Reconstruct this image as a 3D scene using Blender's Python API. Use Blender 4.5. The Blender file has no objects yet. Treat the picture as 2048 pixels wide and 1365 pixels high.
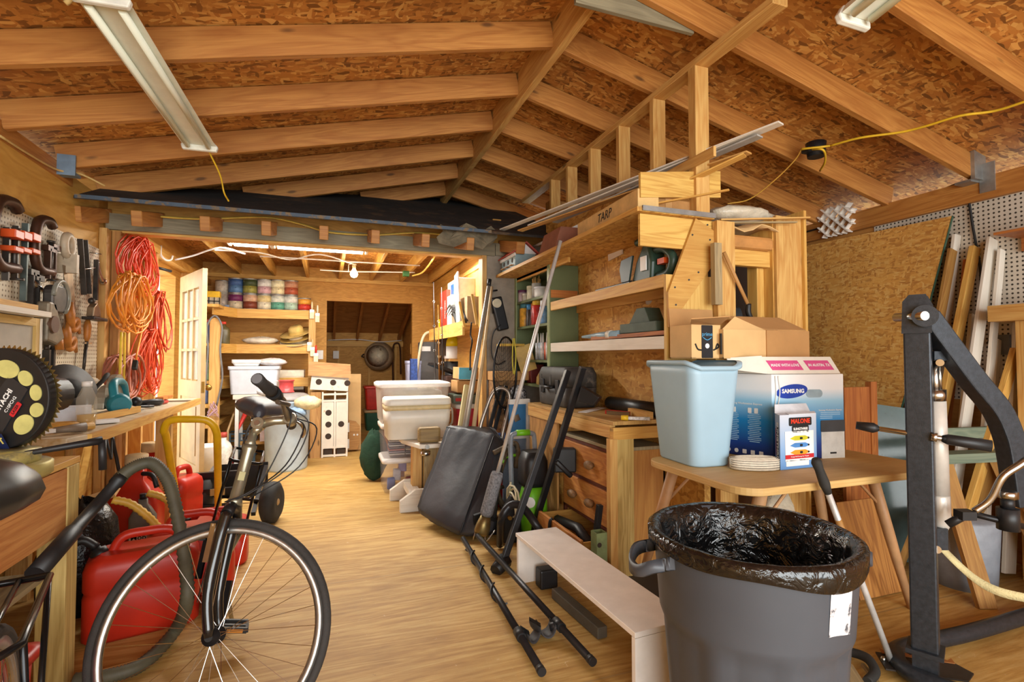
import bpy, bmesh, math, random
from mathutils import Vector as V, Matrix as M
random.seed(7)
C = bpy.context.scene.collection
PI = math.pi
R = math.radians
Z = V((0, 0, 1))
# ---------------------------------------------------------------- camera model (2048 x 1365)
FPX, YAW, PIT, CH = 1030.0, R(19.66), R(1.83), 1.22
_sy, _cy, _sp, _cp = math.sin(YAW), math.cos(YAW), math.sin(PIT), math.cos(PIT)
CR, CF, CU = V((_cy, -_sy, 0)), V((_sy*_cp, _cy*_cp, _sp)), V((-_sy*_sp, -_cy*_sp, _cp))
def P(px, py, ax, v):
    """world point seen at photo pixel (px, py) on the plane ax = v"""
    d = CF + CR*((px-1024)/FPX) - CU*((py-682.5)/FPX)
    i = 'xyz'.index(ax)
    t = (v - (CH if i == 2 else 0))/d[i]
    return V((0, 0, CH)) + d*t
def PX(px, py, x): return P(px, py, 'x', x)
def PY(px, py, y): return P(px, py, 'y', y)
def PZ(px, py, z): return P(px, py, 'z', z)
# ---------------------------------------------------------------- mesh builder
def frame_of(d, up=Z):
    d = d.normalized()
    if abs(d.dot(up)) > .995: up = V((0, 1, 0)) if abs(d.y) < .9 else V((1, 0, 0))
    s = d.cross(up).normalized()
    return d, s, s.cross(d).normalized()
class MB:
    def __init__(s): s.v = []; s.f = []; s.uv = []; s.sm = []; s.mi = []; s.m = 0
    def face(s, idx, uv=None, sm=False):
        s.f.append(tuple(idx)); s.uv.append(uv); s.sm.append(sm); s.mi.append(s.m)
    def obox(s, c, ex, ey, ez, sx, sy, sz):
        c = V(c); E = [V(ex).normalized(), V(ey).normalized(), V(ez).normalized()]; S = [sx/2, sy/2, sz/2]
        n = len(s.v); off = random.random()*7
        for k in range(8):
            s.v.append(c + sum((E[i]*S[i]*(1 if k >> i & 1 else -1) for i in range(3)), V((0, 0, 0))))
        L = S.index(max(S))
        for a in range(3):
            b, d = (a+1) % 3, (a+2) % 3
            for sg in (0, 1):
                q = [(0, 0), (1, 0), (1, 1), (0, 1)]
                if not sg: q = q[::-1]
                idx = [(sg << a) | (x << b) | (y << d) for x, y in q]
                uv = []
                for k in idx:
                    co = [S[i]*(1 if k >> i & 1 else -1) for i in range(3)]
                    if L == b: uv.append((co[b]+off, co[d]+a*.37+sg*.71+off))
                    elif L == d: uv.append((co[d]+off, co[b]+a*.37+sg*.71+off))
                    else: uv.append((co[b]*.4+off, co[d]+off))
                s.face([n+k for k in idx], uv)
        return s
    def box(s, x0, x1, y0, y1, z0, z1):
        return s.obox(((x0+x1)/2, (y0+y1)/2, (z0+z1)/2), (1, 0, 0), (0, 1, 0), (0, 0, 1), abs(x1-x0), abs(y1-y0), abs(z1-z0))
    def bar(s, p, q, w, h, up=Z):
        p, q = V(p), V(q); d, sd, u = frame_of(q-p, V(up))
        return s.obox((p+q)/2, d, sd, u, (q-p).length, w, h)
    def ring(s, pts, close=True):
        n = len(s.v); s.v += [V(p) for p in pts]; return list(range(n, n+len(pts)))
    def skin(s, rings, cap0=True, cap1=True, sm=True, loop=False):
        """rings = lists of points, equal length"""
        ids = [s.ring(r) for r in rings]; m = len(ids[0])
        L = len(ids)
        for i in range(L if loop else L-1):
            a, b = ids[i], ids[(i+1) % L]
            for j in range(m):
                k = (j+1) % m
                s.face((a[j], a[k], b[k], b[j]), [(i*.1, j*.1), (i*.1, j*.1+.1), (i*.1+.1, j*.1+.1), (i*.1+.1, j*.1)], sm)
        if not loop:
            if cap0: s.face(ids[0][::-1])
            if cap1: s.face(ids[-1])
        return s
    def tube(s, pts, r, n=8, loop=False, cap=True):
        pts = [V(p) for p in pts]; N = len(pts)
        rr = r if isinstance(r, (list, tuple)) else [r]*N
        rings = []; prev = None
        for i in range(N):
            if loop: d = pts[(i+1) % N]-pts[i-1]
            else: d = pts[min(i+1, N-1)]-pts[max(i-1, 0)]
            if d.length < 1e-9: d = Z.copy()
            d.normalize()
            if prev is None: prev = frame_of(d)[1]
            prev = (prev - d*prev.dot(d))
            if prev.length < 1e-6: prev = frame_of(d)[1]
            prev.normalize(); w = d.cross(prev)
            rings.append([pts[i] + (prev*math.cos(2*PI*k/n) + w*math.sin(2*PI*k/n))*rr[i] for k in range(n)])
        return s.skin(rings, cap, cap, n > 4, loop)
    def cyl(s, p, q, r0, r1=None, n=16):
        return s.tube([p, q], [r0, r0 if r1 is None else r1], n)
    def lathe(s, prof, c=(0, 0, 0), ax=Z, n=20, sx=1, sy=1, ref=None, cap=True):
        c = V(c); d, a, b = frame_of(V(ax), V(ref) if ref else Z)
        if abs(d.z) > .999: a, b = V((1, 0, 0)), V((0, 1, 0))
        rings = [[c + d*z + (a*math.cos(2*PI*k/n)*sx + b*math.sin(2*PI*k/n)*sy)*max(r, 1e-4) for k in range(n)] for r, z in prof]
        if prof[0] == prof[-1]: return s.skin(rings[:-1], loop=True)
        return s.skin(rings, cap, cap)
    def sph(s, c, r, n=12, ex=None):
        c = V(c); r = r if isinstance(r, (tuple, list)) else (r, r, r)
        E = ex or (V((1, 0, 0)), V((0, 1, 0)), Z)
        h = max(4, n//2)
        rings = []
        for i in range(h+1):
            t = PI*(.02 + .96*i/h)
            rings.append([c + E[0]*(r[0]*math.sin(t)*math.cos(2*PI*k/n)) + E[1]*(r[1]*math.sin(t)*math.sin(2*PI*k/n)) - E[2]*(r[2]*math.cos(t)) for k in range(n)])
        return s.skin(rings)
    def prism(s, poly, o, ex, ey, dv, sm=False):
        """2-D outline poly in the frame (o, ex, ey), extruded by the vector dv"""
        o, ex, ey, dv = V(o), V(ex), V(ey), V(dv)
        a = [o + ex*x + ey*y for x, y in poly]
        n = len(s.v); m = len(a); s.v += a + [p+dv for p in a]
        off = random.random()*5
        uv = [(x+off, y+off) for x, y in poly]
        s.face(range(n, n+m), uv); s.face(range(n+2*m-1, n+m-1, -1), uv[::-1])
        L = 0
        for i in range(m):
            k = (i+1) % m; e = (a[k]-a[i]).length
            s.face((n+i, n+k, n+m+k, n+m+i), [(L, 0), (L+e, 0), (L+e, dv.length), (L, dv.length)], sm); L += e
        return s
    def grid(s, g, sm=True, thick=None):
        """g = rows of points; optional thickness vector"""
        for lay in range(2 if thick is not None else 1):
            n = len(s.v); w = len(g[0])
            for r in g:
                for p in r: s.v.append(V(p) + (V(thick) if lay else V((0, 0, 0))))
            for i in range(len(g)-1):
                for j in range(w-1):
                    q = (n+i*w+j, n+i*w+j+1, n+(i+1)*w+j+1, n+(i+1)*w+j)
                    s.face(q[::-1] if lay else q, [(i*.1, j*.1), (i*.1, j*.1+.1), (i*.1+.1, j*.1+.1), (i*.1+.1, j*.1)], sm)
        if thick is not None:
            h = len(g); n0 = n-h*w
            bd = [i for i in range(w)] + [i*w+w-1 for i in range(1, h)] + [(h-1)*w+i for i in range(w-2, -1, -1)] + [i*w for i in range(h-2, 0, -1)]
            for a, b in zip(bd, bd[1:]+bd[:1]): s.face((n0+a, n+a, n+b, n0+b))
        return s
    def mesh(s, name, off):
        me = bpy.data.meshes.new(name)
        me.from_pydata([v-off for v in s.v], [], s.f)
        uvl = me.uv_layers.new(name='UVMap'); k = 0
        for i, p in enumerate(me.polygons):
            p.use_smooth = s.sm[i]; p.material_index = s.mi[i]
            for j in range(len(p.vertices)):
                u = s.uv[i]
                uvl.data[p.loop_start+j].uv = u[j] if u else (s.v[p.vertices[j]].x, s.v[p.vertices[j]].y+s.v[p.vertices[j]].z)
        bm = bmesh.new(); bm.from_mesh(me)
        bmesh.ops.recalc_face_normals(bm, faces=bm.faces); bm.to_mesh(me); bm.free()
        return me
W = {}
def mk(name, mb, m, parent=None, bevel=0, seg=2, loc=None):
    if parent is not None: off = W[parent.name]
    elif loc is not None: off = V(loc)
    else:
        xs = [v.x for v in mb.v]; ys = [v.y for v in mb.v]; zs = [v.z for v in mb.v]
        off = V(((min(xs)+max(xs))/2, (min(ys)+max(ys))/2, min(zs)))
    o = bpy.data.objects.new(name, mb.mesh(name, off)); C.objects.link(o)
    for x in (m if isinstance(m, (list, tuple)) else [m]): o.data.materials.append(x)
    if parent is not None: o.parent = parent
    else: o.location = off
    W[o.name] = off
    if bevel:
        b = o.modifiers.new('bevel', 'BEVEL'); b.width = bevel; b.segments = seg; b.limit_method = 'ANGLE'; b.angle_limit = R(40)
    return o
def tag(o, label, cat, group=None):
    o['label'] = label; o['category'] = cat
    if group: o['group'] = group
    return o
def thing(name, label, cat, loc, group=None):
    o = bpy.data.objects.new(name, None); C.objects.link(o); o.empty_display_size = .05
    o.location = V(loc); W[o.name] = V(loc)
    return tag(o, label, cat, group)
def part(name, mb, m, par, label=None, bevel=0, seg=2):
    o = mk(name, mb, m, par, bevel, seg)
    if label: o['label'] = label
    return o
def one(name, mb, m, label, cat, group=None, bevel=0, seg=2):
    return tag(mk(name, mb, m, None, bevel, seg), label, cat, group)
def struct(name, mb, m, bevel=0):
    o = mk(name, mb, m, None, bevel); o['kind'] = 'structure'; return o
def dup(root, loc, rotz=0, label=None, scale=None):
    r = root.copy(); C.objects.link(r); r.location = V(loc); r.rotation_euler = (0, 0, rotz); W[r.name] = V(loc)
    if label: r['label'] = label
    if scale: r.scale = scale
    for ch in list(root.children):
        c = ch.copy(); C.objects.link(c); c.parent = r
        for g in ch.children:
            d = g.copy(); C.objects.link(d); d.parent = c
    return r
def lettering(txt, size, o, ex, ey, m, parent, name='lettering', extr=.0006, align='CENTER', bold=0, shear=0):
    """flat raised writing centred at o, reading along ex with ey up"""
    cu = bpy.data.curves.new(name, 'FONT'); cu.body = txt; cu.size = size; cu.align_x = align; cu.align_y = 'CENTER'
    cu.extrude = extr; cu.offset = bold; cu.shear = shear; cu.resolution_u = 2
    t = bpy.data.objects.new(name, cu); C.objects.link(t)
    bpy.context.view_layer.update()
    me = bpy.data.meshes.new_from_object(t.evaluated_get(bpy.context.evaluated_depsgraph_get()))
    bpy.data.objects.remove(t); bpy.data.curves.remove(cu)
    ex, ey = V(ex).normalized(), V(ey).normalized(); ez = ex.cross(ey)
    off = V(o) - W[parent.name]
    me.transform(M((ex, ey, ez)).transposed().to_4x4()); me.transform(M.Translation(off))
    me.materials.clear(); me.materials.append(m)
    ob = bpy.data.objects.new(name, me); C.objects.link(ob); ob.parent = parent; W[ob.name] = W[parent.name]
    return ob
def bez(pts, k=8):
    """Catmull-Rom through points"""
    p = [V(q) for q in pts]; p = [p[0]*2-p[1]] + p + [p[-1]*2-p[-2]]; out = []
    for i in range(1, len(p)-2):
        for j in range(k):
            t = j/k
            out.append(.5*((2*p[i]) + (p[i+1]-p[i-1])*t + (2*p[i-1]-5*p[i]+4*p[i+1]-p[i+2])*t*t + (3*p[i]-p[i-1]-3*p[i+1]+p[i+2])*t**3))
    return out + [p[-2]]
def rrect(w, h, r, n=4):
    r = min(r, w/2-1e-4, h/2-1e-4); o = []
    for cx, cy, a in ((w/2-r, h/2-r, 0), (-w/2+r, h/2-r, 90), (-w/2+r, -h/2+r, 180), (w/2-r, -h/2+r, 270)):
        for i in range(n+1):
            t = R(a+90*i/n); o.append((cx+r*math.cos(t), cy+r*math.sin(t)))
    return o
# ---------------------------------------------------------------- materials
def lin(h):
    h = h.lstrip('#'); c = [int(h[i:i+2], 16)/255 for i in (0, 2, 4)]
    return tuple(x/12.92 if x <= .04045 else ((x+.055)/1.055)**2.4 for x in c) + (1,)
_mc = {}
class NT:
    def __init__(s, name):
        s.m = bpy.data.materials.new(name); s.m.use_nodes = True; s.t = s.m.node_tree; s.t.nodes.clear()
        s.out = s.n('ShaderNodeOutputMaterial'); s.b = s.n('ShaderNodeBsdfPrincipled'); s.l(s.b.outputs[0], s.out.inputs[0])
    def n(s, t, **k):
        x = s.t.nodes.new(t)
        for a, v in k.items(): setattr(x, a, v)
        return x
    def l(s, a, b): s.t.links.new(a, b)
    def coord(s, which='Object', scale=(1, 1, 1), rot=(0, 0, 0), loc=(0, 0, 0)):
        if which == 'UV': c = s.n('ShaderNodeUVMap').outputs[0]
        else: c = s.n('ShaderNodeTexCoord').outputs[which]
        mp = s.n('ShaderNodeMapping'); mp.inputs['Scale'].default_value = scale; mp.inputs['Rotation'].default_value = rot; mp.inputs['Location'].default_value = loc
        s.l(c, mp.inputs[0]); return mp.outputs[0]
    def noise(s, v, sc, det=3, rough=.5, dist=0):
        x = s.n('ShaderNodeTexNoise'); x.inputs['Scale'].default_value = sc; x.inputs['Detail'].default_value = det
        x.inputs['Roughness'].default_value = rough; x.inputs['Distortion'].default_value = dist
        s.l(v, x.inputs['Vector']); return x.outputs[0]
    def ramp(s, f, stops):
        x = s.n('ShaderNodeValToRGB'); e = x.color_ramp.elements
        while len(e) < len(stops): e.new(.5)
        for i, (p, c) in enumerate(stops): e[i].position = p; e[i].color = lin(c) if isinstance(c, str) else (c, c, c, 1)
        s.l(f, x.inputs[0]); return x.outputs[0]
    def mix(s, f, a, b, mode='MIX'):
        x = s.n('ShaderNodeMix', data_type='RGBA', blend_type=mode)
        if isinstance(f, float): x.inputs[0].default_value = f
        else: s.l(f, x.inputs[0])
        for i, c in ((6, a), (7, b)):
            if isinstance(c, str): x.inputs[i].default_value = lin(c)
            else: s.l(c, x.inputs[i])
        return x.outputs[2]
    def math(s, op, a, b=0.):
        x = s.n('ShaderNodeMath', operation=op)
        for i, c in ((0, a), (1, b)):
            if isinstance(c, (int, float)): x.inputs[i].default_value = c
            else: s.l(c, x.inputs[i])
        return x.outputs[0]
    def bump(s, h, st=.2, d=.01):
        x = s.n('ShaderNodeBump'); x.inputs['Strength'].default_value = st; x.inputs['Distance'].default_value = d
        s.l(h, x.inputs['Height']); s.l(x.outputs[0], s.b.inputs['Normal'])
    def col(s, c):
        if isinstance(c, str): s.b.inputs['Base Color'].default_value = lin(c)
        else: s.l(c, s.b.inputs['Base Color'])
    def set(s, **k):
        for a, v in k.items(): s.b.inputs[a.replace('_', ' ')].default_value = v
def _shade(h, k):
    h = h.lstrip('#'); return '#%02x%02x%02x' % tuple(max(0, min(255, int(int(h[i:i+2], 16)*k))) for i in (0, 2, 4))
def pm(name, c, rough=.5, metal=0., var=.12, sc=12, bump=0, bsc=60, emit=0, trans=0, alpha=1, ior=1.45, spec=.5, coat=0, dirt=None):
    if name in _mc: return _mc[name]
    t = NT(name); v = t.coord()
    n = t.noise(v, sc, 4, .6)
    col = t.ramp(n, [(.25, _shade(c, 1-var)), (.75, _shade(c, 1+var*.6))])
    if dirt:
        d = t.ramp(t.noise(v, dirt[1], 5, .7), [(dirt[2], 0.), (dirt[2]+.08, 1.)])
        col = t.mix(d, col, dirt[0])
    t.col(col); t.set(Roughness=rough, Metallic=metal, IOR=ior)
    t.b.inputs['Specular IOR Level'].default_value = spec
    if coat: t.b.inputs['Coat Weight'].default_value = coat
    if emit: t.b.inputs['Emission Color'].default_value = lin(c); t.b.inputs['Emission Strength'].default_value = emit
    if trans: t.b.inputs['Transmission Weight'].default_value = trans
    if alpha < 1: t.b.inputs['Alpha'].default_value = alpha
    if bump: t.bump(t.noise(v, bsc, 4, .6), bump, .01)
    _mc[name] = t.m; return t.m
def _wt(h):
    h = h.lstrip('#'); return '#%02x%02x%02x' % tuple(max(0, min(255, round(int(h[i:i+2], 16)*k))) for i, k in ((0, .98), (2, 1.0), (4, .92)))
def wood(name, dark, light, rough=.6, ring=16, knots=True, streak=.5, stain=None, coat=0):
    """grain runs along u of the box UVs"""
    if name in _mc: return _mc[name]
    if 'white' not in name: dark, light = _wt(dark), _wt(light)
    t = NT(name)
    oi = t.n('ShaderNodeObjectInfo'); uv = t.n('ShaderNodeUVMap')
    ad = t.n('ShaderNodeVectorMath', operation='ADD'); t.l(uv.outputs[0], ad.inputs[0])
    sc = t.n('ShaderNodeVectorMath', operation='SCALE'); sc.inputs[0].default_value = (37, 19, 0); t.l(oi.outputs['Random'], sc.inputs['Scale']); t.l(sc.outputs[0], ad.inputs[1])
    def mp(s):
        x = t.n('ShaderNodeMapping'); x.inputs['Scale'].default_value = s; t.l(ad.outputs[0], x.inputs[0]); return x.outputs[0]
    g = t.noise(mp((.9, ring*.55, 1)), 1.0, 3, .5, 1.2)
    rings = t.math('FRACT', t.math('MULTIPLY', g, 7.))
    rings = t.math('ABSOLUTE', t.math('SUBTRACT', rings, .5))
    f = t.noise(mp((3, 160, 1)), 1.0, 4, .65)
    m1 = t.math('ADD', t.math('MULTIPLY', rings, streak*1.2), t.math('MULTIPLY', f, .75))
    col = t.ramp(m1, [(.25, dark), (.8, light)])
    big = t.noise(mp((1.2, 3, 1)), 1.3, 2)
    col = t.mix(t.math('MULTIPLY', t.ramp(big, [(.35, 0.), (.7, 1.)]), .35), col, _shade(dark, .92))
    if knots:
        vo = t.n('ShaderNodeTexVoronoi'); vo.inputs['Scale'].default_value = 1.0; t.l(mp((2.2, 7, 1)), vo.inputs['Vector'])
        k = t.ramp(vo.outputs['Distance'], [(.05, 1.), (.11, 0.)])
        col = t.mix(t.math('MULTIPLY', k, .75), col, _shade(dark, .45))
    if stain:
        d = t.ramp(t.noise(t.coord(), stain[1], 4, .6), [(stain[2], 0.), (stain[2]+.15, 1.)])
        col = t.mix(t.math('MULTIPLY', d, .8), col, stain[0])
    t.col(col); t.set(Roughness=rough)
    if coat: t.b.inputs['Coat Weight'].default_value = coat
    t.bump(f, .12, .004)
    _mc[name] = t.m; return t.m
def osb(name, cols, sc=1.0, rough=.7, upright=False):
    if name in _mc: return _mc[name]
    cols = [_wt(c) for c in cols]
    t = NT(name); base = None
    oc = t.coord()
    warp = t.n('ShaderNodeTexNoise'); warp.inputs['Scale'].default_value = 4.; t.l(oc, warp.inputs['Vector'])
    vm = t.n('ShaderNodeVectorMath', operation='MULTIPLY_ADD'); t.l(warp.outputs['Color'], vm.inputs[0]); vm.inputs[1].default_value = (.1, .1, .1); t.l(oc, vm.inputs[2])
    for k, (rot, s) in enumerate(((.5, (12, 62, 40)), (-.7, (58, 13, 40)), (1.9, (18, 52, 52)))):
        x = t.n('ShaderNodeMapping'); x.inputs['Rotation'].default_value = (rot, 0, 0) if upright else (rot, rot*.7, rot); x.inputs['Scale'].default_value = tuple(q*sc for q in (((s[2], s[0], s[1]) if upright else s))); t.l(vm.outputs[0], x.inputs[0])
        vo = t.n('ShaderNodeTexVoronoi'); vo.inputs['Scale'].default_value = 1.; t.l(x.outputs[0], vo.inputs['Vector'])
        sp = t.n('ShaderNodeSeparateColor'); t.l(vo.outputs['Color'], sp.inputs[0])
        c = t.ramp(sp.outputs[0], [(.05, cols[0]), (.3, cols[1]), (.7, cols[2]), (.97, cols[3])])
        if base is None: base = c
        else: base = t.mix(t.ramp(sp.outputs[1], [(.45, 0.), (.55, 1.)]), base, c)
    big = t.ramp(t.noise(oc, 1.4, 2), [(.35, .82), (.65, 1.05)])
    base = t.mix(1., base, big, 'MULTIPLY')
    t.col(base); t.set(Roughness=rough)
    _mc[name] = t.m; return t.m
def pegboard(name, c, hole, axes, pitch=.0254, r=.17):
    t = NT(name); oc = t.n('ShaderNodeTexCoord').outputs['Object']; sp = t.n('ShaderNodeSeparateXYZ'); t.l(oc, sp.inputs[0])
    d = []
    for a in axes:
        f = t.math('SUBTRACT', t.math('FRACT', t.math('MULTIPLY', sp.outputs[a], 1/pitch)), .5)
        d.append(t.math('MULTIPLY', f, f))
    s = t.math('SQRT', t.math('ADD', d[0], d[1]))
    h = t.ramp(s, [(r, 1.), (r+.05, 0.)])
    n = t.ramp(t.noise(oc, 3, 4), [(.3, _shade(c, .9)), (.7, c)])
    t.col(t.mix(h, n, hole)); t.set(Roughness=.55); return t.m
def ply(name, dark, light, sc=(1, 1, 1), rough=.65, scuff=None):
    """plywood face: cathedral grain in object space"""
    if name in _mc: return _mc[name]
    dark, light = _wt(dark), _wt(light)
    t = NT(name); v = t.coord(scale=sc)
    g = t.noise(v, 1.6, 3, .5, .8); rg = t.math('ABSOLUTE', t.math('SUBTRACT', t.math('FRACT', t.math('MULTIPLY', g, 9.)), .5))
    f = t.noise(v, 9, 5, .7)
    col = t.ramp(t.math('ADD', t.math('MULTIPLY', rg, .55), t.math('MULTIPLY', f, .8)), [(.3, dark), (.85, light)])
    big = t.noise(t.coord(), .9, 3); col = t.mix(t.math('MULTIPLY', t.ramp(big, [(.4, 0.), (.65, 1.)]), .4), col, dark)
    if scuff:
        d = t.ramp(t.noise(t.coord(scale=(1, 1, 1)), 14, 6, .75), [(.66, 0.), (.72, 1.)]); col = t.mix(t.math('MULTIPLY', d, .6), col, scuff)
    t.col(col); t.set(Roughness=rough); t.bump(f, .08, .003)
    _mc[name] = t.m; return t.m
ORD = ['first', 'second', 'third', 'fourth', 'fifth', 'sixth', 'seventh', 'eighth', 'ninth', 'tenth', 'eleventh', 'twelfth', 'thirteenth', 'fourteenth']
# palette
RAFT = wood('rafter_pine', '#a06029', '#c98b4a')
STUDM = wood('stud_pine', '#bd8142', '#e2b678')
PINE = wood('shelf_pine', '#c4883f', '#e6b76c')
PLYW = ply('orange_plywood', '#b27a34', '#d9a052', (1, .35, 4))
PLYX = ply('honey_plywood', '#b57a38', '#dba45a', (.4, 4, 1))
GREYW = wood('weathered_board', '#6f6455', '#9a8d7a', knots=False)
OLDW = wood('grey_old_lumber', '#85715a', '#b59c7c', knots=True)
WHITEW = wood('white_painted_wood', '#d2c8b8', '#f2ece0', knots=False, streak=.2)
REDW = wood('red_stained_wood', '#8a4420', '#c57a3e', coat=.2)
OSBW = osb('osb_wall', ['#ae7634', '#cb9148', '#d79f52', '#e3b268'], 1.0, upright=True)
OSBR = osb('osb_roof', ['#80501f', '#b87636', '#c98842', '#e2ac66'], 1.0)
OSBL = osb('osb_loose_sheet', ['#ba7c3e', '#d8994e', '#e2a65a', '#eab874'], 1.5, upright=True)
BLK = pm('black_plastic', '#1d1d1f', .45, var=.2)
BLKM = pm('black_metal', '#1b1b1d', .35, .3, var=.2)
RUB = pm('rubber', '#2a2826', .75, var=.25, bump=.1)
CHR = pm('brushed_steel', '#b9b7b2', .25, 1.0, var=.08)
GALV = pm('galvanised', '#a9aaa8', .45, .8, var=.15)
STEELD = pm('dark_tool_steel', '#4a443f', .45, .7, var=.3)
WHT = pm('white_plastic', '#e8e6e2', .4, var=.05)
CARD = pm('cardboard', '#b98c58', .85, var=.08, sc=5)
CARDL = pm('light_cardboard', '#d9b27a', .85, var=.07, sc=5)
GREYP = pm('grey_plastic', '#6d6e72', .45, var=.08)
REDP = pm('red_plastic', '#b5281b', .4, var=.12)
# ================================================================ SHELL
XL, XR, XRIDGE, YP, YF = -1.5, 3.86, 1.18, 4.4, 7.4      # walls, ridge, old front wall, far wall
zl = lambda x: 2.673 + .238*x if x < XRIDGE else 2.954 - .238*(x-XRIDGE)   # underside of rafters
FLOORM = NT('plywood_floor'); _t = FLOORM
_v = _t.coord(scale=(.22, 2.6, 1), rot=(0, 0, R(90)))
_g = _t.noise(_v, 2.2, 4, .55, .8); _rg = _t.math('ABSOLUTE', _t.math('SUBTRACT', _t.math('FRACT', _t.math('MULTIPLY', _g, 8.)), .5))
_f = _t.noise(_v, 22, 5, .7)
_c = _t.ramp(_t.math('ADD', _t.math('MULTIPLY', _rg, .45), _t.math('MULTIPLY', _f, .75)), [(.25, '#a07433'), (.5, '#c29a54'), (.85, '#dcbd7c')])
_d = _t.ramp(_t.noise(_t.coord(), 1.6, 5, .65), [(.4, 0.), (.7, 1.)]); _c = _t.mix(_t.math('MULTIPLY', _d, .45), _c, '#85602c')
_s = _t.ramp(_t.noise(_t.coord(), 26, 6, .8), [(.66, 0.), (.7, 1.)]); _c = _t.mix(_t.math('MULTIPLY', _s, .75), _c, '#e6d6bb')
_k = _t.ramp(_t.noise(_t.coord(loc=(4, 2, 0)), 7, 6, .8), [(.68, 0.), (.74, 1.)]); _c = _t.mix(_t.math('MULTIPLY', _k, .5), _c, '#5e4226')
# sheet joints of the subfloor
_sx = _t.n('ShaderNodeSeparateXYZ'); _t.l(_t.n('ShaderNodeTexCoord').outputs['Object'], _sx.inputs[0])
def _joint(o, p, off, w):
    a = _t.math('ABSOLUTE', _t.math('SUBTRACT', _t.math('FRACT', _t.math('ADD', _t.math('MULTIPLY', o, 1/p), off)), .5))
    return _t.math('LESS_THAN', a, w)
_j = _t.math('MAXIMUM', _joint(_sx.outputs[1], 1.22, .29, .0035), _joint(_sx.outputs[0], 2.44, .35, .0014))
_c = _t.mix(_t.math('MULTIPLY', _j, .5), _c, '#8d744f')
_t.col(_c); _t.set(Roughness=.6); _t.bump(_f, .1, .003)
struct('floor', MB().box(-1.7, 4.1, -2.5, 10.4, -.1, 0), FLOORM.m)
# near room walls
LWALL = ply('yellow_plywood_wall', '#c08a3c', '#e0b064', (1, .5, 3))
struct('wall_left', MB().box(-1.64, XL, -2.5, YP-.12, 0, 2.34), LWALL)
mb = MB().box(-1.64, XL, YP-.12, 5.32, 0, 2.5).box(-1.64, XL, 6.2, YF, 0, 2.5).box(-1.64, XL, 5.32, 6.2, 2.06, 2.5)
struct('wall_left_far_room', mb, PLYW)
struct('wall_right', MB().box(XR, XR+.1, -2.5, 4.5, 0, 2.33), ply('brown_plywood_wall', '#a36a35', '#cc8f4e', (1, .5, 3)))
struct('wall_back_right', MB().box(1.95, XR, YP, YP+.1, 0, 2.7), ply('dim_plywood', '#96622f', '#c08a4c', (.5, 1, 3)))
struct('trim_1', MB().box(XR-.045, XR, -2.5, 4.4, 2.2, 2.34), RAFT)
struct('trim_2', MB().box(XL, XL+.012, -2.5, 3.86, 2.27, 2.36), RAFT)
# roof decks
t_ = .018
def deck(x0, x1, y0, y1):
    z0, z1 = zl(x0)+.15, zl(x1)+.15
    g = [[V((x0+(x1-x0)*i, y0+(y1-y0)*j, z0+(z1-z0)*i)) for j in (0, 1)] for i in (0, 1)]
    return MB().grid(g, False, (0, 0, t_))
struct('ceiling_left_slope', deck(-1.75, XRIDGE, -2.5, 6.4), OSBR)
struct('ceiling_right_slope', deck(XRIDGE, 4.1, -2.5, 6.4), OSBR)
# rafters
ys = [5.36-.555*k for k in range(13)]
for k, y in enumerate(sorted(ys)):
    for side, x0, x1 in (('left', XL, XRIDGE-.02), ('right', XRIDGE+.02, XR)):
        zo = 2.26+.42*(y-3.85)
        if y > 3.85 and side == 'left': x0 = max(x0, (zo-.15-2.673)/.238)
        if y > 3.85 and side == 'right' and XRIDGE+(3.104-zo)/.238 < 1.97: x1 = XRIDGE+(3.104-zo)/.238
        a, b = V((x0, y, zl(x0)+.072)), V((x1, y, zl(x1)+.072))
        one('rafter', MB().bar(a, b, .038, .142), RAFT,
            'pine rafter on the %s roof slope, %s from the back end' % (side, ORD[len(ys)-1-k]), 'rafter', 'roof rafters', bevel=.003, seg=1)
one('ridge_beam', MB().box(XRIDGE-.022, XRIDGE+.022, -2.5, 5.62, 2.9, 3.1), STUDM, 'pale ridge board running up the middle of the roof', 'beam', bevel=.003, seg=1)
p, q = PY(1150, -12, 2.06), PY(1385, 52, 2.06)
one('collar_board', MB().bar(p, q, .02, .09), GREYW, 'grey flat board nailed from the ridge to the stud wall plate', 'board')
one('joist_hanger', MB().box(XR-.13, XR-.02, 1.99, 2.012, 2.32, 2.50).box(XR-.13, XR-.02, 2.012, 2.10, 2.31, 2.325).box(XR-.052, XR-.045, 1.93, 2.01, 2.24, 2.42), GALV, 'galvanised metal hanger holding a rafter over the white pegboard on the right', 'bracket')
one('joist_hanger', MB().box(XL+.012, XL+.1, 3.655, 3.665, 2.28, 2.40).box(XL+.012, XL+.1, 3.66, 3.73, 2.285, 2.30), pm('blue_steel', '#7d93a6', .5, .5), 'blue grey metal hanger under a rafter on the left wall', 'bracket')
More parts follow.
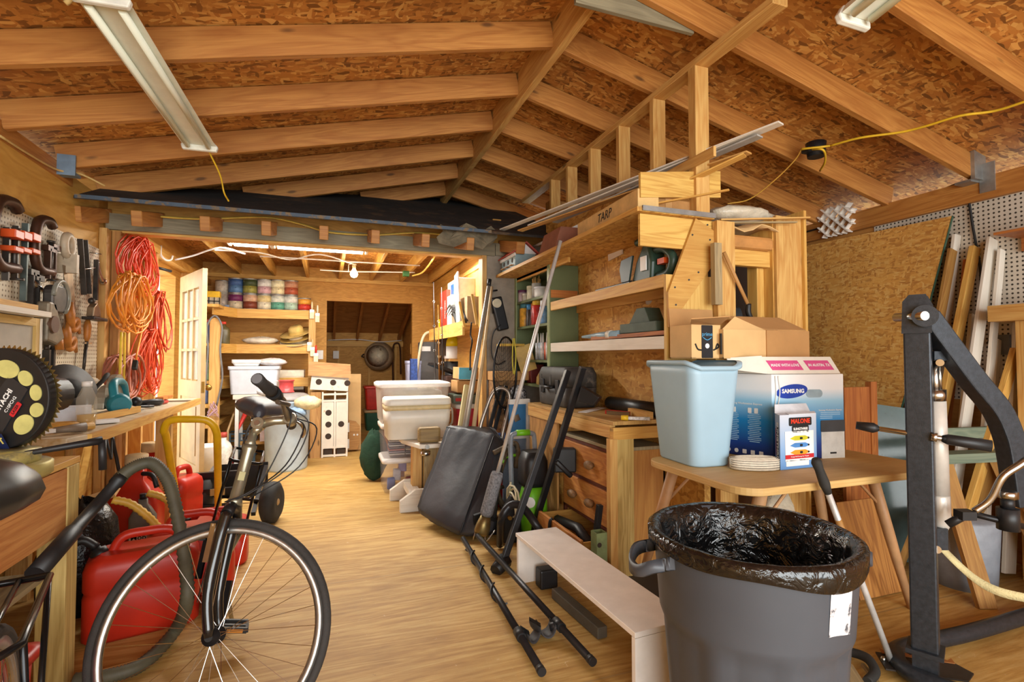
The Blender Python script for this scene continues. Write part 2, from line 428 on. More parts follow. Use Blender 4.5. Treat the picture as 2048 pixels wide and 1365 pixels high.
# old roof of the original building (dark shingles)
SHING = pm('dark_roof_felt', '#2d2926', .85, var=.35, sc=6, bump=.4, bsc=30, dirt=('#5c4630', 2.2, .56))
z0 = 2.215
mb = MB().grid([[V((XL+.02, 3.85, z0)), V((1.95, 3.85, z0))], [V((XL+.02, 6.3, z0+.42*2.45)), V((1.95, 6.3, z0+.42*2.45))]], False, (0, 0, -.02))
struct('ceiling_old_roof', mb, SHING)
one('drip_edge', MB().box(XL+.03, 1.2, 3.835, 3.85, z0-.018, z0+.006), pm('blue_grey_metal', '#4d5a68', .6, .3, dirt=('#7a6448', 20, .5)), 'blue grey drip edge along the eave of the old dark roof', 'flashing')
xs = [(145, .16), (275, .1), (411, .1), (533, .1), (648, .1), (751, .1), (851, .1), (940, .1), (1040, .12)]
for k, (px, w) in enumerate(xs):
    c = PY(px, 440, 3.95)
    one('rafter_tail', MB().bar((c.x, 3.93, 2.12), (c.x, 4.42, 2.235), w*.62, .1), RAFT, 'sawn end of an old roof rafter above the opening, %s from the left' % ORD[k], 'rafter tail', 'old rafter tails over the opening', bevel=.004, seg=1)
# header beam and opening frame
GREYB = ply('grey_fascia', '#7b6f60', '#a09280', (.5, 1, 5))
one('header_board', MB().box(-1.49, 1.40, YP-.03, YP, 2.13, 2.245), GREYB, 'long grey weathered header board over the opening to the back room', 'beam')
one('header_board', MB().box(-1.49, 1.40, YP, YP+.1, 2.115, 2.15), PINE, 'pine underside plank behind the grey header board', 'beam')
one('header_board', MB().box(1.405, 1.66, YP-.03, YP, 2.135, 2.24), GREYB, 'short grey header piece right of the opening beside the birdhouse', 'beam')
struct('wall_gable', MB().box(XL, 1.95, YP+.03, YP+.1, 2.25, 2.41), PLYW)
one('door_post', MB().box(XL+.002, XL+.045, YP-.11, YP+.03, .0, 2.12), STUDM, 'left wooden post of the opening, beside the pegboard', 'post')
one('door_post', MB().box(XL+.05, XL+.1, YP-.03, YP+.09, 0, 2.12), wood('stud_dark', '#96602c', '#c28a4c'), 'orange stud at left of the opening next to the hanging cords', 'post')
one('door_post', MB().box(1.285, 1.325, YP-.02, YP+.1, 0, 2.13), STUDM, 'pale pine post at the right side of the opening', 'post')
CONC = pm('concrete_board', '#8f8375', .85, var=.18, sc=7, bump=.2, bsc=40)
struct('wall_concrete_panel', MB().box(1.33, 1.95, YP-.01, YP+.1, 0, 2.25), CONC)
# stud partition with OSB
one('top_plate', MB().box(1.772, 1.857, 1.65, 4.68, 2.735, 2.772), STUDM, 'long horizontal plate at the top of the open stud wall', 'beam', bevel=.003, seg=1)
for k, y in enumerate((2.165, 2.53, 2.905, 3.29, 3.666, 3.986)):
    one('stud', MB().box(1.772, 1.857, y-.02, y+.02 + (.02 if k == 0 else 0), 1.958, 2.735), STUDM, 'vertical stud of the open partition, %s from the front' % ORD[k], 'stud', 'studs of the open partition', bevel=.003, seg=1)
one('middle_plate', MB().box(1.755, 1.771, 2.0, 4.05, 2.2, 2.25), STUDM, 'horizontal rail crossing the studs above the top shelf', 'beam')
mb = MB().box(1.845, 1.884, 2.2, YP-.02, 0, 1.935)
struct('wall_partition', mb, OSBW)
one('osb_panel', MB().prism([(2.95, 1.96), (4.03, 1.96), (4.03, 2.46), (2.95, 2.26)], (1.75, 0, 0), (0, 1, 0), (0, 0, 1), (.02, 0, 0)), OSBW, 'scrap of strand board with a sloping top nailed to the studs above the shelf', 'board')
# pegboards
one('pegboard', MB().box(XL+.001, XL+.012, 2.2, 4.27, .95, 1.965), pegboard('cream_pegboard', '#d8cbb0', '#7a6648', (1, 2), .0254, .2), 'cream pegboard with hanging saws and clamps on the left wall', 'pegboard')
one('pegboard', MB().box(XR-.008, XR+.0, .4, 2.7, .95, 2.29), pegboard('white_pegboard', '#cfc6b6', '#3b342c', (1, 2), .0254*1.05, .2), 'white pegboard on the right wall behind the leaning trim boards', 'pegboard')
# far room
struct('wall_back', MB().box(XL, -.02, YF, YF+.1, 0, 2.45).box(1.13, 1.55, YF, YF+.1, 0, 2.45).box(-.02, 1.13, YF, YF+.1, 1.99, 2.45), PLYW)
struct('wall_right_far_room', MB().box(1.42, 1.5, YP+.1, YF, 0, 2.5), PLYW)
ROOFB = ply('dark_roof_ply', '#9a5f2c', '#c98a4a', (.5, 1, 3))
struct('ceiling_far_room', MB().box(XL-.1, 1.5, YP+.1, YF+.1, 2.43, 2.45), OSBR)
struct('wall_alcove_back', MB().box(-.1, 1.4, 9.9, 10.0, 0, 1.72), PLYW)
struct('wall_alcove_left', MB().box(-.1, -.03, YF+.1, 9.9, 0, 2.5), PLYW)
struct('wall_alcove_right', MB().box(1.33, 1.4, YF+.1, 9.9, 0, 2.5), PLYW)
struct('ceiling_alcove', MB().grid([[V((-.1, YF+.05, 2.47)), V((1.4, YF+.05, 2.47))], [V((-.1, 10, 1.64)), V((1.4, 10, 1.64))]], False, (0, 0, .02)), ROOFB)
for k, x in enumerate((.1, .5, .9, 1.25)):
    one('alcove_rafter', MB().bar((x, YF+.12, 2.35), (x, 9.9, 1.56), .04, .09), RAFT, 'sloping rafter in the low alcove beyond the back wall, %s from the left' % ORD[k], 'rafter', 'alcove rafters')
one('alcove_rail', MB().box(-.03, 1.33, 9.83, 9.9, 1.42, 1.52), PINE, 'horizontal pine rail across the back of the alcove behind the pan', 'beam')
for k, x in enumerate((.18, .72, 1.2)):
    one('alcove_stud', MB().box(x-.02, x+.02, 9.86, 9.9, 0, 1.42), PINE, 'short stud on the alcove back wall under the rail, %s from the left' % ORD[k], 'stud', 'alcove studs')
jx = [-1.08+.408*k for k in range(7)]
for k, x in enumerate(jx):
    one('ceiling_joist', MB().box(x-.019, x+.019, YP+.1, YF, 2.285, 2.43), PINE, 'ceiling joist of the back room, %s from the left' % ORD[k], 'joist', 'back room ceiling joists', bevel=.003, seg=1)
one('sill_plate', MB().box(XL, 1.42, YF-.05, YF, 2.24, 2.29), PINE, 'pine plate along the top of the back wall', 'beam')
one('sill_plate', MB().box(XL, XL+.1, YP+.1, YF, 2.13, 2.2), PINE, 'pine plate along the top of the left wall in the back room', 'beam')
for k, y in enumerate((4.62, 4.95, 5.26, 6.4, 6.8)):
    one('stud', MB().box(XL, XL+.09, y-.02, y+.02, 0, 2.13), STUDM if k == 2 else STUDM, 'exposed stud on the left wall of the back room, %s from the front' % ORD[k], 'stud', 'studs of the left back room wall', bevel=.003, seg=1)
# ================================================================ LEFT WALL AND BENCHES
def RY(x0, y0, x1, y1, Y):
    xm, ym = (x0+x1)/2, (y0+y1)/2
    return PY(x0, ym, Y).x, PY(x1, ym, Y).x, PY(xm, y1, Y).z, PY(xm, y0, Y).z
def boxY(x0, y0, x1, y1, Y, d):
    a, b, c, e = RY(x0, y0, x1, y1, Y); return MB().box(a, b, Y, Y+d, c, e)
# main bench
t = thing('workbench', 'long pale-topped workbench along the left wall under the pegboard', 'workbench', (-1.2, 3.5, 0))
part('bench_top', MB().prism([(-1.488, 2.5), (-.96, 2.5), (-.93, 2.6), (-.945, 4.28), (-1.488, 4.28)], (0, 0, .862), (1, 0, 0), (0, 1, 0), (0, 0, .04)), pm('worn_white_top', '#cfc0a4', .5, var=.12, sc=5, dirt=('#a88a5c', 3, .55)), t, bevel=.004)
part('edge_strip', MB().bar((-.925, 2.6, .88), (-.94, 4.62, .88), .02, .045), PINE, t)
part('bench_extension', MB().prism([(-1.395, 4.44), (-.95, 4.44), (-.955, 4.62), (-1.395, 4.62)], (0, 0, .862), (1, 0, 0), (0, 1, 0), (0, 0, .04)), pm('worn_white_top', '#cfc0a4'), t)
for x, y in ((-1.02, 4.02), (-1.45, 3.3)): part('leg', MB().box(x-.045, x+.045, y-.02, y+.02, 0, .862), STUDM, t)
part('rear_rail', MB().box(-1.488, -1.45, 2.6, 4.2, .78, .862), STUDM, t)
# framing below the bench
for k, y in enumerate((2.75, 3.1, 3.5, 3.9)):
    one('stud', MB().box(-1.496, -1.46, y-.02, y+.02, 0.02, .77), STUDM, 'stud on the left wall below the workbench, %s from the front' % ORD[k], 'stud', 'studs under the workbench')
# saw bench
t = thing('saw_bench', 'heavy lumber bench carrying the mitre saw at the left edge', 'workbench', (-1.2, 1.8, 0))
part('bench_top', MB().box(-1.49, -.9, .9, 2.46, .815, .84), PINE, t, bevel=.003)
part('apron', MB().box(-.93, -.905, .9, 2.37, .58, .81), wood('orange_ply_apron', '#b06a34', '#d8995c', knots=False), t, 'orange plywood apron')
for y in (2.41, 1.0): part('leg', MB().box(-.99, -.9, y-.045, y+.045, 0, .815), wood('treated_post', '#a58448', '#d2b277', streak=.8), t, bevel=.004)
part('lower_shelf', MB().box(-1.49, -.95, .95, 2.36, .42, .44), OLDW, t)
# mitre saw
sc_ = PY(8, 797, 2.12)
t = thing('mitre_saw', 'black and yellow mitre saw on the lumber bench at the left edge', 'mitre saw', (sc_.x, 2.12, .842))
nv = V((-CF.x, -CF.y, 0)).normalized(); ex = V((0, 0, 1)).cross(nv).normalized()   # blade plane faces the camera aisle
YGL = pm('yellow_lens', '#c9c47a', .25, var=.15, spec=.6)
def ring_pts(r, k, a0=0, a1=360): return [(r*math.cos(R(a0+(a1-a0)*i/k)), r*math.sin(R(a0+(a1-a0)*i/k))) for i in range(k+1)]
teeth = []
for i in range(60):
    a = R(6*i); teeth += [(.158*math.cos(a), .158*math.sin(a)), (.172*math.cos(a+.03), .172*math.sin(a+.03))]
part('saw_blade', MB().prism(teeth, sc_-nv*.02, ex, Z, nv*.003), pm('brass_blade', '#b79a5c', .35, .9), t)
part('blade_guard', MB().prism(ring_pts(.162, 48)[:-1], sc_-nv*.012, ex, Z, nv*.03), BLK, t, bevel=.004)
for a, rr, w, h, tw in ((74, .098, .062, .085, 0), (37, .108, .046, .058, 0), (9, .122, .04, .056, 0), (-16, .130, .046, .05, 0), (-44, .118, .062, .075, 0), (118, .1, .06, .08, 0), (160, .115, .045, .06, 0), (205, .115, .045, .06, 0)):
    c = sc_ + ex*(rr*math.cos(R(a))) + Z*(rr*math.sin(R(a))); e1 = ex*math.cos(R(a)) + Z*math.sin(R(a)); e2 = nv.cross(e1)
    part('guard_window', MB().prism([(x, y) for x, y in [(w*.46*math.cos(R(q)), h*.46*math.sin(R(q))) for q in range(0, 360, 12)]], c+nv*.0185, e1, e2, nv*.003), YGL, t, 'yellow window of the guard')
rd = ex*math.cos(R(58)) + Z*math.sin(R(58)); ru = nv.cross(rd)
part('name_plate', MB().prism([(-.085, -.062), (.07, -.055), (.075, .02), (-.1, .03)], sc_+nv*.0185+ex*.012, rd, ru, nv*.003), pm('charcoal', '#2a2a2c', .5), t)
LW = pm('print_white', '#e9e9e6', .5, var=.02); LR = pm('print_red', '#c1272d', .5, var=.02); LB = pm('print_black', '#1a1a1a', .6, var=.02); LN = pm('print_blue', '#1f4fb0', .5, var=.02)
lettering('HITACHI', .0225, sc_+nv*.0225+ex*.02-Z*.008, rd, ru, LW, t, bold=.0006)
lettering('C10FCH2', .0145, sc_+nv*.0225+ex*.043-Z*.018, rd, ru, LW, t)
part('laser_plate', MB().prism(rrect(.05, .017, .004), sc_+nv*.0222+ex*.06-Z*.034, rd, ru, nv*.001), LR, t)
lettering('LASER', .0125, sc_+nv*.024+ex*.06-Z*.034, rd, ru, LB, t)
tb = V((sc_.x+.01, 2.03, 0))
ALU = pm('dusty_aluminium', '#8d8768', .5, .5, var=.2, dirt=('#b5a868', 9, .5))
part('turntable', MB().lathe([(.14, 0), (.15, .01), (.15, .045), (.142, .05), (.001, .05)], tb+Z*.845, n=40), ALU, t)
part('base', MB().box(tb.x-.24, tb.x+.02, 1.92, 2.2, .845, .90), ALU, t, bevel=.01)
part('fence', MB().lathe([(.12, 0), (.12, .035), (.001, .035)], tb+Z*.896, n=40), ALU, t)
part('motor', MB().cyl(sc_-nv*.05, sc_-nv*.2, .07, .06, 20), BLK, t)
part('pivot_arm', MB().bar(sc_-nv*.06-ex*.05, (tb.x-.1, 2.2, .93), .06, .05), BLKM, t)
part('vice_handle', MB().tube([(tb.x+.1, 2.0, .925), (tb.x+.22, 2.1, .935), (tb.x+.255, 2.12, .94)], [.008, .012, .014], 10).tube([(tb.x+.255, 2.12, .94), (tb.x+.258, 2.122, .84)], .012, 10), BLK, t)
lb = sc_ + V((.02, -.12, -.14))
part('spec_label', MB().prism([(-.03, -.022), (.033, -.03), (.03, .03), (-.03, .03)], sc_+nv*.03-Z*.138+ex*.01, ex, Z+nv*.5, nv*.004), pm('navy', '#1d2a55', .5), t)
lettering('40T', .03, sc_+nv*.037-Z*.135+ex*.018, ex+Z*.2, Z+nv*.5-ex*.2, pm('print_yellow', '#e3cf6b', .5), t, bold=.001)
# sash and board
t = thing('window_sash', 'wood-framed glass sash standing on the bench behind the mitre saw', 'window sash', (-1.42, 3.0, .9))
XS = -1.40; y1 = PX(80, 740, XS).y; zt = 1.42
FRM = wood('sash_wood', '#b58a4a', '#ddb878', knots=False)
part('stile', MB().box(XS-.03, XS, y1-.05, y1, .903, zt), FRM, t); part('stile', MB().box(XS-.03, XS, 2.6, 2.65, .903, zt), FRM, t)
part('rail', MB().box(XS-.03, XS, 2.65, y1-.05, zt-.04, zt), FRM, t); part('rail', MB().box(XS-.03, XS, 2.65, y1-.05, .903, .95), FRM, t)
part('stop_strip', MB().box(XS, XS+.006, y1-.012, y1, .903, zt), WHITEW, t)
part('pane', MB().box(XS-.018, XS-.013, 2.65, y1-.05, .95, zt-.04), pm('dusty_glass', '#cfc8bb', .3, var=.1, sc=3, alpha=.75), t)
t = thing('trim_board', 'white edged board lying flat on top of the glass sash', 'board', (-1.38, 3.0, 1.43))
part('plank', MB().box(-1.45, -1.33, 2.5, 3.26, zt+.004, zt+.03), WHITEW, t)
part('top_strip', MB().box(-1.45, -1.36, 2.5, 3.2, zt+.03, zt+.06), PINE, t)
# --- tools on the pegboard
XW = -1.487
def wl(px, py, d=.03): return PX(px, py, XW+d)
GY, GX = V((0, 1, 0)), V((1, 0, 0))
CLB = pm('clamp_brown', '#4d3326', .45, .5, var=.25); ORG = pm('clamp_orange', '#d4511c', .4)
def cclamp(px, py, h, label, big=1.):
    c = wl(px, py); t = thing('c_clamp', label, 'clamp', c, 'clamps on the pegboard')
    w = h*.62
    part('frame', MB().tube(bez([c+GY*w*.5+Z*h*.42, c+GY*w*.25+Z*h*.5, c-GY*w*.3+Z*h*.42, c-GY*w*.5+Z*h*.12, c-GY*w*.5-Z*h*.2, c-GY*w*.25-Z*h*.46, c+GY*w*.5-Z*h*.46], 5), h*.085, 8), CLB, t)
    part('screw', MB().cyl(c+GY*w*.42+Z*h*.1, c+GY*w*.42-Z*h*.62, h*.04, n=8).cyl(c+GY*w*.42-Z*h*.62+GX*.04, c+GY*w*.42-Z*h*.62-GX*.015, h*.02, n=6), STEELD, t)
    part('jaw_pad', MB().cyl(c+GY*w*.42+Z*h*.1, c+GY*w*.42+Z*h*.14, h*.07, n=10), STEELD, t)
cclamp(10, 468, .33, 'large brown C-clamp at the left end of the pegboard')
cclamp(88, 491, .29, 'brown C-clamp hanging left of the white handled saw')
for i, (px, y0, y1_, lab) in enumerate(((14, 455, 562, 'bar clamp with orange jaws nearest the left edge'), (32, 452, 561, 'middle bar clamp with orange jaws, right of the large C-clamp'), (51, 447, 603, 'long grey bar clamp with orange jaws, third from the left'))):
    c = wl(px, y0); e = wl(px, y1_); e.y = c.y
    t = thing('bar_clamp', lab, 'clamp', c, 'bar clamps with orange jaws')
    part('bar', MB().bar(c, e, .012, .026, GX), STEELD if i < 2 else pm('blue_steel_bar', '#59625f', .5, .6), t)
    z = wl(px, 468+i*3).z; part('sliding_jaw', MB().box(c.x-.01, c.x+.05, c.y-.035, c.y+.04, z-.02, z+.02), ORG, t, 'orange sliding jaw', .004)
    part('fixed_jaw', MB().box(c.x-.01, c.x+.05, c.y-.035, c.y+.04, z-.085, z-.06), ORG, t, 'orange fixed jaw', .004)
for i, (px, y0, y1_, lab) in enumerate(((96, 497, 558, 'short brown bar clamp below the second C-clamp'), (107, 495, 558, 'short brown bar clamp right beside its twin below the second C-clamp'), (62, 545, 612, 'small bar clamp with swivel screw under the brown bars'), (73, 556, 612, 'narrow dark bar clamp next to the swivel screw clamp'))):
    c = wl(px, y0); e = wl(px, y1_); e.y = c.y
    t = thing('bar_clamp', lab, 'clamp', c, 'small bar clamps')
    part('bar', MB().bar(c, e, .012, .03, GX), CLB if i < 2 else STEELD, t)
    part('jaw', MB().bar(c+GY*-.03, c+GY*.05, .03, .03), CLB if i < 2 else STEELD, t)
    if i == 2: part('screw', MB().cyl(c+GY*.0-Z*.05, c+GY*.16-Z*.09, .018, .012, 10), CHR, t)
SAWB = pm('saw_steel', '#8f7b62', .4, .7, var=.25); HND = pm('saw_handle', '#b5702c', .5, var=.2); HWH = pm('pale_handle', '#b9a68c', .5, var=.15)
# white handled saw (handle up)
c = wl(136, 492, .05); e = wl(150, 622, .05)
t = thing('handsaw', 'handsaw with a pale round handle at the top, blade hanging down', 'saw', c)
part('handle', MB().tube([c+GY*.045*math.cos(a)+Z*.06*math.sin(a) for a in [2*PI*i/20 for i in range(20)]], .022, 8, loop=True).bar(c-Z*.05, c-Z*.16, .03, .1, GX), HWH, t)
part('blade', MB().prism([(-.05, 0), (.06, 0), (.115, -.40), (.085, -.42)], c-Z*.12-GX*.005, GY, Z, GX*.003), SAWB, t)
for k, (px, py, lab, up) in enumerate(((149, 650, 'brown handled handsaw, upper of two hanging with the grip down', .42), (142, 688, 'brown handled handsaw, lower of two hanging with the grip down', .52))):
    c = wl(px, py, .05-.012*k)
    t = thing('handsaw', lab, 'saw', c, 'handsaws with brown grips')
    part('handle', MB().tube([c+GY*.04*math.cos(a)+Z*.03*math.sin(a)+Z*.012*math.cos(a) for a in [2*PI*i/20 for i in range(20)]], .018, 8, loop=True).tube([c-GY*.04-Z*.02, c-GY*.065+Z*.06, c-GY*.05+Z*.13], [.02, .028, .012], 8).tube([c+GY*.04, c+GY*.07-Z*.05], [.017, .009], 8), HND, t)
    part('blade', MB().prism([(-.075, .02), (.02, .08), (-.07, up), (-.12, up)], c-GX*.004, GY, Z, GX*.003), SAWB, t)
# strips, square, planes and others
for px, py, px2, py2, lab in ((160, 478, 168, 590, 'flat steel strip hanging right of the white handled saw'), (170, 480, 178, 588, 'second flat steel strip, right beside its twin')):
    a, b = wl(px, py, .02), wl(px2, py2, .03); one('steel_strip', MB().bar(a, b, .005, .03, GX), STEELD, lab, 'strip', 'steel strips')
a = wl(193, 520, .03)
t = thing('bit_brace', 'small steel tool with a crank hanging at the right of the pegboard', 'tool', a)
part('shank', MB().bar(a, a-Z*.27, .02, .025, GX), STEELD, t); part('lever', MB().tube(bez([a+Z*.0, a+GY*.05-Z*.09, a+GY*.11-Z*.13], 4), .013, 8).sph(a+GY*.12-Z*.13, .022, 8), CHR, t)
for px, py, px2, py2, lab in ((178, 505, 203, 509, 'bare wire peg hook near the top right of the pegboard'), (148, 541, 190, 536, 'long wire peg hook beside the steel strips'), (105, 555, 125, 562, 'wire peg hook beneath the short brown clamps')):
    one('peg_hook', MB().tube([wl(px, py, -.005), wl(px2, py2, .06)], .004, 6), CHR, lab, 'hook', 'wire peg hooks')
c = wl(180, 625, .05)
t = thing('hand_plane', 'old metal router plane hanging below the steel strips', 'plane', c)
part('sole', MB().box(c.x-.02, c.x+.05, c.y-.07, c.y+.14, c.z-.05, c.z-.03), STEELD, t, bevel=.004)
part('frog', MB().prism([(-.06, -.03), (.06, -.03), (.05, .02), (0, .06), (-.05, .03)], c, GY, Z, GX*.04), SAWB, t, bevel=.006); part('knob', MB().sph(c+GY*.02+Z*.075, .022, 8), STEELD, t)
c = wl(175, 665, .04)
t = thing('screwdriver', 'screwdriver with a brown wooden grip hanging right of the saws', 'screwdriver', c)
part('grip', MB().tube([c+Z*.08, c+Z*.04, c-Z*.03-GY*.005, c-Z*.06-GY*.01], [.012, .022, .018, .01], 10), HND, t)
part('blade', MB().cyl(c-Z*.06-GY*.01, c-Z*.28-GY*.05, .011, .008, 8), STEELD, t)
part('ferrule', MB().bar(c-Z*.07-GY*.05, c-Z*.07+GY*.05, .012, .012), CHR, t)
c = wl(100, 595, .06)
t = thing('router_tool', 'dusty metal router with a round clear guard hanging on the pegboard', 'power tool', c)
part('body', MB().prism(rrect(.17, .15, .05), c-Z*.01, GY, Z, GX*.05), STEELD, t, bevel=.01); part('guard', MB().tube([c+GY*.085*math.cos(a)+Z*.09*math.sin(a)+GX*.05 for a in [R(-60+14*i) for i in range(18)]], .012, 8), pm('smoked_plastic', '#8d8a7c', .3, var=.1, alpha=.7), t)
part('base_plate', MB().bar(c+GY*.1+Z*.05, c+GY*.05-Z*.15, .01, .02), CHR, t)
c = wl(88, 650, .05)
t = thing('sander', 'worn grey belt sander with a round opening hanging beneath the router', 'power tool', c)
part('body', MB().prism([(-.09, .12), (-.02, .12), (.05, 0), (.09, -.07), (.0, -.11), (-.1, -.09)], c, GY, Z, GX*.06), pm('worn_grey_metal', '#776a58', .5, .4, var=.3), t, bevel=.012)
part('drum', MB().cyl(c-GY*.05-GX*.01, c-GY*.05+GX*.07, .045, n=16), pm('brown_drum', '#5a3a24', .6), t)
one('tool_grip', MB().tube([wl(117, 672, .04), wl(117, 700, .04)], [.02, .026], 10), HND, 'round wooden tool grip poking out left of the saws', 'handle')
c = wl(98, 700, .02)
t = thing('framing_tool', 'dark steel tongs hanging upside down low on the pegboard', 'tool', c)
for dy in (-.022, .03): part('arm', MB().bar(c+GY*dy, c+GY*dy-Z*.2, .02, .03, GX), STEELD, t)
part('hinge', MB().tube([c+GY*(.004+.03*math.cos(a))+Z*.03*math.sin(a) for a in [PI*i/8 for i in range(9)]], .014, 8), STEELD, t)
# --- things on the bench
BZ = .9035
c = PZ(172, 856, BZ)
t = thing('bottle', 'clear bottle of yellow liquid standing on the front of the workbench', 'bottle', c)
part('body', MB().lathe([(.03, 0), (.036, .006), (.036, .03), (.038, .04), (.038, .12), (.036, .135), (.02, .175), (.017, .18), (.017, .19)], c, n=20), pm('clear_plastic', '#d9d2c0', .08, var=.04, alpha=.2), t)
part('liquid', MB().lathe([(.026, .008), (.033, .012), (.034, .06), (.001, .06)], c, n=16), pm('amber_liquid', '#d7a948', .1, var=.1, alpha=.75), t)
part('cap', MB().lathe([(.019, .186), (.019, .208), (.001, .209)], c, n=16), WHT, t)
TEAL = pm('teal_plastic', '#1d7480', .4, var=.12)
c = PZ(245, 828, BZ)+V((-.02, .02, 0))
t = thing('circular_saw', 'teal circular saw resting on the workbench beside the bottle', 'circular saw', c)
part('motor', MB().tube([c+V((.05, -.14, .055)), c+V((.03, -.1, .06)), c+V((-.02, .0, .065))], [.045, .058, .055], 16), TEAL, t)
part('handle', MB().tube(bez([c+V((.01, -.11, .09)), c+V((-.01, -.07, .16)), c+V((-.02, -.0, .18)), c+V((-.02, .1, .165)), c+V((-.03, .18, .08))], 5), .022, 10), TEAL, t)
part('gear_case', MB().prism([(.13*math.cos(R(q)), .13*math.sin(R(q))) for q in range(0, 181, 15)], c+V((-.1, .06, .03)), GY, Z, GX*.05), pm('grey_guard', '#a49a88', .45, .5), t, bevel=.006)
part('blade_guard', MB().prism([(.11*math.cos(R(q)), .11*math.sin(R(q))) for q in range(0, 360, 20)], c+V((-.055, .06, .11)), GY, Z, GX*.03), pm('grey_guard', '#a49a88'), t)
part('shoe', MB().box(c.x-.12, c.x+.06, c.y-.14, c.y+.2, c.z, c.z+.006), GALV, t)
part('front_knob', MB().sph(c+V((.02, .2, .05)), (.03, .04, .03), 10), BLK, t)
part('power_cord', MB().tube(bez([c+V((.03, .2, .02)), c+V((.08, .3, .012)), c+V((.02, .4, .012)), c+V((.07, .5, .012))], 6), .008, 6), BLK, t)
c = V((-1.36, 3.55, BZ))
t = thing('grinder_disc', 'black sanding disc with a rubber hub leaning at the back of the bench', 'sanding disc', c)
q = V((.8, -.55, .35)).normalized()
part('disc', MB().lathe([(.001, 0), (.14, 0), (.145, .008), (.05, .012), (.001, .012)], c+Z*.14, q, 32), pm('dark_disc', '#3b332c', .6, var=.2), t)
part('hub', MB().lathe([(.06, .01), (.05, .03), (.035, .05), (.001, .055)], c+Z*.14, q, 20), RUB, t)
c = V((-1.38, 3.85, BZ))
t = thing('ear_defenders', 'cream cap and black strap lying behind the bottle at the wall', 'ear defenders', c)
part('shell', MB().sph(c+Z*.099, (.09, .09, .1), 14), pm('cream_shell', '#cdbb9c', .5), t)
part('strap', MB().tube(bez([c+V((.06, -.1, .12)), c+V((.1, -.02, .2)), c+V((.06, .08, .2)), c+V((0, .12, .1))], 5), .012, 8), RUB, t)
a = PZ(135, 858, BZ)
one('carton', MB().obox(a+V((-.08, .17, .045)), (1, .35, 0), (-.35, 1, 0), Z, .2, .12, .08), pm('white_carton', '#c8cdd6', .6), 'white and grey cardboard carton lying behind the bottle', 'box', bevel=.002)
a = PZ(125, 862, BZ)
t = thing('wax_ring', 'yellow sponge scrap lying in front of the white carton', 'sponge', a)
part('ring', MB().tube([a+V((.045*math.cos(q), .035*math.sin(q), .02)) for q in [2*PI*i/14 for i in range(14)]], .017, 8, loop=True), pm('wax_yellow', '#d3a24e', .6, bump=.4), t)
a = PZ(158, 864, BZ)
one('sponge', MB().tube([a+V((-.02, -.02, .012)), a+V((.03, .05, .018))], [.012, .018], 8), pm('wax_yellow', '#d3a24e'), 'small yellow wedge lying against the bottle', 'wedge')
a = PZ(205, 848, BZ)
one('trim_scrap', MB().obox(a+V((.0, .0, .011)), (.75, .6, 0), (-.6, .75, 0), Z, .12, .06, .018), WHT, 'flat white plastic scrap right of the bottle', 'scrap', bevel=.004)
a = PZ(225, 838, BZ)
one('wood_strip', MB().obox(a+V((.0, .06, .02)), (.1, 1, 0), (1, -.1, 0), Z, .5, .02, .035), PINE, 'thin wood strip beneath the circular saw edge', 'strip')
a = PZ(95, 875, BZ)
t = thing('paint_brush', 'small brush with a grey grip lying at the bench end', 'brush', a)
part('grip', MB().tube([a+V((.0, .05, .02)), a+V((.08, .12, .022))], [.012, .02], 8), pm('taupe_plastic', '#7d6f5f', .5), t); part('bristles', MB().bar(a+V((-.05, .0, .018)), a+V((0, .05, .02)), .03, .015), WHT, t)
c = PZ(330, 806, BZ)
t = thing('pliers', 'red handled pliers lying at the far end of the workbench', 'pliers', c)
for s in (-1, 1): part('handle', MB().tube(bez([c+V((0, 0, .012)), c+V((s*.03, -.07, .012)), c+V((s*.02, -.16, .012))], 4), .01, 8), REDP, t)
part('jaw', MB().tube([c+V((0, 0, .012)), c+V((0, .06, .012))], [.014, .005], 8), STEELD, t)
c = PZ(310, 812, BZ)
one('spring_clamp', MB().tube(bez([c+V((-.08, -.1, .02)), c+V((0, -.03, .03)), c+V((.02, .05, .022)), c+V((-.04, .12, .02))], 4), .018, 8), BLK, 'black spring clamp lying beside the red pliers', 'clamp')
c = PZ(352, 800, BZ); 
one('wood_offcut', MB().obox(c+V((-.1, .1, .012)), (0, 1, 0), (1, 0, 0), Z, .25, .05, .02), HND, 'brown wooden offcut at the back corner of the bench end', 'offcut')
# --- cords on the studs of the back room
def coil(name, px0, py0, px1, py1, X, turns, r, col, label, cat='cord', tail=None, group='cords hanging on the studs', sd=1, top=.3):
    rn = random.Random(sd); a = PX((px0+px1)/2, py0, X); b = PX((px0+px1)/2, py1, X)
    w = abs(PX(px1, (py0+py1)/2, X).y - PX(px0, (py0+py1)/2, X).y); h = a.z-b.z
    pts = []
    for k in range(turns):
        hw = w*.5*rn.uniform(.25, .95); hh = h*rn.uniform(.78, 1.0); yo = rn.uniform(-.25, .25)*w; xo = rn.uniform(-.035, .05); zo = rn.uniform(-.035, .01)
        for i in range(14):
            q = 2*PI*(i + rn.uniform(-.1, .1))/14
            f = top+(1-top)*math.sin((1-math.cos(q))/2*PI*.75)
            pts.append(a + V((xo + .03*math.sin(q+k), hw*math.sin(q)*f + yo*(.6+.4*(1-math.cos(q))/2), -hh*(1-math.cos(q))/2+zo)))
    return one(name, MB().tube(pts, r, 6), pm(name+'_'+col[1:], col, .45, var=.12), label, cat, group)
coil('extension_cord', 240, 474, 314, 590, -1.36, 22, .0055, '#d8401c', 'red orange extension cord, topmost coil hanging in the opening', sd=3)
coil('extension_cord', 224, 546, 290, 660, -1.3, 17, .0062, '#e08a28', 'yellow orange extension cord hanging in a loose loop in front', sd=5)
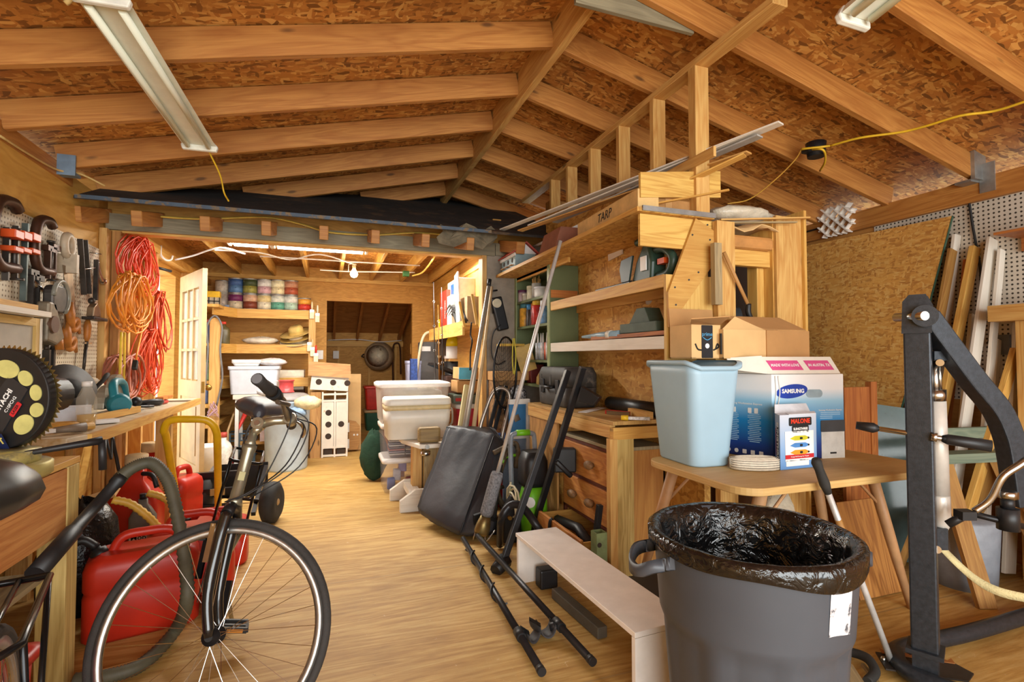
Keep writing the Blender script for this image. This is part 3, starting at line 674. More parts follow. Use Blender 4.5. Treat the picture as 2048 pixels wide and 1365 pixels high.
coil('extension_cord', 300, 584, 330, 705, -1.36, 12, .006, '#c1431f', 'rust orange extension cord, rightmost coil beside the open door', sd=8)
coil('extension_cord', 272, 660, 320, 790, -1.36, 20, .005, '#d44a22', 'bright orange cord hanging lowest above the bench end', sd=11)
coil('air_hose', 214, 708, 274, 800, -1.36, 9, .0085, '#a5604a', 'rose brown air hose coiled above the bench by the post', 'hose', sd=13, top=.75)
a = PX(283, 665, -1.3); b = PX(272, 722, -1.25)
t = thing('power_plug', 'orange cord tail ending in a black plug', 'plug', b)
part('cord', MB().tube(bez([a+Z*.12, a, b+V((0, .02, .06)), b], 6), .006, 6), pm('extension_cord_e08a28', '#e08a28'), t)
part('plug', MB().bar(b, b+V((0, -.03, -.06)), .03, .035), BLK, t, bevel=.006)
a = PX(246, 665, -1.3)
one('yellow_strap', MB().tube(bez([a+GY*-.03+Z*.0, a+GY*-.035-Z*.2, a+GY*-.04-Z*.36], 4)+bez([a+GY*.03-Z*.36, a+GY*.035-Z*.2, a+GY*.03], 4), .008, 8), pm('strap_yellow', '#dcb52e', .5), 'doubled yellow strap hanging under the loose cord loop', 'strap')
a = PX(322, 505, -1.4)
one('plastic_hook', MB().tube(bez([a+Z*.06, a-Z*.02, a+V((.03, .03, -.06)), a+V((.06, .07, -.05)), a+V((.07, .08, -.01))], 4), .008, 8), WHT, 'white plastic coated hook screwed to a stud near the orange cords', 'hook')
a = PX(312, 535, -1.38)
one('rubber_grip', MB().tube([a, a+V((.08, .12, -.01))], .012, 8), BLK, 'black rod poking out behind the topmost orange coil', 'rod')
a = PX(224, 880, -1.4)
one('cable', MB().tube(bez([a+Z*.02, a+V((.02, .02, -.12)), a+V((.05, .05, -.27)), a+V((.1, .25, -.33)), a+V((.12, .35, -.2))], 6), .012, 8), BLK, 'black cable looping under the workbench', 'cable')
a = PX(212, 872, -1.4)
one('cable', MB().tube(bez([a, a+V((.03, -.03, -.1)), a+V((.02, .04, -.16)), a+V((.0, .1, -.05)), a+V((0, .12, .02))], 6), .008, 8), RUB, 'thin dark cord hooked in a short loop beneath the bench', 'cable')
# ================================================================ FLOOR LEFT: cans, hose, hand truck
REDC = pm('fuel_red', '#bf2c18', .38, var=.1, sc=5); YSP = pm('spout_yellow', '#d9ab42', .45, var=.1)
def fuel_can(loc, w, d, h, ang, label, spout='black', tilt=0):
    loc = V(loc); t = thing('fuel_can', label, 'fuel can', loc, 'red plastic fuel cans')
    ex = V((math.cos(ang), math.sin(ang), 0)); ey = V((-ex.y, ex.x, 0))
    rings = []
    for z, k, off in ((0, .93, 0), (.015, 1, 0), (.45*h, 1, 0), (.5*h, .96, 0), (.53*h, 1, 0), (.72*h, 1, 0), (.80*h, .93, 0), (.86*h, .72, .0)):
        rings.append([loc + ex*(x*k) + ey*(y*k) + Z*z for x, y in rrect(w, d, .05, 4)])
    part('tank', MB().skin(rings), REDC, t)
    hy = .84*h
    part('handle', MB().tube(bez([loc+ex*(-w*.3)+Z*(hy-.03), loc+ex*(-w*.2)+Z*h*.97, loc+ex*0+Z*h, loc+ex*(w*.25)+Z*h*.97, loc+ex*(w*.34)+Z*(hy-.03)], 5), .02, 10), REDC, t)
    nb = loc - ex*(w*.36) + Z*(.80*h)
    if spout == 'black':
        part('spout', MB().lathe([(.034, 0), (.034, .035), (.02, .04), (.02, .05)], nb, V((-ex.x*.5, -ex.y*.5, .85)), 16).tube(bez([nb-ex*.02+Z*.045, nb-ex*.07+Z*.085, nb-ex*.12+Z*.06], 4), .018, 10), BLK, t)
    else:
        part('collar', MB().lathe([(.034, 0), (.034, .03), (.02, .035)], nb, V((-ex.x*.4, -ex.y*.4, .9)), 16), BLK, t)
        pts = bez([nb+Z*.03, nb-ex*.05+Z*.1, nb-ex*.12+Z*.17, nb-ex*.19+Z*.2], 7)
        part('spout', MB().tube(pts, [.017+.004*(i % 2) for i in range(len(pts))], 10), YSP, t, 'ribbed yellow spout')
    return t
a = PZ(268, 1275, 0)
fuel_can((a.x+.0, a.y+.12, 0), .43, .24, .42, R(14), 'largest red fuel can, nearest, behind the bicycle wheel')
fuel_can((a.x+.12, a.y+.43, 0), .40, .22, .40, R(12), 'red fuel can directly behind the nearest one, with a yellow spout', 'y')
fuel_can((a.x+.15, a.y+.80, 0), .38, .22, .31, R(4), 'low red fuel can third back, with a yellow spout', 'y')
CAPT = pm('tan_cap', '#cdb083', .55)
for k, (x, y, h, lab) in enumerate(((-1.10, 3.78, .63, 'tall red jug with a tan cap, left of the pair beneath the bench'), (-1.16, 4.28, .63, 'tall red jug with a tan cap, right of the pair beneath the bench'))):
    t = thing('jug', lab, 'jug', (x, y, 0), 'tall red jugs')
    rings = [[V((x, y, z)) + V((px*k_, py*k_, 0)) for px, py in rrect(.27, .23, .05)] for z, k_ in ((0, .95), (.02, 1), (.30, 1), (.36, .95), (.43, .62), (.47, .36), (h-.07, .34))]
    part('tank', MB().skin(rings), REDC, t)
    part('cap', MB().lathe([(.06, 0), (.062, .005), (.06, .06), (.052, .065), (.001, .066)], (x, y, h-.07), n=24), CAPT, t)
    part('handle', MB().tube(bez([(x+.04, y-.03, h-.12), (x+.1, y-.06, h-.13), (x+.13, y-.08, h-.2)], 5), .014, 8), BLK, t)
fuel_can((-.99, 4.36, 0), .25, .2, .42, R(65), 'red fuel can farthest back beside the open door', 'black')
x, y = -1.0, 3.56
t = thing('oil_bottle', 'grey motor oil bottle with a white label among the red cans', 'bottle', (x, y, 0))
part('body', MB().skin([[V((x+px*k, y+py*k, z)) for px, py in rrect(.13, .07, .02)] for z, k in ((0, .95), (.01, 1), (.3, 1), (.35, .6), (.37, .35), (.40, .35))]), pm('oil_grey', '#6f6a60', .4), t)
part('label', MB().box(x-.055, x+.055, y-.037, y-.035, .1, .24), WHT, t); lettering('Mobil', .042, (x, y-.038, .19), (1, 0, 0), Z, LB, t, bold=.0005)
part('cap', MB().cyl((x, y, .40), (x, y, .43), .018), BLK, t)
c = V((-1.12, 3.1, 0))
mb = MB(); rn = random.Random(4)
rings = [[c + V((math.cos(2*PI*k/18)*r*rn.uniform(.85, 1.12), math.sin(2*PI*k/18)*r*rn.uniform(.85, 1.12), z*rn.uniform(.95, 1.05))) for k in range(18)] for r, z in ((.12, 0), (.17, .08), (.16, .25), (.13, .42), (.08, .5), (.02, .52))]
one('trash_bag', mb.skin(rings), pm('black_bag', '#131313', .22, var=.2, bump=.8, bsc=25), 'crumpled black bag between the fuel cans and the bench', 'bag')
one('cardboard_scrap', MB().obox((-1.2, 3.32, .46), (1, .2, .3), (-.2, 1, 0), (-.3, 0, 1), .3, .2, .02), CARDL, 'torn cardboard flap lying on top of the black bag', 'cardboard')
one('offcut_bin', MB().box(-1.3, -1.12, 3.12, 3.34, 0, .44), CARD, 'brown box beneath the torn flap at the wall', 'box')
# shop vacuum hose
a = V((-.86, 2.13, .27)); b = PX(258, 944, -.8)
HOSE = pm('hose_grey', '#57513f', .6, var=.15)
t = thing('vacuum_hose', 'grey ribbed vacuum hose arching over the fuel cans to the floor', 'vacuum hose', (b.x, b.y, 0))
p1 = PY(310, 930, 2.62); p2 = PY(350, 1010, 2.56); p3 = PY(368, 1110, 2.5); p4 = PY(374, 1200, 2.42)
pts = bez([PY(236, 960, 2.58), PY(262, 938, 2.6), PY(290, 927, 2.62), p1, PY(335, 960, 2.6), p2, p3, p4, PZ(350, 1262, .045)+V((0, 0, .0)), PZ(290, 1325, .03), PZ(230, 1350, .03), PZ(150, 1362, .03)], 17)
part('hose', MB().tube(pts, [.0225+.005*(i % 2) for i in range(len(pts))], 10), HOSE, t)
e = PY(240, 958, 2.58); f = PY(70, 1150, 2.1)
part('wand', MB().tube([e+(f-e)*q for q in (-.02, .06, .0601, .6, .61, 1)], [.027, .027, .022, .023, .029, .03], 14), BLK, t, 'black tapered wand')
# hand truck
YEL = pm('truck_yellow', '#d9a916', .4, var=.08)
t = thing('hand_truck', 'black hand truck with a yellow loop handle beside the open door', 'hand truck', (-.7, 4.5, 0))
HB = [PY(352, 1050, 4.05), PY(352, 1000, 3.9), PY(333, 880, 3.55), PY(328, 862, 3.5), PY(340, 842, 3.48), PY(380, 839, 3.46), PY(415, 842, 3.46), PY(432, 862, 3.48), PY(435, 900, 3.55), PY(436, 1000, 3.85), PY(436, 1048, 4.0)]
part('handle', MB().tube(bez(HB, 5), .021, 12), YEL, t, 'yellow tubular handle')
part('toe_plate', MB().prism([(-.2, 0), (.2, 0), (.2, .28), (-.2, .28), (-.24, .23), (-.24, .05)], (-.67, 4.86, .05), (1, 0, 0), Z, (0, .012, 0)), BLKM, t)
for z, y in ((.09, 4.45), (.2, 4.5), (.31, 4.58)):
    p, q = PY(362, 0, y), PY(487, 0, y); part('cross_bar', MB().box(p.x+.0, q.x+.05, y-.02, y+.02, z-.02, z+.02), BLKM, t)
part('side_rail', MB().bar((-.98, 4.25, .08), (-.86, 4.82, .32), .03, .03), pm('worn_grey_metal2', '#7c7a78', .4, .6), t)
part('side_rail', MB().bar((-.5, 4.2, .08), (-.48, 4.82, .3), .03, .03), BLKM, t)
part('maker_plate', MB().box(-.83, -.73, 4.475, 4.479, .17, .22), pm('plate_tan', '#a78d55', .5), t)
for x, yw, tw in ((-.86, 4.62, .1), (-.38, 4.22, .1)):
    w_ = part('wheel', MB().lathe([(.06, -.045), (.11, -.055), (.145, -.035), (.15, 0), (.145, .035), (.11, .055), (.06, .045)], (x, yw, .15), (1, -.25, 0), 28), RUB, t)
    part('hub', MB().lathe([(.085, -.03), (.088, 0), (.085, .035), (.05, .02), (.02, .05), (.001, .05)], (x, yw, .15), (1, -.25, 0), 20), pm('tan_rim', '#a58a62', .5, .3), w_)
    part('hub', MB().lathe([(.085, .03), (.088, 0), (.085, -.05), (.05, -.045), (.02, -.06), (.001, -.06)], (x, yw, .15), (1, -.25, 0), 20), pm('tan_rim', '#a58a62'), w_)
part('axle', MB().cyl((-.86, 4.6, .15), (-.38, 4.22, .15), .012), BLKM, t)
one('rubble_plate', MB().box(-1.12, -1.02, 4.0, 4.06, 0, .34), pm('dusty_steel', '#8b8472', .6, .3), 'short grey steel plate standing by the yellow handle', 'plate')
# ================================================================ BACK ROOM
# side door, open into the room
CREAM = pm('cream_paint', '#b89a6a', .5, var=.1, sc=6)
H0 = V((-1.42, 6.12, .02)); E0 = PZ(402, 985, 0); dx = V((E0.x-H0.x, E0.y-H0.y, 0)); DWID = dx.length; dx.normalize(); dn = V((dx.y, -dx.x, 0))
if dn.x < 0: dn = -dn
def dpt(u, z, o=0): return H0 + dx*u + Z*z + dn*o
t = mk('door_1', MB(), CREAM) if False else None
d = bpy.data.objects.new('door_1', None); C.objects.link(d); d.location = H0; W['door_1'] = H0.copy(); d['kind'] = 'structure'; d['label'] = 'open glazed wooden door with nine panes on the left'; d['category'] = 'door'
def dbox(u0, u1, z0, z1, o0=-.02, o1=.02): return MB().obox(dpt((u0+u1)/2, (z0+z1)/2, (o0+o1)/2), dx, dn, Z, u1-u0, o1-o0, z1-z0)
part('stile', dbox(0, .1, 0, 2.02), CREAM, d); part('stile', dbox(DWID-.11, DWID, 0, 2.02), CREAM, d)
part('rail', dbox(.1, DWID-.11, 0, .2), CREAM, d); part('rail', dbox(.1, DWID-.11, .82, .98), CREAM, d); part('rail', dbox(.1, DWID-.11, 1.86, 2.02), CREAM, d)
part('panel', dbox(.1, DWID-.11, .2, .82, -.008, .008), CREAM, d); part('panel', dbox(.17, DWID-.18, .28, .74, -.014, .014), CREAM, d)
u0, u1, z0, z1 = .1, DWID-.11, .98, 1.86
for k in (1, 2):
    part('muntin', dbox(u0+(u1-u0)*k/3-.012, u0+(u1-u0)*k/3+.012, z0, z1), CREAM, d); part('muntin', dbox(u0, u1, z0+(z1-z0)*k/3-.012, z0+(z1-z0)*k/3+.012, -.018, .018), CREAM, d)
GLS = pm('door_glass', '#e9ece8', .05, var=.05, trans=.0, alpha=.25)
for i in range(3):
    for j in range(3): part('pane', dbox(u0+(u1-u0)*i/3+.012, u0+(u1-u0)*(i+1)/3-.012, z0+(z1-z0)*j/3+.012, z0+(z1-z0)*(j+1)/3-.012, -.003, .003), GLS, d)
for z in (.45, 1.72): part('hinge', dbox(-.05, .02, z-.05, z+.05, .015, .026), BLKM, d)
part('latch_plate', dbox(DWID, DWID+.003, .88, .98, -.012, .012), pm('brass', '#a98440', .35, .9), d)
part('knob', MB().sph(dpt(DWID-.06, .92, .06), .03, 10).cyl(dpt(DWID-.06, .92, .01), dpt(DWID-.06, .92, .05), .012), pm('brass', '#a98440'), d)
# corner shelving
yf = 6.86
def zy(py): return PY(540, py, yf).z
SH = thing('corner_shelf', 'built-in corner shelf of pine boards on the back wall holding paint cans', 'shelf', (-.8, 7.1, 0))
xr = PY(628, 640, yf).x
zs = [zy(620), zy(690), zy(757), zy(800)]
for k, z in enumerate(zs[:3]):
    part('board', MB().box(-1.49, xr, yf+.02, YF-.005, z-.03, z), PINE, SH)
    part('board_wing', MB().box(-1.39, -1.12, 6.3, yf+.02, z-.03, z), PINE, SH)
    part('lip', MB().box(-1.12, xr, yf, yf+.02, z-.105, z+.004), PINE, SH)
    part('lip_wing', MB().bar((-1.2, 6.45, z-.05), (-1.03, yf+.01, z-.05), .02, .108), PINE, SH)
for k, z in enumerate((.72, .5)): part('board_wing', MB().box(-1.39, -1.14, 6.3, 7.35, z-.04, z), PINE, SH)
part('end_board', MB().box(xr-.06, xr+.02, yf+.0, yf+.05, .3, zs[0]+.0), STUDM, SH)
c = PY(430, 700, 6.3)
t = thing('strap_post', 'pale wooden post draped with grey straps in front of the corner shelf', 'post', (c.x, 6.35, 0))
zt_ = PY(430, 636, 6.3).z
part('post', MB().box(c.x-.05, c.x+.05, 6.28, 6.33, 0, zt_-.05).cyl((c.x, 6.28, zt_-.05), (c.x, 6.33, zt_-.05), .05, n=20), STUDM, t)
part('strap', MB().tube(bez([(c.x-.08, 6.27, .9), (c.x-.06, 6.27, 1.3), (c.x-.07, 6.26, zt_-.1), (c.x, 6.26, zt_+.02), (c.x+.07, 6.26, zt_-.1), (c.x+.055, 6.27, 1.3), (c.x+.08, 6.27, 1.0), (c.x+.03, 6.27, .7)], 6), .009, 8), pm('strap_grey', '#6f6d6c', .6), t)
part('tangled_ends', MB().tube([(c.x+.06*math.sin(k*2.3), 6.26-.01*(k % 3), .66+.09*math.cos(k*1.7)) for k in range(16)], .005, 6), pm('strap_pink', '#c9a3ad', .6), t)
# paint cans
def can_mesh(lab1, lab2, h=.19, r=.082): pass
CANZ = zs[0]+.004
def paint_can(px, z, c1, c2, label, h=.19, r=.083, y=7.02):
    x = PY(px, 600, y).x; c = V((x, y, z)); t = thing('paint_can', label, 'paint can', c, 'paint cans on the top shelf')
    part('can', MB().lathe([(r, 0), (r, .008), (r-.003, .012), (r-.003, h-.012), (r, h-.008), (r, h), (r-.012, h), (r-.016, h-.006), (.001, h-.006)], c, n=24), GALV, t)
    part('label', MB().lathe([(r-.001, .014), (r-.001, h*.52)], c, n=24), pm('can_'+c1[1:], c1, .5, var=.25, sc=18, dirt=(_shade(c1, .6), 22, .58)), t)
    part('label_band', MB().lathe([(r-.0012, h*.52), (r-.0012, h-.014)], c, n=24), pm('can_'+c2[1:], c2, .5, var=.25, sc=18, dirt=('#f0e6d2', 25, .62)), t)
    part('lid', MB().lathe([(r-.018, h-.006), (r-.018, h-.002), (.001, h-.002)], c, n=24), CHR, t)
low = [(471, '#c9b99b', '#6d2b58', 'paint can with a purple band, leftmost of the lower row'), (501, '#7b3a26', '#c9a184', 'paint can with a rust red label, second in the lower row'), (529, '#dbcfb4', '#d4bf88', 'cream labelled paint can, third in the lower row'), (556, '#5f9e86', '#cfd2c4', 'paint can with a green splash, fourth in the lower row'), (582, '#a8c2ae', '#d5d4c9', 'pale green and white paint can, fifth in the lower row')]
up = [(471, '#5579a6', '#3c5c92', 'blue paint can, leftmost of the upper row'), (500, '#8f8a42', '#3f4a2c', 'olive green paint can, second in the upper row'), (529, '#c9a0a8', '#d3d3cf', 'white and pink paint can, third in the upper row'), (556, '#ddcfa4', '#e5dab5', 'pale yellow dripped paint can, fourth in the upper row'), (582, '#a9553a', '#b98466', 'brown and white paint can, fifth in the upper row')]
for px, a, b, l in low: paint_can(px, CANZ, a, b, l)
for px, a, b, l in up: paint_can(px, CANZ+.1905, a, b, l)
paint_can(609, CANZ, '#c63a2c', '#d8963a', 'small red and yellow tub at the right end of the shelf', .165, .078)
paint_can(447, CANZ, '#d6c4b0', '#e4d6c2', 'large off white can behind the yellow organiser', .36, .095, 7.15)
x0, x1, za, zb = RY(408, 583, 440, 624, 6.6)
t = thing('parts_organiser', 'clear parts organiser with a yellow lid on the top shelf corner', 'organiser', ((x0+x1)/2, 6.62, za))
za = zs[0]+.004
part('case', MB().box(x0, x1, 6.58, 6.66, za, zb-.07), pm('organiser_clear', '#b5a68c', .4, var=.3, sc=40), t)
part('lid', MB().box(x0, x1, 6.575, 6.665, zb-.07, zb), pm('organiser_yellow', '#e2b41e', .4), t, bevel=.005)
for i in range(4): part('divider', MB().box(x0+(x1-x0)*i/3-.004, x0+(x1-x0)*i/3+.004, 6.57, 6.58, za, zb-.07), BLK, t)
for z in (za, (za+zb-.07)/2): part('divider', MB().box(x0, x1, 6.57, 6.58, z, z+.01), BLK, t)
one('blue_tin', boxY(450, 610, 458, 632, 6.95, .06), pm('tin_blue', '#8f99ae', .4, .4), 'narrow blue grey tin beside the organiser', 'tin')
# second shelf
z2 = zs[1]+.004
def bottle(x, y, z, r, h, col, capc, label, name='bottle', neck=.4, group=None, flat=1.):
    c = V((x, y, z)); t = thing(name, label, 'bottle', c, group)
    part('body', MB().lathe([(r*.95, 0), (r, .01), (r, h*.62), (r*.8, h*.72), (r*neck, h*.8), (r*neck, h*.88)], c, n=16, sy=flat), pm('btl_'+col[1:], col, .35, var=.18, sc=20), t)
    part('cap', MB().lathe([(r*neck*1.15, h*.88), (r*neck*1.15, h), (.001, h)], c, n=14, sy=flat), pm('cap_'+capc[1:], capc, .45), t)
    return t
p = PY(446, 680, 6.8); bottle(p.x, 6.78, z2, .075, .26, '#5e5434', '#c8402c', 'dark bottle with a red cap on the second shelf beside the strap post', flat=.6)
p = PY(412, 680, 6.45); bottle(p.x, 6.45, z2, .05, .26, '#3c4a78', '#8a3a3a', 'blue bottle half hidden behind the strap post', flat=.7)
p = PY(414, 740, 6.4); bottle(p.x, 6.4, zs[2]+.004, .06, .22, '#7ea287', '#3a8f5a', 'green spray bottle on the third shelf behind the post')
p = PY(412, 800, 6.45); bottle(p.x, 6.4, .724, .075, .3, '#51628c', '#c9a83a', 'blue and yellow jug on the low corner shelf', 'jug')
one('tin_box', MB().box(-1.1, -.98, 7.0, 7.2, zs[2]+.005, zs[2]+.09), pm('pinkish_box', '#b99a86', .7), 'small pinkish box on the third shelf next to the strap post', 'box')
def bag(name, c, rx, ry, rz, col, label, seed, alpha=1., rough=.3):
    rn = random.Random(seed); rings = []
    for i in range(9):
        q = PI*(.03+.94*i/8); rings.append([V(c)+V((rx*math.sin(q)*math.cos(2*PI*k/18)*rn.uniform(.85, 1.12), ry*math.sin(q)*math.sin(2*PI*k/18)*rn.uniform(.85, 1.12), rz*(1-math.cos(q))*rn.uniform(.92, 1.05))) for k in range(18)])
    return one(name, MB().skin(rings), pm('bag_'+col[1:], col, rough, var=.15, bump=.7, bsc=30, alpha=alpha), label, 'bag')
p = PY(520, 690, 7.0); bag('plastic_bag', (p.x, 7.05, z2), .2, .1, .05, '#d7ccb9', 'clear bag of rolled white cloth on the second shelf', 2)
t = thing('straw_hat', 'wide straw hat on top of the stack on the second shelf', 'hat', (PY(594, 690, 7.0).x, 7.05, z2))
hx = PY(594, 690, 7.0).x
STRAW = pm('straw', '#d3b46a', .7, var=.15, bump=.3, bsc=120)
def hat(z, lab, col, tilt, first=None):
    c = V((hx, 7.02, z)); ax = V((-.28*tilt, -.35, 1)).normalized()
    t = thing('straw_hat', lab, 'hat', c, 'stack of straw hats')
    part('brim', MB().lathe([(.09, .02), (.15, .01), (.2, .025), (.2, .03), (.15, .016), (.09, .026)], c, ax, 28), col, t)
    part('crown', MB().lathe([(.095, .02), (.085, .09), (.06, .115), (.001, .11)], c, ax, 24), col, t)
bpy.data.objects.remove(t)
hat(z2+.13, 'wide straw hat, topmost of the stack on the second shelf', STRAW, 1.)
hat(z2+.07, 'straw hat, middle of the stack on the second shelf', pm('straw_dark', '#bd9a50', .7, bump=.3, bsc=120), .8)
hat(z2+.02, 'pale brimmed hat, lowest of the stack on the second shelf', pm('straw_pale', '#d9c9a6', .7, bump=.3, bsc=120), .4)
# brushes hanging on the shelf end
for k, (px, py, col, lab) in enumerate(((624, 585, '#d9c7a0', 'clean paint brush hanging topmost at the shelf end'), (635, 592, '#e0d3ba', 'pale paint brush hanging second at the shelf end'), (619, 650, '#c8a878', 'paint brush with white bristles hanging lower left at the shelf end'), (632, 672, '#d6342c', 'red handled scraper hanging at the shelf end'), (625, 660, '#d8b98a', 'short wide brush hanging lowest at the shelf end'))):
    c = PY(px, py+35, yf-.02)
    t = thing('paint_brush', lab, 'brush', c, 'brushes hanging on the shelf end')
    part('handle', MB().tube([c+Z*.1, c+Z*.05, c+Z*.0], [.008, .013, .01], 8), pm('brh_'+col[1:], col, .5), t)
    part('bristles', MB().box(c.x-.025, c.x+.025, c.y-.008, c.y+.008, c.z-.11, c.z-.03), pm('bristle', '#e4d5b8', .8, bump=.4), t); part('ferrule', MB().box(c.x-.024, c.x+.024, c.y-.01, c.y+.01, c.z-.03, c.z), CHR, t)
c = PY(640, 710, YF-.012); one('outlet', MB().box(c.x-.04, c.x+.04, YF-.012, YF, c.z-.06, c.z+.06).box(c.x-.015, c.x+.015, YF-.014, YF-.012, c.z+.012, c.z+.04).box(c.x-.015, c.x+.015, YF-.014, YF-.012, c.z-.04, c.z-.012), WHT, 'white electrical outlet on the back wall right of the hanging brushes', 'outlet', bevel=.003)
c = PY(672, 710, 9.84); one('outlet', MB().box(c.x-.05, c.x+.05, 9.84, 9.86, c.z-.07, c.z+.07).box(c.x-.02, c.x+.02, 9.835, 9.84, c.z-.05, c.z+.05), WHT, 'white switch box on the alcove back wall left of the pan', 'outlet', bevel=.003)
# white table with bin
x0, x1, za, zb = RY(470, 725, 545, 790, 6.45)
t = thing('small_table', 'small white table with thin legs carrying the white storage bin', 'table', (-.7, 6.65, 0))
tz = PY(500, 790, 6.45).z
part('top', MB().box(x0-.02, x1+.05, 6.45, 6.84, tz-.05, tz), WHITEW, t, bevel=.004)
for x in (x0+.02, x1): 
    for y in (6.49, 6.8): part('leg', MB().bar((x, y, 0), (x, y, tz-.05), .035, .035), WHT, t)
part('foot', MB().sph((x0+.01, 6.45, .02), (.06, .09, .02), 10), WHT, t)
part('lower_rail', MB().box(x0+.04, x1-.02, 6.6, 6.65, .22, .26), STUDM, t)
def tub(name, label, x0, x1, y0, y1, z0, z1, m, lidm=None, taper=.9, group=None, cat='bin', rim=True):
    c = V(((x0+x1)/2, (y0+y1)/2, z0)); t = thing(name, label, cat, c, group); w, dd, h = x1-x0, y1-y0, z1-z0
    q = lambda k, z: [c+V((px*k, py*k, z)) for px, py in rrect(w, dd, .04)]
    part('body', MB().skin([q(taper, 0), q(taper+.01, .01), q(.97, h-.04), q(.97, h-.035)]), m, t)
    if lidm: part('lid', MB().skin([q(1.01, h-.045), q(1.02, h-.03), q(1.02, h-.01), q(.96, h)]), lidm, t)
    else: part('rim', MB().skin([q(1.0, h-.04), q(1.02, h-.035), q(1.02, h)]), m, t)
    return t
BINW = pm('bin_milky', '#d5dae4', .3, var=.05, alpha=.96)
b0, b1, _, bz = RY(455, 733, 557, 790, 6.47)
tub('storage_bin', 'milky white storage bin on the small white table', b0, b1, 6.47, 6.83, tz+.003, bz, BINW)
a = PY(495, 726, 6.45)
tub('tray', 'shallow white tray lying on the white storage bin', a.x-.17, a.x+.12, 6.5, 6.76, bz+.003, bz+.075, WHT, taper=.85)
a = PY(530, 722, 6.45); bag('paper_pile', (a.x+.06, 6.63, bz+.002), .16, .1, .045, '#dcd3cf', 'heap of crumpled papers on the right end of the white bin', 9, rough=.7)
a0, a1, zc, zd = RY(556, 741, 608, 780, 6.95)
t = thing('file_box', 'white cardboard file box with a lid behind the red spool', 'box', ((a0+a1)/2, 7.1, 0))
part('body', MB().box(a0+.005, a1-.005, 6.96, 7.35, zc, zd-.07), pm('file_white', '#e2d8c4', .7), t); part('lid', MB().box(a0, a1, 6.955, 7.355, zd-.08, zd), pm('file_white', '#e2d8c4'), t, bevel=.004)
m_ = (a0+a1)/2; part('hand_hole', MB().prism(rrect(.12, .03, .014), (m_, 6.951, zd-.115), (1, 0, 0), Z, (0, .006, 0)), LB, t); part('label', MB().box(m_-.01, m_+.07, 6.954, 6.957, zc+.06, zc+.1), pm('label_grey', '#7a7570', .6), t)
one('crate', MB().box(a0-.1, a1, 6.98, 7.34, 0, zc-.003), pm('dark_crate', '#5a3a22', .7), 'dark brown crate beneath the white file box', 'crate')
# big round bin with lid, spool
c = PZ(572, 912, 0)+V((0, .05, 0)); c.y = 6.2; c.x = PY(574, 850, 6.2).x
t = thing('round_bin', 'tall pale blue ribbed bin with a grey lid beside the small table', 'bin', c)
RB = pm('bin_pale_blue', '#b7c9d6', .45, var=.06)
hb = PY(572, 803, 6.0).z
prof = [[c+V((r*math.cos(2*PI*k/40)*(1+.018*(1 if k % 5 == 0 else 0)), r*math.sin(2*PI*k/40)*(1+.018*(1 if k % 5 == 0 else 0)), z)) for k in range(40)] for r, z in ((.205, 0), (.21, .02), (.232, hb-.03), (.24, hb-.02), (.24, hb))]
part('body', MB().skin(prof), RB, t)
part('lid', MB().lathe([(.245, hb), (.25, hb+.02), (.22, hb+.05), (.18, hb+.07), (.001, hb+.08)], c, n=36), pm('lid_grey', '#8f8a88', .5), t)
s = V((PY(572, 780, 6.2).x, 6.22, hb+.082))
t = thing('wire_spool', 'red spool of strapping on the lid of the pale blue bin', 'spool', s)
part('spool', MB().lathe([(.085, 0), (.085, .01), (.075, .014), (.075, .12), (.085, .125), (.085, .135), (.001, .135)], s, n=24), pm('spool_red', '#cf4a4a', .35, var=.15), t)
part('loose_end', MB().tube(bez([s+V((-.07, -.02, .12)), s+V((-.11, -.03, .13)), s+V((-.13, -.05, .11))], 4), .004, 6), WHT, t)
bag('plastic_bag', (PY(535, 800, 6.0).x, 6.1, .80), .12, .08, .05, '#d8dde4', 'white plastic bag slumped at the left of the pale blue bin lid', 21)
bag('cloth_bundle', (c.x+.22, 5.93, .66), .14, .08, .075, '#d9cda0', 'cream cloth bundle hanging over the right side of the pale blue bin', 23, rough=.8)
bag('cloth_bundle', (c.x+.12, 5.92, .58), .09, .06, .06, '#8fa9c4', 'blue cloth under the cream bundle on the pale blue bin', 25, rough=.8)
# low corner clutter
c = PZ(447, 905, 0); c.y = 6.25; c.x = PY(447, 880, 6.25).x
bottle(c.x, 6.25, 0, .085, .42, '#e2ddd4', '#b8493c', 'white jug with a red trigger on the floor behind the yellow handle', 'jug', .35)
one('white_bucket', MB().lathe([(.12, 0), (.14, .3), (.145, .31), (.13, .31), (.12, .02), (.001, .02)], (PY(412, 880, 6.1).x, 6.12, 0), n=24), WHT, 'white plastic bucket on the floor in front of the strap post', 'bucket')
t = thing('milk_crate', 'blue grey wire crate under the small white table', 'crate', (-.93, 6.85, 0))
for z in (.05, .15, .25, .33): part('rail', MB().tube([(-1.08, 6.75, z), (-.8, 6.75, z), (-.8, 6.98, z), (-1.08, 6.98, z)], .01, 6, loop=True), pm('crate_blue', '#5c7484', .5), t)
part('slats', MB().box(-1.08, -1.05, 6.74, 6.76, 0, .34).box(-.98, -.95, 6.74, 6.76, 0, .34).box(-.88, -.85, 6.74, 6.76, 0, .34).box(-.82, -.79, 6.74, 6.76, 0, .34), pm('crate_blue', '#5c7484'), t)
for k, (dx_, col, lab) in enumerate(((0, '#c9322a', 'red handled tool standing in the corner clutter'), (.05, '#3c3a3a', 'black rod leaning in the corner clutter'), (-.05, '#c9a878', 'wooden stick leaning in the corner clutter'))):
    b = V((-1.0+dx_, 6.55, .0)); one('long_tool', MB().tube([b, b+V((.05+dx_, .0, .4)), b+V((.13+dx_*1.5, .1, .62))], [.012, .012, .03 if k == 0 else .01], 8), pm('tl_'+col[1:], col, .5), lab, 'tool')
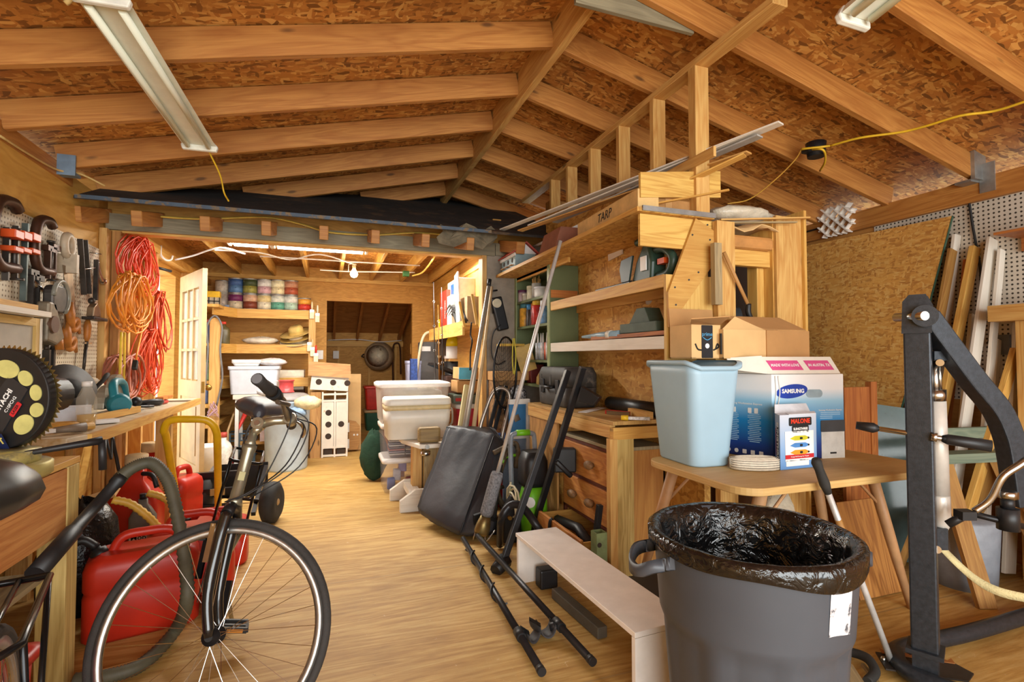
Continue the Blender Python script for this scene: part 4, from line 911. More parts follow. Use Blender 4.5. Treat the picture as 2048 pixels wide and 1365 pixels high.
one('pink_carton', MB().box(-.72, -.5, 6.52, 6.72, .263, .55), pm('pale_pink_carton', '#e3cfd0', .6), 'pale pink carton on the lower rail of the small white table', 'box')
# bird houses
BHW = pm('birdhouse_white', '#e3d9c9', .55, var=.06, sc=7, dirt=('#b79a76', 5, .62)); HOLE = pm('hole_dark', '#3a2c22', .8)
CEDAR = wood('cedar', '#a06a3c', '#d2a06a', knots=True)
yb = 6.72
t = thing('birdhouse', 'tall white apartment birdhouse with two columns standing on the floor', 'birdhouse', (.15, yb+.1, 0))
cols = [(646, 667), (672, 693)]
xa, xb = PY(645, 840, yb).x, PY(694, 840, yb).x; zb_ = PY(670, 893, yb).z; zt_ = PY(670, 784, yb).z; zb_ = .0
part('side_board', MB().box(xa-.14, xa-.02, yb, yb+.22, 0, zt_), CEDAR, t)
part('body', MB().box(xa, xb, yb+.012, yb+.22, .1, zt_-.1), BHW, t)
xm = (xa+xb)/2
for k, (q0, q1) in enumerate(((xa, xm-.006), (xm+.006, xb))):
    part('face', MB().box(q0+.01, q1-.01, yb-.004, yb+.012, .13, zt_-.12), BHW, t)
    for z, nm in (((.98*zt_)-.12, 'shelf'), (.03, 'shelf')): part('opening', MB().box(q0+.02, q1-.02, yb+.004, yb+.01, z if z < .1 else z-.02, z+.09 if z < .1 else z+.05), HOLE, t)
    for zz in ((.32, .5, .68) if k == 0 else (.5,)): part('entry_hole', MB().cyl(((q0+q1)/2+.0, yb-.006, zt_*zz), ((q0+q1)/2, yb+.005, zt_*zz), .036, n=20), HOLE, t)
for x in (xa, xm, xb): part('post', MB().box(x-.01, x+.01, yb-.012, yb+.005, 0, zt_), BHW, t)
for z in (.02, .12, zt_-.11, zt_-.03): part('crossbar', MB().box(xa, xb, yb-.01, yb+.004, z-.012, z+.012), BHW, t)
xa2, xb2 = PY(620, 770, yb).x, PY(696, 770, yb).x; zc = PY(660, 783, yb).z; zd = PY(660, 750, yb).z; ze = PY(660, 730, yb).z
t = thing('birdhouse', 'white three hole birdhouse with a cedar shake roof lying on top', 'birdhouse', ((xa2+xb2)/2, yb+.1, zc))
zc = zt_+.005
TLT = V((1, 0, -.07)).normalized()
part('front', MB().prism([(0, .03), (xb2-xa2, 0), (xb2-xa2+.01, .17), (.02, .21)], (xa2, yb-.03, zc), (1, 0, 0), Z, (0, .02, 0)), BHW, t)
part('box', MB().prism([(0.02, .03), (xb2-xa2-.02, .01), (xb2-xa2-.02, .17), (.03, .2)], (xa2, yb-.01, zc), (1, 0, 0), Z, (0, .2, 0)), CEDAR, t)
for k in range(3): part('entry_hole', MB().cyl((xa2+.1+.165*k, yb-.033, zc+.12-.01*k), (xa2+.1+.165*k, yb-.028, zc+.12-.01*k), .036, n=20), HOLE, t)
for k in range(3): part('shingle_row', MB().prism([(-.02, .0), (xb2-xa2+.03, -.04), (xb2-xa2+.03, .05), (-.02, .09)], (xa2, yb-.055+.045*k, zc+.2+.042*k), (1, 0, 0), V((0, .35, 1)).normalized(), (0, .012, 0)), CEDAR, t)
c0, c1, zc, zd = RY(697, 749, 722, 850, 7.15)
one('cardboard_sheet', MB().bar(((c0+c1)/2, 7.1, 0.005), ((c0+c1)/2, 7.22, zd), c1-c0, .03, (0, 1, 0)), CARDL, 'tall pale cardboard sheet leaning behind the birdhouses', 'cardboard')
t = thing('rounded_plaque', 'brown wooden plaque with a rounded top standing by the birdhouse', 'plaque', (PY(706, 840, 7.0).x, 7.0, 0))
b0 = PY(697, 850, 7.0).x; part('board', MB().prism([(0, 0), (.11, 0), (.14, .08), (.14, .3), (.09, .36), (0, .38)], (b0+.0, 6.99, .03), (1, 0, 0), Z, (0, .03, 0)), CEDAR, t)
for q in (.07, .11): part('button', MB().cyl((b0+q, 6.985, .22), (b0+q, 6.99, .22), .012, n=10), WHT, t)
part('tab', MB().box(b0-.03, b0+.01, 6.98, 6.99, .05, .17), WHT, t); part('tab', MB().box(b0-.03, b0+.01, 6.98, 6.99, .26, .38), WHT, t)
# totes in the alcove
g0, g1, za, zb = RY(728, 805, 800, 838, 9.0)
tub('tote', 'dark green storage tote on the alcove floor', g0, g0+.62, 8.9, 9.3, 0, .34, pm('tote_green', '#1f4a36', .45), pm('tote_lid_tan', '#a8885c', .5), .88)
tub('tote', 'red storage tote stacked on the green tote', g0, g0+.63, 8.9, 9.3, .345, .74, pm('tote_red', '#bf2e22', .4), pm('tote_lid_red', '#cf3a2a', .4), .88)
# pan and saws on the alcove wall
c = PY(757, 713, 9.75); ax = V((-.25, -1, .05)).normalized()
t = thing('pan', 'large dented metal pan hanging on the alcove back wall', 'pan', c)
part('bowl', MB().lathe([(.27, -.08), (.275, -.07), (.24, .08), (.2, .12), (.001, .125)], c, ax, 32), pm('old_tin', '#9a8468', .5, .1, var=.25), t)
part('base', MB().lathe([(.2, .124), (.001, .127)], c, ax, 28), pm('pale_tin', '#d8cbb0', .5, .1, var=.2, dirt=('#8f7a5c', 12, .55)), t)
part('grip', MB().tube(bez([c+V((-.26, -.05, -.02)), c+V((-.3, -.06, .0)), c+V((-.26, -.05, .04))], 4), .012, 6), BLKM, t)
c = PY(789, 690, 9.75)
one('iron_tongs', MB().tube(bez([c+V((-.02, 0, -.75)), c+V((-.03, 0, -.1)), c+V((.03, 0, .03)), c+V((.1, 0, -.05)), c+V((.12, 0, -.55))], 6), .015, 8), pm('rusty_iron', '#4a2c1c', .7, .4), 'rusty iron hook hanging right of the pan', 'hook')
one('wood_block', MB().box(1.13, 1.33, YF+.12, YF+.2, 1.27, 1.42), PINE, 'pine block at the right edge of the alcove opening', 'block')
one('white_wire', MB().tube(bez([(0, 9.8, 1.53), (.5, 9.8, 1.55), (.9, 9.8, 1.51), (1.3, 9.8, 1.54)], 6), .008, 6), WHT, 'white cable running along the alcove rail', 'cable')
# ceiling lamp strip, bulb, wires
def tubelight(name, p, q, lab, on=False, group=None, up=(0, 0, 1), wid=.12):
    p, q = V(p), V(q); c = (p+q)/2; t = thing(name, lab, 'ceiling light', c, group); d_, s_, u_ = frame_of(q-p, V(up))
    L = (q-p).length
    part('housing', MB().prism([(-wid*.5, 0), (wid*.5, 0), (wid*.28, .045), (-wid*.28, .045)], p, s_, u_, d_*L), pm('lamp_housing', '#dcdccb', .4, var=.05), t, bevel=.003)
    for e, sg in ((p, -1), (q, 1)): part('end_cap', MB().prism([(-wid*.5, -.028), (wid*.5, -.028), (wid*.55, .0), (wid*.3, .047), (-wid*.3, .047), (-wid*.55, 0)], e, s_, u_, d_*sg*.025), pm('lamp_cap', '#e0dfd2', .4), t, bevel=.006)
    tm = pm('tube_lit', '#fff2dc', .3, emit=14) if on else pm('tube_unlit', '#e6ead6', .25, var=.02)
    for sg in (-1, 1): part('tube', MB().cyl(p+s_*sg*wid*.3-u_*.016+d_*.02, q+s_*sg*wid*.3-u_*.016-d_*.02, .0135, n=12), tm, t, 'glowing fluorescent tube' if on else None)
    return t
a, b = PY(462, 485, 5.05), PY(545, 491, 5.05); e = PY(730, 502, 5.05)
tubelight('tube_lamp', (a.x, 5.05, 2.235), (b.x-.02, 5.05, 2.235), 'glowing fluorescent strip, left one under the back room joists', True, 'lit ceiling strips')
tubelight('tube_lamp', (b.x+.02, 5.05, 2.235), (e.x, 5.05, 2.235), 'glowing fluorescent strip, right one under the back room joists', True, 'lit ceiling strips')
c = PY(708, 548, 6.0)
t = thing('bulb', 'bare glowing light bulb hanging from the back room ceiling', 'light bulb', c)
part('glass', MB().lathe([(.012, .06), (.02, .045), (.04, .01), (.042, -.01), (.03, -.035), (.001, -.045)], c, n=18), pm('bulb_lit', '#ffe6b0', .3, emit=20), t, 'glowing glass')
part('socket', MB().cyl(c+Z*.06, c+Z*.12, .02, n=12).cyl(c+Z*.12, (c.x, c.y, 2.28), .03, .045, 12), pm('socket_cream', '#cbb795', .5), t)
part('pull_chain', MB().tube([c+V((-.02, 0, .11)), c+V((-.06, 0, .1)), c+V((-.06, -.01, .02))], .003, 5), WHT, t)
for k, (pts, lab) in enumerate((([(430, 500, 5.2), (520, 506, 5.6), (580, 515, 6.0), (640, 498, 5.6), (712, 530, 6.0)], 'white cable draped across the joists left of the bulb'), ([(520, 512, 5.9), (640, 513, 5.9), (740, 510, 5.9), (840, 505, 5.9)], 'straight white conduit crossing under the joists'), ([(640, 540, 6.6), (700, 540, 6.6), (760, 541, 6.5), (830, 545, 6.4)], 'white cable sagging behind the bulb'), ([(350, 520, 4.9), (385, 512, 4.95), (440, 496, 5.0), (490, 508, 5.2)], 'white cable at the top of the left wall near the door'))):
    one('white_cable', MB().tube(bez([V((PY(x, y, yy).x, yy, min(PY(x, y, yy).z, 2.275))) for x, y, yy in pts], 6), .008, 6), WHT, lab, 'cable', 'cables under the back room joists')
one('yellow_cable', MB().tube(bez([PY(875, 500, 4.9), PY(865, 520, 5.1), PY(845, 545, 5.5), PY(825, 552, 5.8)], 6), .009, 6), pm('cable_yellow', '#d3b24c', .5), 'yellow cable drooping from the header near the green plug', 'cable')
c = PY(812, 548, 5.9); one('green_plug', MB().box(c.x-.035, c.x+.035, 5.87, 5.93, c.z-.03, c.z+.03), pm('plug_green', '#3d7a3c', .5), 'green plug box hanging under the joists right of the bulb', 'plug', bevel=.006)
one('yellow_cable', MB().tube(bez([PY(300, 432, 4.32), PY(400, 438, 4.33), PY(530, 435, 4.33), PY(600, 448, 4.33), PY(660, 465, 4.33), PY(750, 470, 4.33), PY(830, 466, 4.33), PY(900, 470, 4.33)], 7), .008, 6), pm('cable_yellow', '#d3b24c'), 'yellow cable looping behind the old rafter tails above the opening', 'cable')
c = PY(930, 468, 3.93)
one('torn_felt', MB().grid([[c+V((.09*i-.2+.03*math.sin(j*2+i), .02*math.sin(i*1.7+j), .06-.05*j-.03*math.sin(i*2.1))) for i in range(6)] for j in range(4)], False, (0, .008, 0)), pm('felt_torn', '#6f634e', .85, var=.3), 'torn flap of roofing felt hanging at the right end of the eave', 'flap')
# ---- right side of the back room
FX = 1.42
# shelf on the right wall
def wx(px, py, X=1.2): return PX(px, py, X)
a = wx(886, 662, 1.18); b = wx(975, 640, 1.18)
t = thing('lipped_shelf', 'plywood lipped shelf on the right wall of the back room', 'shelf', (1.3, 5.2, a.z))
zsf = a.z+.02; ya, yb_ = 6.15, YP+.12
part('board', MB().box(1.16, FX-.003, yb_, ya, zsf-.02, zsf), PINE, t); part('lip', MB().box(1.14, 1.16, yb_, ya, zsf-.11, zsf+.02), PINE, t)
t = thing('upper_panel', 'plywood upper panel with a row of slots on the right wall', 'panel', (FX, 5.2, 1.9))
part('panel', MB().box(FX-.02, FX-.003, yb_, 5.8, 1.62, 2.1), PLYW, t); part('rail', MB().box(FX-.035, FX-.003, yb_, 6.1, 2.1, 2.14), PINE, t)
zz = zsf+.003
def shelfbox(px0, px1, py0, col, lab, d=.2, name='box', m=None):
    p0 = wx(px0, 600, 1.2); p1 = wx(px1, 600, 1.2); zt = wx((px0+px1)/2, py0, 1.2).z
    return tub if False else one(name, MB().box(1.18, 1.18+d, min(p0.y, p1.y), max(p0.y, p1.y), zz, zt), m or pm('bx_'+col[1:], col, .6), lab, 'box', bevel=.002)
o = shelfbox(884, 897, 583, '#c8321e', 'tall red and white carton standing at the far end of the wall shelf', .1)
p = wx(890, 620, 1.179); lettering('mini-stick', .05, (1.178, p.y, p.z), (0, 0, 1), (0, 1, 0), LW, o)
shelfbox(898, 907, 592, '#d8cdb8', 'narrow patterned carton between the red and the white one', .1)
p = wx(915, 610, 1.15); one('carton', MB().bar((1.168, p.y+.02, zz+.015), (1.168, p.y+.12, zz+.5), .14, .015, (1, 0, 0)), pm('long_carton', '#e6e3de', .55, dirt=('#9a9690', 30, .62)), 'long white carton leaning on the wall shelf with small print', 'box', bevel=.003)
p0 = wx(905, 590, 1.28)
t = thing('moving_box', 'white box with blue print on top of the shelf clutter', 'box', (1.3, p0.y-.2, zz+.3))
part('carton', MB().box(1.22, 1.40, p0.y-.5, p0.y-.02, zz+.26, zz+.49), pm('carton_white2', '#d8cbb8', .7), t, bevel=.004); part('print', MB().box(1.216, 1.22, p0.y-.33, p0.y-.2, zz+.3, zz+.45), LN, t, 'blue print')
one('wood_bundle', MB().box(1.21, 1.38, yb_+.1, p0.y-.03, zz, zz+.255), pm('dusty_box', '#a8906c', .8), 'dusty tan box beneath the white box on the wall shelf', 'box')
for k in range(4):
    y = 4.62+.11*k; one('folded_tarp', MB().tube(bez([(1.2, y, zz+.02), (1.195, y+.25, zz+.16+.02*k), (1.2, y+.55, zz+.12)], 5), .022, 8), RUB, 'dark rolled webbing on the wall shelf, %s from the front' % ORD[k], 'webbing', 'dark webbing on the wall shelf')
for k, (px, y0, y1) in enumerate(((925, 605, 655), (950, 590, 650))):
    a, b = wx(px-6, y0, 1.13), wx(px+4, y1, 1.13); one('wood_stick', MB().bar(a, b, .02, .02), PINE, 'pale stick leaning on the shelf lip, %s from the left' % ORD[k], 'stick', 'sticks on the wall shelf')
a = wx(943, 645, 1.12); one('bungee_hook', MB().tube(bez([a, a+V((0, .03, -.1)), a+V((0, -.02, -.16)), a+V((0, .03, -.25)), a+V((0, .04, -.4))], 5), .007, 6), BLKM, 'black hook hanging from the wall shelf lip', 'hook')
# low worktable on the right, with clutter
t = thing('side_table', 'brown side table against the right wall of the back room', 'table', (1.1, 5.9, 0))
RT = wood('brown_board', '#7a4526', '#a8683a', knots=False)
part('top', MB().box(.68, 1.41, 5.35, 6.9, .62, .66), RT, t); 
for x in (.72, 1.36):
    for y in (5.4, 6.85): part('leg', MB().box(x-.03, x+.03, y-.03, y+.03, 0, .62), RT, t)
part('back_panel', MB().box(.7, 1.4, 6.86, 6.88, .1, .6), RT, t)
TZ = .663
b0, b1, za, zb = RY(812, 722, 838, 768, 6.6)
tub('bucket_bin', 'lavender plastic basket on the far end of the side table', b0, b0+.2, 6.5, 6.75, TZ, zb, pm('lavender', '#a9aecb', .4), taper=.8)
x0, x1, za, zb = RY(822, 718, 835, 768, 6.2)
one('blue_box', MB().box(x0, x1, 6.2, 6.3, TZ, zb), pm('blue_print_box', '#2f4784', .5, var=.4, sc=40), 'dark blue patterned carton standing beside the lavender basket', 'box')
x0, x1, za, zb = RY(842, 684, 880, 722, 6.5)
t = thing('paint_sprayer', 'grey paint sprayer with a cream hose on the side table', 'sprayer', ((x0+x1)/2, 6.55, TZ))
part('body', MB().box(x0, min(x1, 1.38), 6.5, 6.75, TZ+.25, zb), pm('sprayer_grey', '#5b5856', .5), t, bevel=.015); part('label', MB().box(x0+.01, x0+.12, 6.494, 6.5, zb-.12, zb-.06), WHT, t); part('stand', MB().box(x0+.02, x1-.02, 6.55, 6.72, TZ, TZ+.25), BLK, t)
part('hose', MB().tube(bez([(x0-.08, 6.45, TZ+.2), (x0, 6.45, zb), (x0+.1, 6.45, zb+.12), (x0+.2, 6.45, zb+.05), (x0+.22, 6.45, zb-.2), (x0+.25, 6.4, zb-.05), (x0+.29, 6.4, zb-.02), (x0+.3, 6.4, zb-.3)], 6), .018, 8), pm('hose_cream', '#d6c6a4', .5), t)
x0, x1, za, zb = RY(893, 668, 918, 718, 5.9)
c = V(((x0+x1)/2, 5.95, 0))
t = thing('lantern', 'yellow and white jug shaped spreader on a dark bucket', 'spreader', (c.x, c.y, za))
part('tank', MB().lathe([(.09, za), (.095, za+.01), (.095, (za+zb)/2)], c, n=20), WHT, t); part('hood', MB().lathe([(.097, (za+zb)/2), (.09, zb-.08), (.06, zb-.02), (.05, zb)], c, n=20), pm('lantern_yellow', '#e3c90e', .4), t); part('handle', MB().tube(bez([c+V((-.03, -.02, zb)), c+V((0, -.03, zb+.05)), c+V((.04, -.02, zb))], 4), .008, 6), BLK, t)
part('grip', MB().bar(c+V((.11, 0, zb-.05)), c+V((.11, 0, za+.02)), .03, .04), BLK, t)
one('plank', MB().box(c.x-.05, c.x+.34, 5.82, 6.08, za-.03, za-.002), STUDM, 'wooden plank lying across the dark bucket', 'plank')
one('bucket', MB().lathe([(.09, TZ), (.12, za-.032), (.11, za-.032), (.08, TZ+.01), (.001, TZ+.01)], (c.x+.03, c.y, 0), n=24), BLK, 'dark bucket beneath the plank on the side table', 'bucket')
p = PY(853, 722, 6.1); bag('cloth', (p.x, 6.1, TZ+.22), .1, .07, .03, '#3b9cc2', 'bright blue cloth heap on the wire basket', 31, rough=.8)
t = thing('wire_basket', 'cream wire basket of tins on the side table', 'basket', (PY(858, 750, 6.1).x, 6.1, TZ))
q0, q1 = PY(836, 745, 6.0).x, PY(882, 745, 6.0).x
for z in (.01, .07, .14, .21): part('hoop', MB().tube([(q0, 5.98, TZ+z), (q1, 5.98, TZ+z), (q1, 6.22, TZ+z), (q0, 6.22, TZ+z)], .006, 6, loop=True), pm('hose_cream', '#d6c6a4'), t)
for k in range(7): part('wire', MB().tube([(q0+(q1-q0)*k/6, 5.975, TZ), (q0+(q1-q0)*k/6, 5.975, TZ+.21)], .005, 6), pm('hose_cream', '#d6c6a4'), t)
for k, (px, h, col, cc, lab) in enumerate(((855, .17, '#cfc6b4', '#b9b7b2', 'tin with a grey label in front of the wire basket'), (873, .2, '#a8b4c4', '#e0e0dc', 'white and blue tube standing before the wire basket'), (880, .22, '#d9d4c8', '#c23a30', 'white tube with a red cap right of the wire basket'), (841, .15, '#c7b48c', '#8a6a3c', 'tan tin left of the wire basket'))):
    p = PY(px, 760, 5.75); bottle(p.x, 5.72, TZ, .035, h, col, cc, lab, 'tin', .8)
t = thing('black_case', 'black bellows-shaped case with grey panel on the side table', 'case', (PY(905, 760, 5.6).x, 5.6, TZ))
x0, x1, za, zb = RY(893, 752, 920, 780, 5.55); part('body', MB().box(x0, x1, 5.55, 5.85, TZ, zb), pm('dark_brown_case', '#4a352c', .6), t, bevel=.01); part('lid', MB().bar((x0-.15, 5.65, zb+.13), (x1-.02, 5.7, zb+.02), .2, .03), BLK, t)
# fishing rods
for k, (px, y0, y1, Y) in enumerate(((868, 565, 760, 5.2), (877, 610, 780, 5.4), (884, 575, 790, 5.1))):
    a, b = PY(px-1, y0, Y), PY(px+2, y1, Y); b.z = max(b.z, .67)
    t = thing('fishing_rod', 'thin fishing rod standing on the side table, %s from the left' % ORD[k], 'fishing rod', b, 'fishing rods')
    part('blank', MB().tube([a, (a+b)/2, b], [.003, .005, .008], 6), pm('rod_'+'abc'[k], ('#2b2624', '#8a5c22', '#2b2624')[k], .4), t)
    for q in (.2, .45, .7): part('guide', MB().tube([a+(b-a)*q+V((.012*math.cos(w), 0, .012*math.sin(w))) for w in [2*PI*i/8 for i in range(8)]], .003, 5, loop=True), CHR, t)
t = thing('grass_shears', 'yellow-tipped garden shears standing among the rods', 'shears', PY(880, 660, 5.9))
a = PY(880, 660, 5.9); part('blade', MB().bar(a+Z*.12, a-Z*.03, .03, .01), pm('lantern_yellow', '#e3c90e'), t); part('grip', MB().bar(a+V((.06, 0, -.02)), a+V((.09, 0, .1)), .02, .02), pm('lantern_yellow', '#e3c90e'), t); part('net_bag', MB().prism([(-.06, -.3), (.16, -.3), (.1, 0), (0, 0)], a, (1, 0, 0), Z, (0, .05, 0)), pm('dark_net', '#4d3c2c', .8), t)
# boxes right
xs = 1.03
def bxx(px0, px1, py0, py1, Y, d, col, lab, name='box'):
    x0, x1, za, zb = RY(px0, py0, px1, py1, Y); return one(name, MB().box(x0, x1, Y, Y+d, za, zb), pm('bx_'+col[1:], col, .65), lab, 'box', bevel=.003)
# ================================================================ MIDDLE
CLR = pm('clear_bin', '#cfcbd0', .2, var=.06, alpha=.2); CLRL = pm('clear_lid', '#ddd6d0', .35, var=.05)
# clear bins stack
a = PZ(766, 992, 0); bx0, bx1, by0, by1 = a.x, a.x+.56, 4.74, 5.14
tub('clear_tub', 'clear bin of blue and white packets, lowest of the stack by the cooler', bx0, bx1, by0, by1, 0, .31, CLR, CLRL, .92)
rn = random.Random(12)
for k in range(8):
    c = V((bx0+.08+.055*(k % 8), by0+.06+.03*(k % 3), .02+.07*(k % 3))); col = ['#4b62a8', '#c7c4cc', '#7c6fa0', '#a83e4c', '#8a8fb0', '#d8d3d0'][k % 6]
    one('packet', MB().obox(c+V((0, .0, .06)), (1, .2*rn.uniform(-1, 1), .3*rn.uniform(-1, 1)), (0, 1, .1), Z, .07, .05, .1), pm('pk_'+col[1:], col, .5, var=.2), 'soft packet inside the lowest clear bin, %s from the left' % ORD[k], 'packet', 'packets in the lowest clear bin', bevel=.012)
tub('clear_tub', 'clear bin filled with stacked disc cases, middle of the stack', bx0-.01, bx1, by0, by1, .315, .62, CLR, CLRL, .92)
for col_ in range(3):
    for k in range(12):
        cc = ['#b9b2a8', '#7d7a86', '#c9c6c4', '#5f5a66', '#b06a62', '#908a94'][(k*5+col_*2) % 6]
        x = bx0+.06+.15*col_
        one('disc_case', MB().box(x, x+.138, by0+.045, by0+.17, .335+.0195*k, .335+.0195*k+.0115), pm('cd_'+cc[1:], cc, .35), 'disc case in the clear bin, %s up in the %s pile' % (ORD[k], ('left', 'middle', 'right')[col_]), 'disc case', 'disc cases in the clear bin')
tub('clear_tub', 'large clear bin with a pale rim on top of the stack behind the cooler', bx0-.04, bx1+.06, by0+.02, by1+.1, .625, .99, pm('frosted_bin', '#d9cfc2', .3, var=.08, alpha=.5), CLRL, .9)
one('folded_papers', MB().box(bx0+.1, bx1-.02, by0+.1, by1, .66, .9), pm('paper_grey', '#b5aa9b', .7, var=.3, sc=8), 'bundle of papers inside the top clear bin', 'papers', bevel=.01)
bag('green_bag', (bx0-.03, 5.3, 0), .13, .1, .25, '#1d3a28', 'dark green fabric sack slumped behind the clear bins', 41, rough=.9)
# trestle stand
OLDP = wood('grey_post', '#8d765a', '#c0a57e', knots=False, streak=.9)
t = thing('tool_stand', 'weathered wooden pedestal stand with white feet carrying the cooler', 'stand', (.85, 4.3, 0))
L = lambda px, py, y: PY(px, py, y)
p0, p1 = PY(823, 900, 4.38), PY(846, 900, 4.38)
part('post', MB().box(p0.x, p1.x-.02, 4.32, 4.42, .03, .5), STUDM, t); part('post', MB().box(p1.x-.01, p1.x+.2, 4.27, 4.4, .03, .5), OLDP, t)
for (px, py, y, ln, d) in ((780, 1000, 4.5, .42, .09), (800, 1030, 4.13, .42, .09)):
    c = PY(px, py, y); part('foot', MB().prism([(0, 0), (.16, 0), (.16, .12), (.46, .12), (.46, .0), (.62, 0), (.62, .12), (.5, .17), (.12, .17), (0, .09)], (c.x, y, 0), (1, 0, 0), Z, (0, .045, 0)), WHITEW, t, bevel=.004)
c = PY(800, 1030, 4.13); part('foot_rail', MB().bar((c.x+.12, 4.17, .13), (c.x+.12, 4.5, .13), .09, .05), WHITEW, t)
q0, q1 = PY(808, 885, 4.25), PY(905, 885, 4.25)
part('top_board', MB().prism([(q0.x, 4.42), (q0.x+.1, 4.1), (q1.x, 4.1), (q1.x, 4.55), (q0.x, 4.55)], (0, 0, .495), (1, 0, 0), (0, 1, 0), (0, 0, .035)), WHITEW, t, bevel=.006)
c = PY(857, 866, 4.15); part('jaw_block', MB().box(c.x-.085, c.x+.095, 4.12, 4.19, .535, .66), wood('vice_block', '#6f5536', '#a48658', knots=False), t, 'brown wooden jaw block', .02)
part('screw_knob', MB().lathe([(.035, 0), (.04, .01), (.04, .035), (.02, .04), (.001, .04)], (c.x-.02, 4.17, .43), n=16).cyl((c.x-.02, 4.09, .51), (c.x-.02, 4.12, .51), .018, n=12), CHR, t)
# cooler
t = thing('cooler', 'white picnic cooler resting on the wooden stand', 'cooler', (.75, 4.45, .532))
COOL = pm('cooler_white', '#ddd6c8', .4, var=.05, sc=5, dirt=('#b5a98e', 6, .66)); x0, x1 = PY(771, 830, 4.36).x, PY(904, 830, 4.36).x; w_ = x1-x0; xm = (x0+x1)/2; zc = .532; zt2 = PY(838, 797, 4.36).z
qq = lambda k, z, dy=0: [V((xm+px*k, 4.52+py*k+dy, z)) for px, py in rrect(w_, .32, .05, 5)]
part('body', MB().skin([qq(.9, zc), qq(.93, zc+.01), qq(.955, zc+.13), qq(.965, zc+.131), qq(.99, zt2-.1)]), COOL, t)
part('rim_strip', MB().skin([qq(1.0, zt2-.1), qq(1.0, zt2-.06)]), pm('cooler_yellowed', '#cdb98a', .5), t, 'yellowed rim strip')
part('lid', MB().skin([qq(1.0, zt2-.06), qq(1.01, zt2-.05), qq(1.0, zt2-.012), qq(.96, zt2)]), COOL, t)
part('handle', MB().tube(bez([(x1-.0, 4.44, zt2-.09), (x1+.02, 4.44, zt2-.12), (x1+.02, 4.44, zt2-.22), (x1-.01, 4.44, zt2-.26)], 4), .009, 8), pm('cooler_grey', '#a39c90', .5), t)
for dx_ in (.06, .23): part('molded_rib', MB().bar((x0+dx_, 4.383, zc+.02), (x0+dx_+.02, 4.372, zc+.125), .004, .004), pm('cooler_grey', '#a39c90'), t)
# right-hand stack of boxes behind the opening post
x0 = PY(914, 800, 4.75).x
tub('red_cooler', 'red cooler with a white lid beneath the green case', x0, x0+.34, 4.75, 5.0, .3, .78, pm('cooler_red', '#b5263a', .4), WHT, .92, cat='cooler')
one('crate', MB().box(x0+.02, x0+.34, 4.76, 5.0, 0, .297), BLK, 'dark crate beneath the red cooler', 'crate')
t = thing('green_case', 'grey green tool case lying on the red cooler', 'case', (x0+.17, 4.85, .785)); part('case', MB().box(x0-.04, x0+.34, 4.72, 5.0, .785, .87), pm('case_green', '#5d6a5e', .5), t, bevel=.012); part('latch', MB().box(x0-.02, x0+.03, 4.71, 4.72, .81, .84), REDP, t)
one('small_carton', MB().box(x0-.0, x0+.33, 4.74, 5.0, .89, 1.0).box(x0+.05, x0+.3, 4.78, 4.98, .872, .892), CARD, 'brown carton stacked on the grey green case', 'box', bevel=.003)
t = thing('shoe_box', 'brown box with a bright blue end tilted on top of the carton', 'box', (x0+.15, 4.85, 1.005)); part('box', MB().obox((x0+.17, 4.84, 1.068), (1, 0, -.03), (0, 1, 0), (.03, 0, 1), .32, .24, .11), CARD, t); part('blue_end', MB().obox((x0+.07, 4.715, 1.068), (1, 0, -.03), (0, 1, 0), (.03, 0, 1), .12, .008, .11), pm('box_blue', '#4fa6c4', .5), t, 'bright blue end')
one('red_jug', MB().skin([[V((1.3, 4.12, 0))+V((px*k, py*k, z)) for px, py in rrect(.16, .2, .04)] for z, k in ((0, .95), (.02, 1), (.4, 1), (.5, .7), (.55, .4))]), REDP, 'red plastic jug half hidden behind the steel loop', 'jug')
# leaning sticks and poles near the opening post
def leaner(name, a, b, w, h, m, label, cat, up=(0, 0, 1), group=None, bevel=.003): return one(name, MB().bar(a, b, w, h, up), m, label, cat, group, bevel)
leaner('plank', PY(938, 772, 4.22), PY(915, 930, 3.98), .085, .03, wood('pale_plank', '#cdb78e', '#ecdcb8', knots=False), 'pale notched plank leaning behind the black cover', 'board', (0, 1, 0))
def pole(name, a, b, r0, r1, m, label, cat='pole'):
    t = thing(name, label, cat, b)
    part('shaft', MB().tube([a, (a+b)/2, b], [r0, (r0+r1)/2, r1], 12), m, t); return t
a, b = PY(979, 562, 4.26), PY(918, 930, 3.95)
t = pole('long_pole', a, b, .014, .028, pm('pole_silver', '#b3aa9c', .4, .5), 'long tapered grey pole with a black cap leaning on the opening post')
part('cap', MB().tube([a+(a-b).normalized()*.012, a-(a-b).normalized()*.05], .018, 12), BLK, t, 'black cap')
a, b = PY(984, 574, 4.28), PY(938, 930, 4.0)
pole('long_pole', a, b, .011, .02, pm('pole_wood', '#c3a479', .5), 'thin tan pole close behind the long grey pole')
# white pole with foam grip
a, b = PX(1121, 482, 1.395), PY(962, 1068, 3.18); b.z = max(b.z, .03)
u = (a-b).normalized(); t = thing('telescopic_pole', 'long pale aluminium pole with a grey foam grip leaning on the top shelf', 'pole', b)
part('shaft', MB().tube([b+u*.3, a], .0125, 12), pm('pole_pale', '#cfcac4', .35, .4), t)
part('foam_grip', MB().tube([b+u*.12, b+u*.14, b+u*.38, b+u*.4], [.036, .042, .04, .036], 16), pm('foam_grey', '#77777a', .9, var=.35, sc=90, bump=.4, bsc=120), t, 'speckled grey foam grip')
part('brass_end', MB().tube([b, b+u*.02, b+u*.06, b+u*.125], [.045, .05, .046, .03], 14), pm('brass_old', '#8b774a', .4, .8, var=.25), t)
